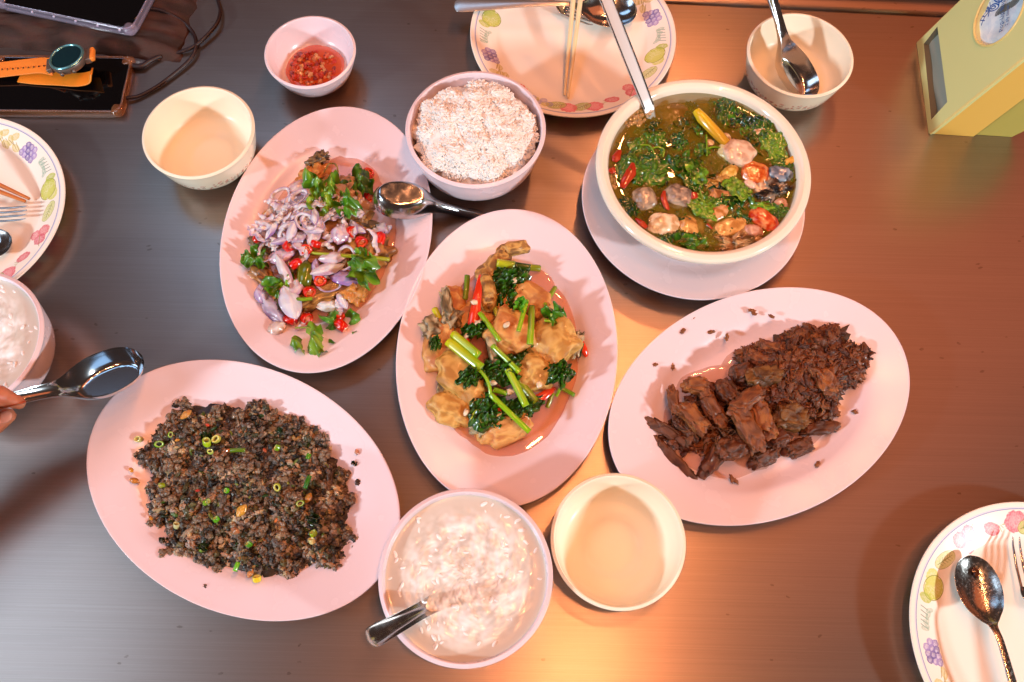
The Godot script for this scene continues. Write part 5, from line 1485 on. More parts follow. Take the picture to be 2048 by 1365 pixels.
	var spots := [[40,1,Vector3(0.1320, 0.0758, -0.5117)],[42,1,Vector3(0.1347, 0.0758, -0.4994)],[46,1,Vector3(0.1195, 0.0758, -0.4830)],[34,0,Vector3(0.1260, 0.0758, -0.4759)],[44,0,Vector3(0.1405, 0.0758, -0.4884)],[36,1,Vector3(0.1496, 0.0758, -0.5072)],[40,2,Vector3(0.1554, 0.0758, -0.4962)],[44,0,Vector3(0.1627, 0.0758, -0.4854)],[50,1,Vector3(0.1390, 0.0758, -0.4787)],[34,1,Vector3(0.1500, 0.0758, -0.4705)],[30,0,Vector3(0.1717, 0.0758, -0.5171)],[36,1,Vector3(0.1747, 0.0758, -0.5047)],[30,1,Vector3(0.1811, 0.0758, -0.4895)],[46,3,Vector3(0.1883, 0.0758, -0.4805)],[50,0,Vector3(0.1860, 0.0758, -0.4762)],[40,2,Vector3(0.1909, 0.0758, -0.4643)],[52,2,Vector3(0.2051, 0.0758, -0.4987)],[46,2,Vector3(0.2078, 0.0758, -0.4853)],[34,1,Vector3(0.2026, 0.0758, -0.5148)],[30,1,Vector3(0.1953, 0.0758, -0.5084)],[44,0,Vector3(0.2186, 0.0758, -0.5611)],[40,1,Vector3(0.2233, 0.0758, -0.5522)],[30,1,Vector3(0.2335, 0.0758, -0.5589)],[36,2,Vector3(0.2379, 0.0758, -0.5474)],[40,1,Vector3(0.2447, 0.0758, -0.5399)],[40,1,Vector3(0.2545, 0.0758, -0.5543)],[46,0,Vector3(0.2580, 0.0758, -0.5339)],[48,1,Vector3(0.2659, 0.0758, -0.5278)],[44,3,Vector3(0.2711, 0.0758, -0.5166)],[40,1,Vector3(0.2657, 0.0758, -0.5040)],[34,1,Vector3(0.2740, 0.0758, -0.5030)],[34,2,Vector3(0.2478, 0.0758, -0.5204)],[34,1,Vector3(0.2625, 0.0758, -0.5481)],[48,2,Vector3(0.2108, 0.0758, -0.4690)],[44,3,Vector3(0.2298, 0.0758, -0.4617)],[44,1,Vector3(0.2322, 0.0758, -0.4535)],[52,2,Vector3(0.2281, 0.0758, -0.4416)],[44,0,Vector3(0.2255, 0.0758, -0.4339)],[36,1,Vector3(0.2169, 0.0758, -0.4472)],[40,1,Vector3(0.1980, 0.0758, -0.4479)],[44,3,Vector3(0.1923, 0.0758, -0.4389)],[34,1,Vector3(0.1908, 0.0758, -0.4548)],[38,1,Vector3(0.2037, 0.0758, -0.4421)],[50,0,Vector3(0.1579, 0.0758, -0.4029)],[56,0,Vector3(0.1717, 0.0758, -0.3998)],[46,1,Vector3(0.1814, 0.0758, -0.3944)],[48,1,Vector3(0.1955, 0.0758, -0.3959)],[40,2,Vector3(0.2001, 0.0758, -0.4051)],[36,0,Vector3(0.1490, 0.0758, -0.4061)],[48,2,Vector3(0.2608, 0.0758, -0.4530)],[34,2,Vector3(0.2531, 0.0758, -0.4469)],[42,3,Vector3(0.2512, 0.0758, -0.4375)],[30,1,Vector3(0.2673, 0.0758, -0.4355)],[34,0,Vector3(0.1163, 0.0758, -0.4493)],[34,2,Vector3(0.1180, 0.0758, -0.4388)],[34,1,Vector3(0.1246, 0.0758, -0.4227)],[34,1,Vector3(0.2816, 0.0758, -0.4860)],[34,1,Vector3(0.2771, 0.0758, -0.4617)],[30,1,Vector3(0.1146, 0.0758, -0.4939)],[30,1,Vector3(0.1942, 0.0758, -0.5322)],[34,1,Vector3(0.1461, 0.0758, -0.5221)],[34,1,Vector3(0.1370, 0.0758, -0.5307)]]
	var soup_marks := [[Vector3(0.1465, 0.0000, -0.4949), "the dimpled mushroom"], [Vector3(0.1852, 0.0000, -0.4998), "the dark mushroom cap"], [Vector3(0.1664, 0.0000, -0.4625), "the white fish chunk"], [Vector3(0.1952, 0.0000, -0.4601), "the sunken orange fish"], [Vector3(0.1852, 0.0000, -0.6084), "the sunken broad mushroom"], [Vector3(0.2598, 0.0000, -0.5620), "the pink mushroom half"], [Vector3(0.2410, 0.0000, -0.4618), "the galangal slab"], [Vector3(0.2753, 0.0000, -0.5339), "the torn tomato wedge"], [Vector3(0.2798, 0.0000, -0.4724), "the bright tomato wedge"], [Vector3(0.3039, 0.0000, -0.5333), "the silvery fish skin"], [Vector3(0.2472, 0.0000, -0.4419), "the crumbly meat"], [Vector3(0.2269, 0.0000, -0.5967), "the lemongrass stalk"], [Vector3(0.1260, 0.0000, -0.5254), "the torn chilli skin"], [Vector3(0.1552, 0.0000, -0.5669), "the ladle handle"], [Vector3(0.2306, 0.0000, -0.5029), "the brown fish flake"], [Vector3(0.2932, 0.0000, -0.5844), "the far rim"], [Vector3(0.1835, 0.0000, -0.5539), "the open middle of the broth"]]
	for k in spots.size():
		var s: Array = spots[k]
		var c: Array = g[s[1]]
		var deep := rng.randf_range(-0.0035, 0.0015) if s[1] != 3 else 0.0015
		var size: float = s[0] / 1750.0 * 1.35
		var way := turn(rng.randf() * TAU, rng.randf_range(-0.12, 0.12), rng.randf_range(-0.25, 0.25))
		var place: Vector3 = s[2] + Vector3(0, deep, 0) - way.x * size * 0.4
		var m: ArrayMesh = leaf(size, 3 if k % 3 else 2, 200 + k, 0.10, c[0], c[1], rng.randf_range(0.5, 0.9)) if k % 2 else crumpled(size * 1.05, size * 0.8, 0.0032, 200 + k, c[0], c[1])
		if k % 2 == 0:
			place += way.x * size * 0.4
		single("herb_leaf", m, leafy, "%s herb leaf in the soup beside %s" % [["olive green", "mid green", "very dark green", "light green"][s[1]], beside(s[2], soup_marks)], "herb leaf", place, way, "herb leaves in the soup")
	for d in [
			[[Vector3(0.1299, 0.0762, -0.5126), Vector3(0.1402, 0.0768, -0.5112), Vector3(0.1450, 0.0765, -0.4992), Vector3(0.1483, 0.0760, -0.4794)], "long bowed herb stem on the side of the ladle"],
			[[Vector3(0.2006, 0.0765, -0.5268), Vector3(0.2001, 0.0770, -0.5139), Vector3(0.1994, 0.0765, -0.5006)], "upright herb stem under the lemongrass stalk"],
			[[Vector3(0.2004, 0.0768, -0.5097), Vector3(0.2084, 0.0768, -0.5118), Vector3(0.2169, 0.0762, -0.5105)], "thin cross stem under the pink mushroom"],
			[[Vector3(0.1892, 0.0768, -0.4577), Vector3(0.1911, 0.0770, -0.4481), Vector3(0.1859, 0.0765, -0.4366)], "pale herb stem at the bowl's centre front"],
			[[Vector3(0.2389, 0.0772, -0.4410), Vector3(0.2517, 0.0775, -0.4423), Vector3(0.2675, 0.0765, -0.4398)], "light green stem across the red tomato wedge"],
			[[Vector3(0.2192, 0.0768, -0.4478), Vector3(0.2114, 0.0768, -0.4464), Vector3(0.2025, 0.0765, -0.4417)], "short stem beside the dark crinkled leaf"],
			[[Vector3(0.1411, 0.0768, -0.5075), Vector3(0.1485, 0.0772, -0.5099), Vector3(0.1547, 0.0768, -0.5066), Vector3(0.1533, 0.0765, -0.4981)], "curled tendril stem among the side leaves"]]:
		single("herb_stalk", tube(spline(d[0], 5), [0.0011], 7, 1.0, [lin("6c8c18")]), wet, d[1], "herb stem", Vector3.ZERO, Basis(), "herb stems in the soup")
	var sunk := []
	var sunk_c := []
	for k in 150:
		var a := rng.randf() * TAU
		var r := sqrt(rng.randf()) * 0.084
		var s := rng.randf_range(0.012, 0.028)
		sunk.append(Transform3D(turn(rng.randf() * TAU, rng.randf_range(-0.2, 0.2), rng.randf_range(-0.4, 0.4)).scaled_local(Vector3(s, s, s)), centre * 0.0 + Vector3(cos(a) * r, 0.0755 - rng.randf_range(0.0006, 0.006), sin(a) * r)))
		sunk_c.append([lin("24480c"), lin("3c6410"), lin("14300a"), lin("4c5c10")][k % 4])
	swarm("sunken_herbs", leaf(1.0, 3, 300, 0.15, Color.WHITE, Color(0.7, 0.7, 0.7), 0.7), leafy, sunk, sunk_c, broth)
	# foam by the ladle
	var foam_places := []
	for k in 90:
		var q := Vector3(0.1291, 0.0762, -0.5494)
		var r := sqrt(rng.randf())
		var a := rng.randf() * TAU
		var s := rng.randf_range(0.0008, 0.0026)
		foam_places.append(Transform3D(Basis().scaled(Vector3(s, s * 0.6, s)), q - centre + Vector3(cos(a) * r * 0.020, 0, sin(a) * r * 0.010).rotated(Vector3.UP, 0.8)))
	for k in 40:
		var q := Vector3(0.1003, 0.0762, -0.4660)
		var s := rng.randf_range(0.0006, 0.0018)
		foam_places.append(Transform3D(Basis().scaled(Vector3(s, s * 0.6, s)), q - centre + Vector3(rng.randf_range(-0.003, 0.003), 0, rng.randf_range(-0.010, 0.012))))
	for k in 60:
		var a := rng.randf() * TAU
		var r := sqrt(rng.randf()) * 0.085
		var s := rng.randf_range(0.0006, 0.0014)
		foam_places.append(Transform3D(Basis().scaled(Vector3(s, s * 0.5, s)), Vector3(cos(a) * r, 0.0762, sin(a) * r)))
	swarm("foam_bubbles", blob(2, 1, Vector3.ONE, 0.0, 1.0, [Color.WHITE, Color.WHITE]), film("e0b070", 0.35, 0.02), foam_places, [], broth)


func rice_grain() -> ArrayMesh:
	return tube([Vector3(-0.5, 0, 0), Vector3(-0.38, 0.01, 0), Vector3(-0.1, 0.03, 0), Vector3(0.2, 0.02, 0), Vector3(0.42, -0.01, 0), Vector3(0.5, -0.02, 0)], [0.05, 0.11, 0.145, 0.14, 0.09, 0.03], 7, 0.9)


func bowls_of_rice() -> void:
	var grain := rice_grain()
	var ricem := vmat(0.5)
	ricem.backlight_enabled = true
	ricem.backlight = Color(0.5, 0.5, 0.48)
	var c := Vector3(-0.0442, 0.052, -0.5387)
	var rice := thing("steamed_rice", "heaped steamed white rice filling the pink bowl", "rice", c)
	part("mound", blob(4, 3, Vector3(0.0650, 0.025, 0.0650), 0.06, 2.6, [lin("f2f3ee"), lin("f8f9f6")], {"fine": 0.06, "fine_freq": 9.0}), ricem, rice, Vector3(0, -0.0044, 0))
	var places := []
	var colours := []
	for k in 8200:
		var r := sqrt(rng.randf()) * 1.0
		var a := rng.randf() * TAU
		var edge := 1.0 + 0.05 * sin(a * 5.0 + 2.0) + 0.03 * sin(a * 11.0)
		noise.seed = 5
		noise.frequency = 32.0
		var x := cos(a) * r * 0.0630 * edge
		var z := sin(a) * r * 0.0630 * edge
		var y := 0.0250 * sqrt(maxf(0.0, 1.0 - r * r * 0.95)) + 0.0048 * noise.get_noise_2d(x, z) + 0.0022 * noise.get_noise_2d(x * 2.7 + 1.0, z * 2.7) + rng.randf_range(-0.0022, 0.0009) - 0.0010
		var s := rng.randf_range(0.0058, 0.0080)
		places.append(Transform3D(turn(rng.randf() * TAU, rng.randf_range(-0.5, 0.5), rng.randf() * 3.0).scaled_local(Vector3(s, s * 1.4, s * 1.4)), Vector3(x, y, z)))
		colours.append(lin("f3f4f0").lerp(lin("fbfcfa"), rng.randf()))
	swarm("rice_grains", grain, ricem, places, colours, rice)

	congee(Vector3(-0.0357, 0.0585, -0.0734), 0.0712, "pale congee with soft rice grains in the bowl at the bottom of the table", 31)
	congee(Vector3(-0.5267, 0.0585, -0.2796), 0.0712, "pale congee in the bowl beside the hand", 32)

	# chilli sauce
	var sc := Vector3(-0.2395, 0.0, -0.6534)
	var sauce := thing("chilli_sauce", "dark red chilli sauce with chopped bits in the small bowl", "sauce", sc)
	part("liquid", film_mesh(0.0345, 0.0345, 9, 0.02), film("d8500c", 0.7, 0.04), sauce, Vector3(0, 0.0165, 0))
	var bits := []
	var bc := []
	for k in 150:
		var r := sqrt(rng.randf()) * 0.027
		var a := rng.randf() * TAU
		var s := rng.randf_range(0.0030, 0.0078)
		bits.append(Transform3D(Basis.from_euler(Vector3(rng.randf() * 6.0, rng.randf() * 6.0, 0)).scaled_local(Vector3(s, s * 0.7, s)), Vector3(cos(a) * r - 0.002, 0.0178 + rng.randf_range(-0.001, 0.0018), sin(a) * r + 0.003)))
		bc.append([lin("c8300c"), lin("dc5418"), lin("e48848"), lin("942008"), lin("ecb878"), lin("d4400f")][rng.randi() % 6])
	swarm("chopped_chilli", blob(2, 6, Vector3(0.5, 0.4, 0.5), 0.35, 1.8, [Color.WHITE, Color(0.75, 0.7, 0.7)]), vmat(0.15, 0.8), bits, bc, sauce)


func congee(at: Vector3, r0: float, label: String, seed_in: int) -> void:
	var o := thing("congee", label, "congee", at, Basis(), "bowls of congee")
	noise.seed = seed_in
	noise.frequency = 1.0
	var p := PackedVector3Array()
	var pc := PackedColorArray()
	for j in 61:
		for i in 121:
			var a := TAU * (i % 120) / 120.0
			var r := j / 60.0
			var x := cos(a) * r
			var z := sin(a) * r
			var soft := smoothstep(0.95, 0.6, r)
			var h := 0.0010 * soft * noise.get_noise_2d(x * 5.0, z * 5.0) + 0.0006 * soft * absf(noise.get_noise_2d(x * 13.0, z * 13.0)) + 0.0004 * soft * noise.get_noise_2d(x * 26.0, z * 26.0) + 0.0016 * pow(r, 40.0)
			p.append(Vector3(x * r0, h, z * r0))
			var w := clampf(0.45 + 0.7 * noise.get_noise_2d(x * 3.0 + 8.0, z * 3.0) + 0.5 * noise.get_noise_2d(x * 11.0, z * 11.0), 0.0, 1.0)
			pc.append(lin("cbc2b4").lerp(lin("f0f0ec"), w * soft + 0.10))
	var m := vmat(0.22, 0.4)
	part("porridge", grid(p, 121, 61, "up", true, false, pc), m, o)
	var places := []
	var colours := []
	for k in 190:
		var r := sqrt(rng.randf()) * 0.93
		var a := rng.randf() * TAU
		noise.seed = seed_in + 3
		if noise.get_noise_2d(cos(a) * r * 2.2, sin(a) * r * 2.2) < -0.15 - 0.2 * (1.0 - r):
			continue
		var s := rng.randf_range(0.005, 0.009)
		places.append(Transform3D(turn(rng.randf() * TAU, rng.randf_range(-0.3, 0.3), 0).scaled_local(Vector3(s, s * 1.3, s * 1.5)), Vector3(cos(a) * r * r0, rng.randf_range(-0.0012, -0.0001) - 0.0004, sin(a) * r * r0)))
		colours.append(lin("ecebe6").lerp(lin("f6f6f4"), rng.randf()))
	swarm("soft_grains", rice_grain(), m, places, colours, o)


# ---------------------------------------------------------------- cutlery

func chinese_spoon(l: float) -> ArrayMesh:
	# flat-bottomed soup spoon, tip at -x, handle along +x; l is the whole length
	var keys := [[-0.5, 0.0, 0.004, 0.015], [-0.485, 0.0, 0.060, 0.060], [-0.44, 0.0, 0.115, 0.115], [-0.36, 0.0, 0.150, 0.150], [-0.24, 0.002, 0.158, 0.155], [-0.14, 0.01, 0.128, 0.132], [-0.06, 0.03, 0.080, 0.085], [0.0, 0.055, 0.056, 0.055], [0.12, 0.10, 0.048, 0.040], [0.3, 0.16, 0.054, 0.034], [0.44, 0.20, 0.060, 0.026], [0.485, 0.212, 0.050, 0.016], [0.5, 0.216, 0.022, 0.006]]
	var st := []
	for r in smooth_stations(keys, 5):
		st.append([r[0] * l, r[1] * l, r[2] * l, maxf(r[3], 0.0) * l])
	return scoop(st, 0.0011, 25, 2.3, -0.104 * l)


func table_spoon(l: float, piece := "whole") -> ArrayMesh:
	# tip at -x, round handle end at +x
	var keys := [[-0.5, 0.0, 0.005, 0.0], [-0.488, 0.0, 0.045, 0.012], [-0.455, 0.0, 0.080, 0.030], [-0.40, 0.0, 0.102, 0.044], [-0.33, 0.0, 0.106, 0.046], [-0.26, 0.002, 0.086, 0.036], [-0.205, 0.010, 0.044, 0.014], [-0.175, 0.022, 0.020, 0.001], [-0.10, 0.042, 0.0165, -0.004], [0.1, 0.034, 0.022, -0.006], [0.34, 0.012, 0.036, -0.006], [0.46, 0.004, 0.042, -0.005], [0.49, 0.002, 0.030, -0.003], [0.5, 0.002, 0.008, 0.0]]
	var st := []
	for r in smooth_stations(keys, 5):
		if piece == "bowl" and r[0] > -0.12 or piece == "handle" and r[0] < -0.13:
			continue
		st.append([r[0] * l, r[1] * l, r[2] * l, r[3] * l])
	return scoop(st, 0.0014, 15, 2.0)


func fork_parts(o: Node3D, l: float, m: Material) -> void:
	# tines at -x
	var st := []
	for r in smooth_stations([[-0.26, 0.0, 0.060, 0.006], [-0.22, 0.0, 0.062, 0.010], [-0.18, 0.004, 0.042, 0.006], [-0.14, 0.016, 0.020, 0.0], [-0.05, 0.036, 0.017, -0.004], [0.15, 0.030, 0.022, -0.006], [0.36, 0.010, 0.036, -0.006], [0.47, 0.004, 0.042, -0.004], [0.5, 0.002, 0.010, 0.0]], 5):
		st.append([r[0] * l, r[1] * l, r[2] * l, r[3] * l])
	part("handle", scoop(st, 0.0015, 11, 2.0), m, o)
	for k in 4:
		var z := (k - 1.5) * 0.034 * l
		part("tine", tube([Vector3(-0.24 * l, -0.006 * l, z), Vector3(-0.36 * l, -0.014 * l, z), Vector3(-0.46 * l, -0.006 * l, z), Vector3(-0.50 * l, 0.006 * l, z * 0.97)], [0.0013, 0.0013, 0.0010, 0.0004], 8, 0.8), m, o)


func frame_from(a: Vector3, b: Vector3, up: Vector3) -> Basis:
	# x from a to b, y as near to up as can be
	var x := (b - a).normalized()
	var z := x.cross(up).normalized()
	return Basis(x, z.cross(x), z)


func cutlery() -> void:
	var steel := mat("c4c4c6", 0.14, 1.0)
	steel.roughness_texture = noise_tex(0.02, 51, 512, [[0.0, "181818"], [0.5, "262626"], [1.0, "484848"]])
	steel.roughness = 1.0
	steel.uv1_triplanar = true
	steel.uv1_scale = Vector3(9, 9, 9)
	var satin := mat("d6d2ce", 0.30, 0.9)
	var worn := mat("dcdad8", 0.42, 0.5)
	# upside-down spoon on the shallot plate
	var a := Vector3(-0.1529, 0.0360, -0.4621)
	var b := Vector3(-0.0121, 0.0120, -0.4714)
	single("soup_spoon", chinese_spoon(a.distance_to(b)), steel, "flat-bottomed metal soup spoon lying upside down on the shallot plate's rim", "spoon", (a + b) / 2.0 + Vector3(0, 0.004, 0), frame_from(a, b, Vector3(0.05, -1, -0.02)))
	# spoon standing in the white bowl
	a = Vector3(0.3481, 0.0220, -0.6256)
	b = Vector3(0.2551, 0.0900, -0.7077)
	single("soup_spoon", chinese_spoon(0.155), steel, "flat-bottomed metal soup spoon standing in the sprigged white bowl", "spoon", a.lerp(b, 0.155 * 0.5 / a.distance_to(b)), frame_from(a, b, Vector3(0.35, 1, 0.05)))
	# handle out of the congee
	a = Vector3(-0.0477, 0.0430, -0.0594)
	b = Vector3(-0.1187, 0.0770, -0.0110)
	single("soup_spoon", chinese_spoon(0.148), steel, "metal spoon sunk in congee with its rounded handle over the bowl's edge", "spoon", b.lerp(a, 0.074 / a.distance_to(b)), frame_from(a, b, Vector3(0, 1, 0)))
	# ladle in the soup
	a = Vector3(0.1637, 0.0400, -0.5324)
	b = Vector3(0.1406, 0.0800, -0.5584)
	var c := Vector3(0.0885, 0.1500, -0.6385)
	var ladle := thing("serving_spoon", "long flat-handled metal serving spoon standing in the soup", "spoon", b)
	var dir := (c - b).normalized()
	var fb := frame_from(b, b + dir, Vector3(0, 1, 0))
	var st := []
	for r in [[-0.03, -0.010, 0.0050], [-0.01, -0.003, 0.0058], [0.0, 0.0, 0.0064], [0.01, 0.0, 0.0070], [0.05, 0.0, 0.0074], [0.12, 0.0, 0.0072], [0.20, 0.0, 0.0066], [0.215, 0.0, 0.0040]]:
		st.append([r[0], r[1], r[2], 0.0])
	part("handle", scoop(st, 0.0022, 9, 2.0), worn, ladle, Vector3.ZERO, fb)
	for s in [-1.0, 1.0]:
		part("edge_bead", tube([fb * Vector3(0.0, 0.0004, s * 0.0056), fb * Vector3(0.05, 0.0004, s * 0.0066), fb * Vector3(0.12, 0.0004, s * 0.0064), fb * Vector3(0.205, 0.0004, s * 0.0058)], [0.0009], 8), steel, ladle)
	var bowl_st := []
	for r in smooth_stations([[-0.055, 0.0, 0.004, 0.0], [-0.045, 0.0, 0.018, 0.006], [-0.02, 0.0, 0.024, 0.010], [0.0, 0.002, 0.018, 0.007], [0.012, 0.006, 0.006, 0.0]], 4):
		bowl_st.append(r)
	part("bowl", scoop(bowl_st, 0.0012, 11), satin, ladle, Vector3(0.012, -0.028, 0.030), frame_from(a, b, Vector3(0, 1, 0)))

	# far plate: spoon, fork and chopsticks
	a = Vector3(0.1432, 0.0220, -0.7449)
	b = Vector3(-0.0793, 0.0240, -0.7446)
	var far_spoon := thing("table_spoon", "dark reflecting metal spoon lying across the far fruit plate", "spoon", (a + b) / 2.0 + Vector3(0, 0.001, 0), frame_from(a, b, Vector3(0, 1, 0.12)))
	part("bowl", table_spoon(a.distance_to(b), "bowl"), steel, far_spoon)
	part("handle", table_spoon(a.distance_to(b), "handle"), satin, far_spoon)
	a = Vector3(0.0932, 0.0100, -0.7392)
	b = Vector3(-0.0445, 0.0260, -0.7943)
	var f := thing("table_fork", "metal fork tucked under the spoon on the far fruit plate", "fork", (a + b) / 2.0, frame_from(a, b, Vector3.UP))
	fork_parts(f, a.distance_to(b), steel)
	var wood := vmat(0.5)
	for d in [[Vector3(0.0555, 0.0095, -0.6276), Vector3(0.0666, 0.0400, -0.7736), "bamboo chopstick on the far fruit plate, the longer of two"], [Vector3(0.0596, 0.0095, -0.6234), Vector3(0.0761, 0.0410, -0.7729), "bamboo chopstick on the far fruit plate, beside its twin and next to the spoon bowl"]]:
		single("chopstick", tube([d[0], d[0].lerp(d[1], 0.3), d[0].lerp(d[1], 0.7), d[1], d[1].lerp(d[0], -0.35)], [0.0017, 0.0022, 0.0028, 0.0031, 0.0033], 12, 1.0, [lin("f0d6a4"), lin("f2dcae"), lin("eed0a0")]), wood, d[2], "chopstick")
	for d in [[Vector3(-0.5373, 0.0105, -0.4705), Vector3(-0.5885, 0.0240, -0.4901), "orange wooden chopstick on the plate below the phones, upper one"], [Vector3(-0.5406, 0.0110, -0.4669), Vector3(-0.5891, 0.0260, -0.4799), "orange wooden chopstick on the plate below the phones, touching the fork"]]:
		single("chopstick", tube([d[0], d[0].lerp(d[1], 0.5), d[1], d[1].lerp(d[0], -0.8)], [0.0018, 0.0024, 0.003, 0.0034], 12, 1.0, [lin("c07030"), lin("cc7c38")]), wood, d[2], "chopstick")
	# plate below the phones
	a = Vector3(-0.5173, 0.0150, -0.4518)
	b = Vector3(-0.6760, 0.0240, -0.4339)
	f = thing("table_fork", "dark metal fork with its tines on the plate below the phones", "fork", (a + b) / 2.0, frame_from(a, b, Vector3.UP))
	fork_parts(f, 0.19 if a.distance_to(b) > 0.19 else a.distance_to(b), steel)
	f.position = a.lerp(b, 0.095 / a.distance_to(b))
	a = Vector3(-0.5395, 0.0130, -0.4129)
	b = Vector3(-0.6769, 0.0220, -0.3974)
	single("table_spoon", table_spoon(0.18), steel, "dark metal spoon tip beside the fork on the plate below the phones", "spoon", a.lerp(b, 0.09 / a.distance_to(b)) + Vector3(0, 0.003, 0), frame_from(a, b, Vector3.UP))
	# plate beyond the beef
	a = Vector3(0.4314, 0.0165, -0.1056)
	b = Vector3(0.4431, 0.0240, 0.0252)
	var greasy := mat("b8b4b0", 0.2, 1.0)
	greasy.roughness = 1.0
	greasy.roughness_texture = noise_tex(0.03, 61, 512, [[0.0, "1c1c1c"], [0.5, "343434"], [1.0, "6a6a6a"]])
	greasy.normal_enabled = true
	greasy.normal_scale = 0.18
	greasy.normal_texture = noise_tex(0.02, 62, 512, [], true, 6.0)
	greasy.uv1_triplanar = true
	greasy.uv1_scale = Vector3(18, 18, 18)
	var sp := thing("table_spoon", "greasy metal spoon with brown food specks on the plate beyond the beef", "spoon", a.lerp(b, 0.098 / a.distance_to(b)) + Vector3(0, 0.002, 0), frame_from(a, b, Vector3(0, 1, 0)))
	part("spoon_body", table_spoon(0.196), greasy, sp)
	var sauce_m := vmat(0.2, 0.5)
	for q in [Vector3(-0.083, -0.0055, -0.004), Vector3(-0.062, -0.0080, 0.012), Vector3(-0.066, -0.0070, -0.014)]:
		part("food_speck", blob(2, int(q.z * 9000) + 90, Vector3(0.0038, 0.0010, 0.0032), 0.4, 1.6, [lin("2c140a"), lin("5a2c12")]), sauce_m, sp, q)
	a = Vector3(0.4846, 0.0175, -0.1236)
	b = Vector3(0.4803, 0.0260, 0.0085)
	f = thing("table_fork", "metal fork at the picture's edge beside the greasy spoon", "fork", a.lerp(b, 0.095 / a.distance_to(b)), frame_from(a, b, Vector3.UP))
	fork_parts(f, 0.19, steel)


# ---------------------------------------------------------------- phones, watch, cables

func phone(at_corner: Vector3, along_: Vector3, up_: Vector3, l: float, w: float, label: String, case_colour: String, case_alpha: float, knobs: bool) -> Node3D:
	# at_corner: the near corner; along_: its long edge; up_: its short edge
	var x := along_.normalized()
	var z := (up_ - x * up_.dot(x)).normalized()
	var o := thing("smartphone", label, "phone", at_corner + x * l / 2.0 + z * w / 2.0, Basis(x, z.cross(x), z), "phones")
	var screen := mat("06070a", 0.06)
	var body := mat("18181c", 0.3, 0.4)
	var case_m := film(case_colour, case_alpha, 0.12)
	var metal := mat("a0a4b8", 0.2, 0.9)
	part("body", rounded_slab(l - 0.005, w - 0.005, 0.0078, 0.011, 0.002), body, o, Vector3(0, 0.0012, 0))
	part("screen", rounded_slab(l - 0.0075, w - 0.0075, 0.0006, 0.0098, 0.0002), screen, o, Vector3(0, 0.0088, 0))
	part("clear_case", frame_ring(l, w, 0.0, 0.0104, 0.0135, 0.0028), case_m, o)
	part("bezel", frame_ring(l - 0.0054, w - 0.0054, 0.004, 0.0092, 0.0108, 0.0009), metal, o)
	for sx in [-1.0, 1.0]:
		for sz in [-1.0, 1.0]:
			part("corner_bumper", blob(3, 3, Vector3(0.0075, 0.0058, 0.0075), 0.03, 1.0, [Color.WHITE, Color.WHITE], {"square": 0.8}), case_m, o, Vector3(sx * (l / 2 - 0.0062), 0.0055, sz * (w / 2 - 0.0062)))
	if knobs:
		for k in 5:
			part("case_stud", blob(2, 1, Vector3(0.0014, 0.0014, 0.0014), 0.0, 1.0, [Color.WHITE, Color.WHITE]), mat("c8c0d8", 0.1), o, Vector3(-l / 2 + 0.016 + k * 0.028, 0.008, -w / 2 - 0.0004))
	return o


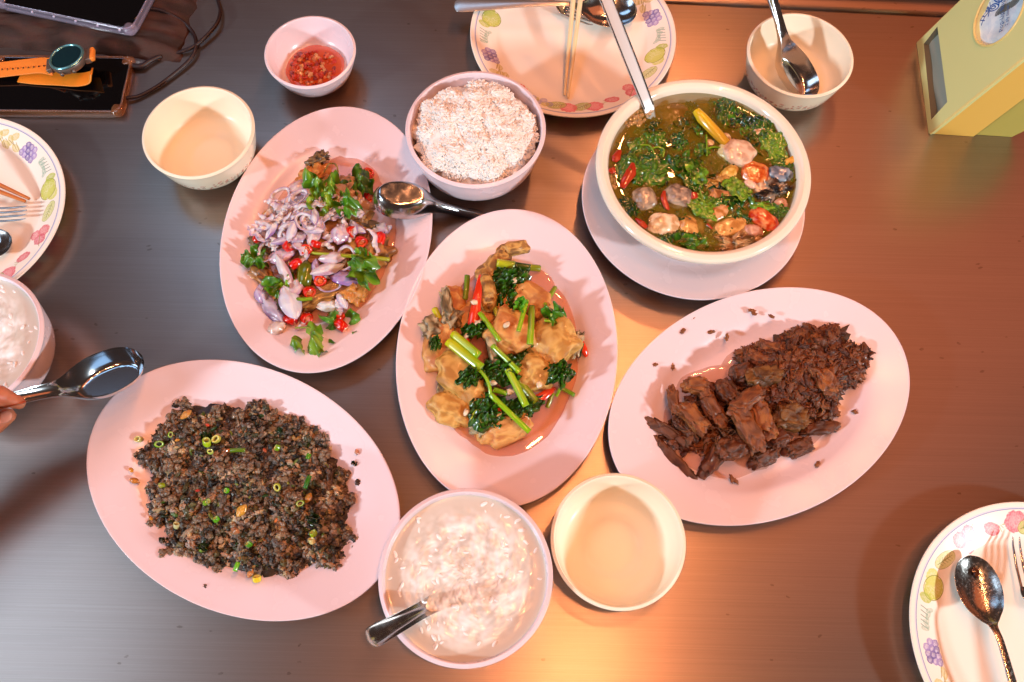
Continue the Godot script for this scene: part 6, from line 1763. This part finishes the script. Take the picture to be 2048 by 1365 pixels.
func gadgets() -> void:
	# brown cloth pouch under the upper phone
	var cloth := vmat(0.85)
	cloth.normal_enabled = true
	cloth.normal_scale = 0.6
	cloth.normal_texture = noise_tex(0.09, 71, 512, [], true, 5.0)
	cloth.uv1_triplanar = true
	cloth.uv1_scale = Vector3(12, 12, 12)
	noise.seed = 15
	noise.frequency = 1.0
	var nu := 60
	var nv := 40
	var p := PackedVector3Array()
	var pc := PackedColorArray()
	for j in nv:
		for i in nu:
			var u := i / float(nu - 1) * 2.0 - 1.0
			var v := j / float(nv - 1) * 2.0 - 1.0
			var e := pow(pow(absf(u), 10.0) + pow(absf(v), 8.0), 0.5)
			var h := 0.0185 * sqrt(maxf(0.0, 1.0 - minf(1.0, e))) + 0.0035 * noise.get_noise_2d(u * 2.0, v * 5.0) * (1.0 - minf(1.0, e)) + 0.002 * absf(noise.get_noise_2d(u * 6.0, v * 7.0))
			if j == 0 or j == nv - 1 or i == 0 or i == nu - 1:
				h = 0.0
			p.append(Vector3(u * 0.135 + 0.004 * noise.get_noise_2d(u, v * 3.0 + 9.0), h, v * 0.058 + 0.003 * noise.get_noise_2d(u * 3.0, v)))
			pc.append(lin("2c1812").lerp(lin("44281e"), clampf(0.5 + noise.get_noise_2d(u * 3.0, v * 3.0), 0.0, 1.0)))
	single("cloth_pouch", grid(p, nu, nv, "up", false, false, pc), cloth, "wrinkled dark brown cloth pouch under the upper phone", "pouch", Vector3(-0.5405, 0.0000, -0.7388), turn(deg_to_rad(-4)))
	var a := Vector3(-0.4575, 0.0300, -0.6887)
	var b := Vector3(-0.6222, 0.0300, -0.7258)
	var c := Vector3(-0.4494, 0.0300, -0.7376)
	var ph := phone(a, b - a, c - a, 0.178, 0.080, "upper black phone in a studded clear case, lying on the brown pouch", "c8bcd8", 0.22, true)
	ph.position.y -= 0.009
	a = Vector3(-0.4588, 0.0100, -0.5880)
	b = Vector3(-0.5985, 0.0100, -0.5857)
	c = Vector3(-0.4695, 0.0100, -0.6852)
	ph = phone(a, b - a, c - a, 0.165, 0.082, "lower black phone in a brownish clear case with the watch on it", "b07850", 0.30, false)
	ph.position.y = 0.0008

	# the watch
	var at := Vector3(-0.5225, 0.0300, -0.6457)
	var w := thing("wrist_watch", "round smart watch with teal rim and orange strap, on the lower phone", "watch", at, frame_from(Vector3.ZERO, Vector3(1, 0.10, -0.28), Vector3(-0.10, 1, -0.12)))
	var grey := mat("7a6a60", 0.4, 0.5)
	var teal := mat("78b0b4", 0.22, 0.7)
	var glass := mat("0c2c34", 0.05)
	part("case_body", lathe([Vector2(0, -0.006), Vector2(0.016, -0.006), Vector2(0.0195, -0.004), Vector2(0.0212, 0.0), Vector2(0.0208, 0.004), Vector2(0.0195, 0.0048), Vector2(0, 0.0046)], 56), grey, w)
	part("rim", lathe([Vector2(0.0178, 0.0050), Vector2(0.0182, 0.0062), Vector2(0.0196, 0.0064), Vector2(0.0208, 0.0052), Vector2(0.0208, 0.0042), Vector2(0.0180, 0.0042), Vector2(0.0178, 0.0050)], 56), teal, w)
	part("dial", lathe([Vector2(0, 0.0054), Vector2(0.0165, 0.0053), Vector2(0.0180, 0.0050), Vector2(0.0180, 0.0040), Vector2(0, 0.0040)], 56), glass, w)
	for s in [-1.0, 1.0]:
		part("lug", rounded_slab(0.008, 0.020, 0.007, 0.002, 0.0015), grey, w, Vector3(s * 0.0225, -0.005, 0))
		part("button", lathe([Vector2(0, 0.0), Vector2(0.0022, 0.0), Vector2(0.0022, 0.0026), Vector2(0, 0.003)], 12), grey, w, Vector3(s * 0.007, 0.0, 0.0205), Basis(Vector3.RIGHT, PI / 2))
	var orange := mat("f08a30", 0.5)
	part("strap_end", rounded_slab(0.0052, 0.0195, 0.0055, 0.0018, 0.0012), orange, w, Vector3(0.0278, -0.0035, 0))
	# strap: from the case away over the phone, and its other half folded back below
	var inv := w.transform.affine_inverse()
	var strap_path := []
	for q in [Vector3(-0.5375, 0.0255, -0.6375), Vector3(-0.5554, 0.0235, -0.6423), Vector3(-0.5777, 0.0200, -0.6425), Vector3(-0.6077, 0.0175, -0.6394), Vector3(-0.6428, 0.0160, -0.6354), Vector3(-0.6728, 0.0140, -0.6333)]:
		strap_path.append(inv * q)
	part("strap", band(spline(strap_path, 5), 0.0108, 0.0020, inv.basis * Vector3(0.05, 0, 1)), orange, w)
	var fold := []
	for q in [Vector3(-0.4971, 0.0230, -0.6364), Vector3(-0.5022, 0.0165, -0.6322), Vector3(-0.5165, 0.0140, -0.6303), Vector3(-0.5380, 0.0128, -0.6321), Vector3(-0.5651, 0.0122, -0.6334), Vector3(-0.5864, 0.0120, -0.6358)]:
		fold.append(inv * q)
	part("strap_fold", band(spline(fold, 5), 0.0092, 0.0020, inv.basis * Vector3(0.05, 0, 1)), mat("e88a20", 0.5), w)
	var hole := mat("4a2008", 0.9)
	for k in 10:
		var q := (Vector3(-0.5459, 0.0262, -0.6403)).lerp(Vector3(-0.6039, 0.0196, -0.6385), k / 9.0)
		part("strap_hole", lathe([Vector2(0, 0.0), Vector2(0.0010, 0.0), Vector2(0.0010, 0.0006), Vector2(0, 0.0007)], 10), hole, w, inv * (q + Vector3(0, 0.0002 + 0.0006 * sin(k / 9.0 * PI) * -1.0, 0)), inv.basis)

	# cables
	var rubber := mat("241414", 0.45)
	single("charging_cable", tube(spline([Vector3(-0.3833, 0.0030, -0.7820), Vector3(-0.3732, 0.0040, -0.7587), Vector3(-0.3688, 0.0060, -0.7426), Vector3(-0.3709, 0.0080, -0.7204), Vector3(-0.3903, 0.0060, -0.6925), Vector3(-0.4133, 0.0040, -0.6815), Vector3(-0.4314, 0.0030, -0.6788)], 8), [0.0023], 10), rubber, "dark cable curling outermost between the pouch and the sauce bowl", "cable")
	single("charging_cable", tube(spline([Vector3(-0.4584, 0.0200, -0.7346), Vector3(-0.4364, 0.0160, -0.7352), Vector3(-0.4137, 0.0080, -0.7277), Vector3(-0.3979, 0.0040, -0.7124), Vector3(-0.3904, 0.0060, -0.6894), Vector3(-0.3963, 0.0050, -0.6683), Vector3(-0.4223, 0.0040, -0.6366), Vector3(-0.4449, 0.0040, -0.6179), Vector3(-0.4595, 0.0060, -0.6123)], 8), [0.0023], 10), rubber, "dark cable looping from the pouch back to the lower phone's corner", "cable")
	single("charging_cable", tube(spline([Vector3(-0.4306, 0.0040, -0.6765), Vector3(-0.4419, 0.0050, -0.6678), Vector3(-0.4517, 0.0050, -0.6593), Vector3(-0.4652, 0.0060, -0.6603)], 6), [0.0026, 0.0026, 0.0026, 0.0026, 0.0026, 0.0026, 0.0027, 0.0029, 0.0031, 0.0032, 0.0032, 0.0034, 0.0036, 0.0036, 0.0036, 0.0037, 0.0037, 0.0037, 0.0037], 10), rubber, "short cable end with a thick plug at the lower phone's side", "cable")


func band(path: Array, half: float, thick: float, across: Vector3) -> ArrayMesh:
	# a flat strap along a path
	var p := PackedVector3Array()
	var n := path.size()
	for j in range(-1, n + 1):
		var k := clampi(j, 0, n - 1)
		var d: Vector3 = (path[mini(k + 1, n - 1)] - path[maxi(k - 1, 0)]).normalized()
		var side := (across - d * across.dot(d)).normalized()
		var up := side.cross(d).normalized()
		var f := 0.0 if j < 0 or j >= n else 1.0
		for q in [[-1.0, -0.5], [-1.0, 0.3], [-0.94, 0.5], [0.94, 0.5], [1.0, 0.3], [1.0, -0.5], [-1.0, -0.5]]:
			p.append(path[k] + (side * q[0] * half + up * q[1] * thick) * f)
	return grid(p, 7, n + 2, "closed", true)


# ---------------------------------------------------------------- napkin dispenser

func napkin_box() -> void:
	# own axes: x along its face away from the viewer, y up the face, z into the body
	var u := Vector3(0.0550, 0, -0.9985)
	var t := Vector3(0.2354, 0.9718, 0.0130)
	var n := u.cross(t)
	var o := thing("napkin_dispenser", "yellow plastic napkin dispenser with a round window showing the packet", "napkin dispenser", Vector3(0.483, 0.0004, -0.591), Basis(u, t, n))
	var yellow := mat("d8dc98", 0.3)  # pale face: the white lamps' light is put into this colour
	var inside := mat("6c6a58", 0.6)
	var side := mat("e2b452", 0.32)  # same plastic, with the bulbs' orange light painted in
	var shell := CSGCombiner3D.new()
	shell.name = "front_shell"
	o.add_child(shell, true)
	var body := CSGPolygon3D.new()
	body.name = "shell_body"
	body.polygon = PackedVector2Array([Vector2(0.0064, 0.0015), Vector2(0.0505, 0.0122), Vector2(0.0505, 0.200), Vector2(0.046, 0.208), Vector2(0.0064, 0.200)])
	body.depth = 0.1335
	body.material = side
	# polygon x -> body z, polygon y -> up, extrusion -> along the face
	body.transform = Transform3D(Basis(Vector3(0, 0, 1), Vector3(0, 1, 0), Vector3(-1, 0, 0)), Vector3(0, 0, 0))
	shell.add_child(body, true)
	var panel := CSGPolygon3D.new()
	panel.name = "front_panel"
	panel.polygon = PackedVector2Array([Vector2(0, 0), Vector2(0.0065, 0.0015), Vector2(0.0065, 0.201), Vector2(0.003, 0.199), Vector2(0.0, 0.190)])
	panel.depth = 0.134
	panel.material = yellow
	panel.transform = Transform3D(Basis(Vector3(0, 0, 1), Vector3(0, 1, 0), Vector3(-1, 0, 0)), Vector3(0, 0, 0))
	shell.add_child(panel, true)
	var slot := CSGPolygon3D.new()
	slot.name = "slot_cut"
	slot.operation = CSGShape3D.OPERATION_SUBTRACTION
	slot.polygon = PackedVector2Array([Vector2(0.0150, 0.0066), Vector2(0.1230, 0.0110), Vector2(0.1290, 0.0352), Vector2(0.0205, 0.0334)])
	slot.depth = 0.030
	slot.material = inside
	slot.transform = Transform3D(Basis(), Vector3(0, 0, 0.018))
	shell.add_child(slot, true)
	var port := CSGCylinder3D.new()
	port.name = "window_cut"
	port.operation = CSGShape3D.OPERATION_SUBTRACTION
	port.radius = 0.034
	port.height = 0.03
	port.sides = 48
	port.material = yellow
	port.transform = Transform3D(Basis(Vector3.RIGHT, PI / 2), Vector3(0.075, 0.1185, 0.0))
	shell.add_child(port, true)
	var cream := mat("e6d488", 0.3)
	part("window_rim", ring_tube(0.0348, 0.0016), cream, o, Vector3(0.075, 0.1185, 0.0004), Basis(Vector3.RIGHT, -PI / 2))
	part("edge_bead", tube([Vector3(0, 0.001, 0.0016), Vector3(0, 0.10, 0.0016), Vector3(0, 0.185, 0.0020)], [0.0017], 10), cream, o)
	part("edge_bead", tube([Vector3(0.134, 0.001, 0.0016), Vector3(0.134, 0.10, 0.0016), Vector3(0.134, 0.185, 0.0020)], [0.0017], 10), cream, o)
	var olive := mat("b0a24c", 0.4)
	var back := CSGPolygon3D.new()
	back.name = "back_shell"
	back.polygon = PackedVector2Array([Vector2(0.0508, 0.0123), Vector2(0.094, 0.0228), Vector2(0.110, 0.075), Vector2(0.108, 0.16), Vector2(0.095, 0.190), Vector2(0.0508, 0.196)])
	back.depth = 0.128
	back.material = olive
	back.transform = Transform3D(Basis(Vector3(0, 0, 1), Vector3(0, 1, 0), Vector3(-1, 0, 0)), Vector3(0.003, 0, 0))
	o.add_child(back, true)
	# napkin seen in the slot
	var paper := mat("9a9a8c", 0.6)
	var np := PackedVector3Array()
	for j in 8:
		for i in 20:
			var x := 0.017 + 0.110 * i / 19.0
			np.append(Vector3(x, 0.006 + 0.029 * j / 7.0, 0.0095 - 0.003 * sin(j / 7.0 * PI) + 0.0008 * sin(i * 0.5 + j)))
	part("napkin", grid(np, 20, 8, "keep"), paper, o)
	# the packet behind the window
	var print_m := mat("ffffff", 0.25)
	print_m.albedo_texture = packet_picture()
	var pp := PackedVector3Array()
	var uv := PackedVector2Array()
	for j in 25:
		for i in 25:
			var x := 0.04 + 0.07 * i / 24.0
			var y := 0.0835 + 0.07 * j / 24.0
			pp.append(Vector3(x, y, 0.0075 + 0.0022 * sin(x * 160.0) * cos(y * 110.0 + x * 60.0)))
			uv.append(Vector2(i / 24.0, 1.0 - j / 24.0))
	var packet := grid(pp, 25, 25, "keep", false, false, PackedColorArray(), uv)
	part("napkin_packet", packet, print_m, o)
	# printed words, standing on their side as in the photograph
	var ink := mat("2c5c9c", 0.4)
	words("Pop-Up Napkin", 0.0068, ink, o, Vector3(0.0545, 0.1130, 0.0046), 0.25)
	words("2 ply tissue", 0.0046, ink, o, Vector3(0.0560, 0.1210, 0.0046), 0.25)


func words(text: String, h: float, m: Material, parent: Node3D, at: Vector3, lean: float) -> void:
	var f := SystemFont.new()
	f.font_names = PackedStringArray(["Droid Sans"])
	var tm := TextMesh.new()
	tm.text = text
	tm.font = f
	tm.font_size = 16
	tm.pixel_size = h / 16.0
	tm.depth = 0.0002
	tm.horizontal_alignment = HORIZONTAL_ALIGNMENT_LEFT
	part("lettering", tm, m, parent, at, Basis(Vector3(cos(lean), sin(lean), 0), Vector3(sin(lean), -cos(lean), 0), Vector3(0, 0, -1)))


func ring_tube(r: float, w: float) -> ArrayMesh:
	var prof := []
	for k in 11:
		var a := TAU * (k % 10) / 10.0
		prof.append(Vector2(r + cos(a) * w, sin(a) * w))
	return lathe(prof, 64)


func packet_picture() -> ImageTexture:
	# pale blue plastic wrap with blue brush lettering, a grey fold and a dark blue corner
	var im := Image.create(512, 512, false, Image.FORMAT_RGB8)
	im.fill(Color("d4e4f0"))
	for k in 60:
		daub(im, Vector2(60 + (k * 83) % 420, 40 + (k * 137) % 440), 60, 16, k * 0.4, Color(["c0d4e8", "e8f0f6", "b4cce4"][k % 3]), 0.35, k)
	for k in 9:
		daub(im, Vector2(330 - k * 8, 300 - k * 22), 46, 24, -0.9, Color("5c6468"), 0.9, 200 + k)
	daub(im, Vector2(60, 60), 90, 70, 0.4, Color("2050a8"), 0.95, 9)
	var blue := Color("2454a4")
	for c in [[Vector2(420, 420), 44, 30, 0.3], [Vector2(436, 400), 22, 15, 0.3], [Vector2(400, 340), 46, 28, 1.0], [Vector2(404, 344), 22, 12, 1.0], [Vector2(440, 280), 44, 28, 0.6], [Vector2(442, 282), 20, 12, 0.6]]:
		stroke_ring(im, c[0], c[1], c[2], c[3], blue, 5.0)
	for c in [[Vector2(330, 470), Vector2(400, 380)], [Vector2(370, 480), Vector2(430, 400)], [Vector2(350, 390), Vector2(470, 360)], [Vector2(380, 300), Vector2(490, 250)], [Vector2(340, 430), Vector2(380, 470)]]:
		stroke(im, c[0], c[1], blue, 4.5)
	return ImageTexture.create_from_image(im)


# ---------------------------------------------------------------- hand

func hand_with_spoon() -> void:
	var steel := mat("c8ccd0", 0.12, 1.0)
	var a := Vector3(-0.3537, 0.0620, -0.2699)
	var b := Vector3(-0.4540, 0.0940, -0.1939)
	single("soup_spoon", chinese_spoon(0.158), steel, "flat-bottomed metal spoon held over the table by the hand", "spoon", a.lerp(b, 0.079 / a.distance_to(b)), frame_from(a, b, Vector3(-0.05, 1, -0.12)))
	# bones: from, to, radius at each end
	var tip := Vector3(-0.4360, 0.1010, -0.2088)
	var bones := [
		[Vector3(-0.5646, 0.1050, -0.1152), Vector3(-0.6231, 0.1000, -0.0459), 0.024, 0.036],
		[Vector3(-0.5226, 0.1120, -0.1593), Vector3(-0.5681, 0.1050, -0.1130), 0.026, 0.025],
		[Vector3(-0.4906, 0.1180, -0.1879), Vector3(-0.5254, 0.1120, -0.1615), 0.016, 0.022],
		[Vector3(-0.4937, 0.1120, -0.1744), Vector3(-0.5265, 0.1080, -0.1559), 0.016, 0.022],
		[Vector3(-0.5013, 0.1040, -0.1618), Vector3(-0.5291, 0.1040, -0.1481), 0.015, 0.020],
		[Vector3(-0.5108, 0.0970, -0.1501), Vector3(-0.5316, 0.1000, -0.1403), 0.013, 0.018],
		[Vector3(-0.4906, 0.1180, -0.1879), Vector3(-0.4604, 0.1240, -0.2059), 0.0100, 0.0090],
		[Vector3(-0.4604, 0.1240, -0.2059), Vector3(-0.4461, 0.1150, -0.2105), 0.0088, 0.0080],
		[Vector3(-0.4461, 0.1150, -0.2105), tip, 0.0080, 0.0066],
		[Vector3(-0.4937, 0.1120, -0.1744), Vector3(-0.4678, 0.1100, -0.1854), 0.0100, 0.0090],
		[Vector3(-0.4678, 0.1100, -0.1854), Vector3(-0.4606, 0.0940, -0.1919), 0.0088, 0.0080],
		[Vector3(-0.4606, 0.0940, -0.1919), Vector3(-0.4639, 0.0800, -0.1940), 0.0080, 0.0066],
		[Vector3(-0.5013, 0.1040, -0.1618), Vector3(-0.4814, 0.0980, -0.1669), 0.0096, 0.0086],
		[Vector3(-0.4814, 0.0980, -0.1669), Vector3(-0.4801, 0.0820, -0.1746), 0.0084, 0.0076],
		[Vector3(-0.4801, 0.0820, -0.1746), Vector3(-0.4925, 0.0700, -0.1802), 0.0076, 0.0064],
		[Vector3(-0.5108, 0.0970, -0.1501), Vector3(-0.4954, 0.0900, -0.1516), 0.0084, 0.0074],
		[Vector3(-0.4954, 0.0900, -0.1516), Vector3(-0.4960, 0.0770, -0.1591), 0.0072, 0.0066],
		[Vector3(-0.4960, 0.0770, -0.1591), Vector3(-0.5076, 0.0680, -0.1646), 0.0066, 0.0056],
		[Vector3(-0.5263, 0.1000, -0.1513), Vector3(-0.4947, 0.0860, -0.1687), 0.016, 0.0120],
		[Vector3(-0.4947, 0.0860, -0.1687), Vector3(-0.4721, 0.0860, -0.1838), 0.0112, 0.0098],
		[Vector3(-0.4721, 0.0860, -0.1838), Vector3(-0.4504, 0.0890, -0.2000), 0.0096, 0.0074]]
	var skin := vmat(0.45, 0.0, 0.25)
	var person := thing("person", "hand of a person off the picture, thumb and fingertips holding a spoon", "person", Vector3.ZERO)
	part("hand", net(bones, 0.0036, 0.006), skin, person)
	var nail := mat("d8a090", 0.25)
	part("fingernail", blob(3, 2, Vector3(0.0052, 0.0014, 0.0042), 0.03, 1.0, [Color.WHITE, Color.WHITE]), nail, person, tip + Vector3(-0.002, 0.0058, -0.001), turn(-0.15, -0.45, -0.2))
	part("fingernail", blob(3, 2, Vector3(0.0062, 0.0014, 0.0050), 0.03, 1.0, [Color.WHITE, Color.WHITE]), nail, person, Vector3(-0.4477, 0.0955, -0.1968) + Vector3(0, 0.0004, 0), turn(0.5, 0.1, 0.2))
	var sleeve := mat("2c2a34", 0.9)
	part("sleeve", tube([Vector3(-0.5986, 0.1025, -0.0747), Vector3(-0.6023, 0.1020, -0.0698), Vector3(-0.6231, 0.1000, -0.0459), Vector3(-0.6954, 0.0900, 0.0379)], [0.040, 0.0425, 0.046, 0.052], 20, 0.9), sleeve, person)


func net(bones: Array, cell: float, blend: float) -> ArrayMesh:
	# one skin over tapered bones: smooth union of capsules, meshed as surface nets
	var lo := Vector3(1e9, 1e9, 1e9)
	var hi := -lo
	for b in bones:
		for e in 2:
			var rr: float = b[2 + e] + blend * 2.0
			lo = lo.min(b[e] - Vector3.ONE * rr)
			hi = hi.max(b[e] + Vector3.ONE * rr)
	var nx := int((hi.x - lo.x) / cell) + 2
	var ny := int((hi.y - lo.y) / cell) + 2
	var nz := int((hi.z - lo.z) / cell) + 2
	var f := PackedFloat32Array()
	f.resize(nx * ny * nz)
	f.fill(1.0)
	for b in bones:
		var pa: Vector3 = b[0]
		var pb: Vector3 = b[1]
		var ra: float = b[2]
		var rb: float = b[3]
		var m := maxf(ra, rb) + blend * 2.0
		var l0 := ((pa.min(pb) - Vector3.ONE * m - lo) / cell).floor()
		var l1 := ((pa.max(pb) + Vector3.ONE * m - lo) / cell).ceil()
		var ab := pb - pa
		var ll := ab.length_squared()
		for z in range(maxi(0, int(l0.z)), mini(nz, int(l1.z) + 1)):
			for y in range(maxi(0, int(l0.y)), mini(ny, int(l1.y) + 1)):
				for x in range(maxi(0, int(l0.x)), mini(nx, int(l1.x) + 1)):
					var q := lo + Vector3(x, y, z) * cell
					var t := clampf((q - pa).dot(ab) / ll, 0.0, 1.0)
					var d := q.distance_to(pa + ab * t) - lerpf(ra, rb, t)
					var at := (z * ny + y) * nx + x
					var e := f[at]
					var h := maxf(blend - absf(e - d), 0.0) / blend
					f[at] = minf(e, d) - h * h * blend * 0.25
	var ids := {}
	var v := PackedVector3Array()
	var pc := PackedColorArray()
	var step := [1, nx, nx * ny]
	noise.seed = 33
	noise.frequency = 90.0
	for z in nz - 1:
		for y in ny - 1:
			for x in nx - 1:
				var at := (z * ny + y) * nx + x
				var inside := 0
				for k in 8:
					if f[at + (k & 1) + (k >> 1 & 1) * nx + (k >> 2) * nx * ny] < 0.0:
						inside += 1
				if inside == 0 or inside == 8:
					continue
				var sum := Vector3.ZERO
				var cnt := 0
				for k in 8:
					for ax in 3:
						if k & (1 << ax):
							continue
						var o0 := Vector3(k & 1, k >> 1 & 1, k >> 2)
						var i0 := at + (k & 1) + (k >> 1 & 1) * nx + (k >> 2) * nx * ny
						var i1: int = i0 + step[ax]
						if (f[i0] < 0.0) != (f[i1] < 0.0):
							var t := f[i0] / (f[i0] - f[i1])
							o0[ax] += t
							sum += o0
							cnt += 1
				ids[at] = v.size()
				v.append(lo + (Vector3(x, y, z) + sum / cnt) * cell)
				pc.append(lin("b4684a").lerp(lin("c47c5c"), clampf(0.5 + noise.get_noise_3dv(v[-1]), 0.0, 1.0)))
	var idx := PackedInt32Array()
	for at in ids:
		for ax in 3:
			var i1: int = at + step[ax]
			if i1 >= f.size() or (f[at] < 0.0) == (f[i1] < 0.0):
				continue
			var s1: int = step[(ax + 1) % 3]
			var s2: int = step[(ax + 2) % 3]
			if not (ids.has(at - s1) and ids.has(at - s2) and ids.has(at - s1 - s2)):
				continue
			var quad := [ids[at], ids[at - s1], ids[at - s1 - s2], ids[at - s2]]
			if f[at] < 0.0:
				idx.append_array([quad[0], quad[2], quad[1], quad[0], quad[3], quad[2]])
			else:
				idx.append_array([quad[0], quad[1], quad[2], quad[0], quad[2], quad[3]])
	return finish(v, idx, pc)
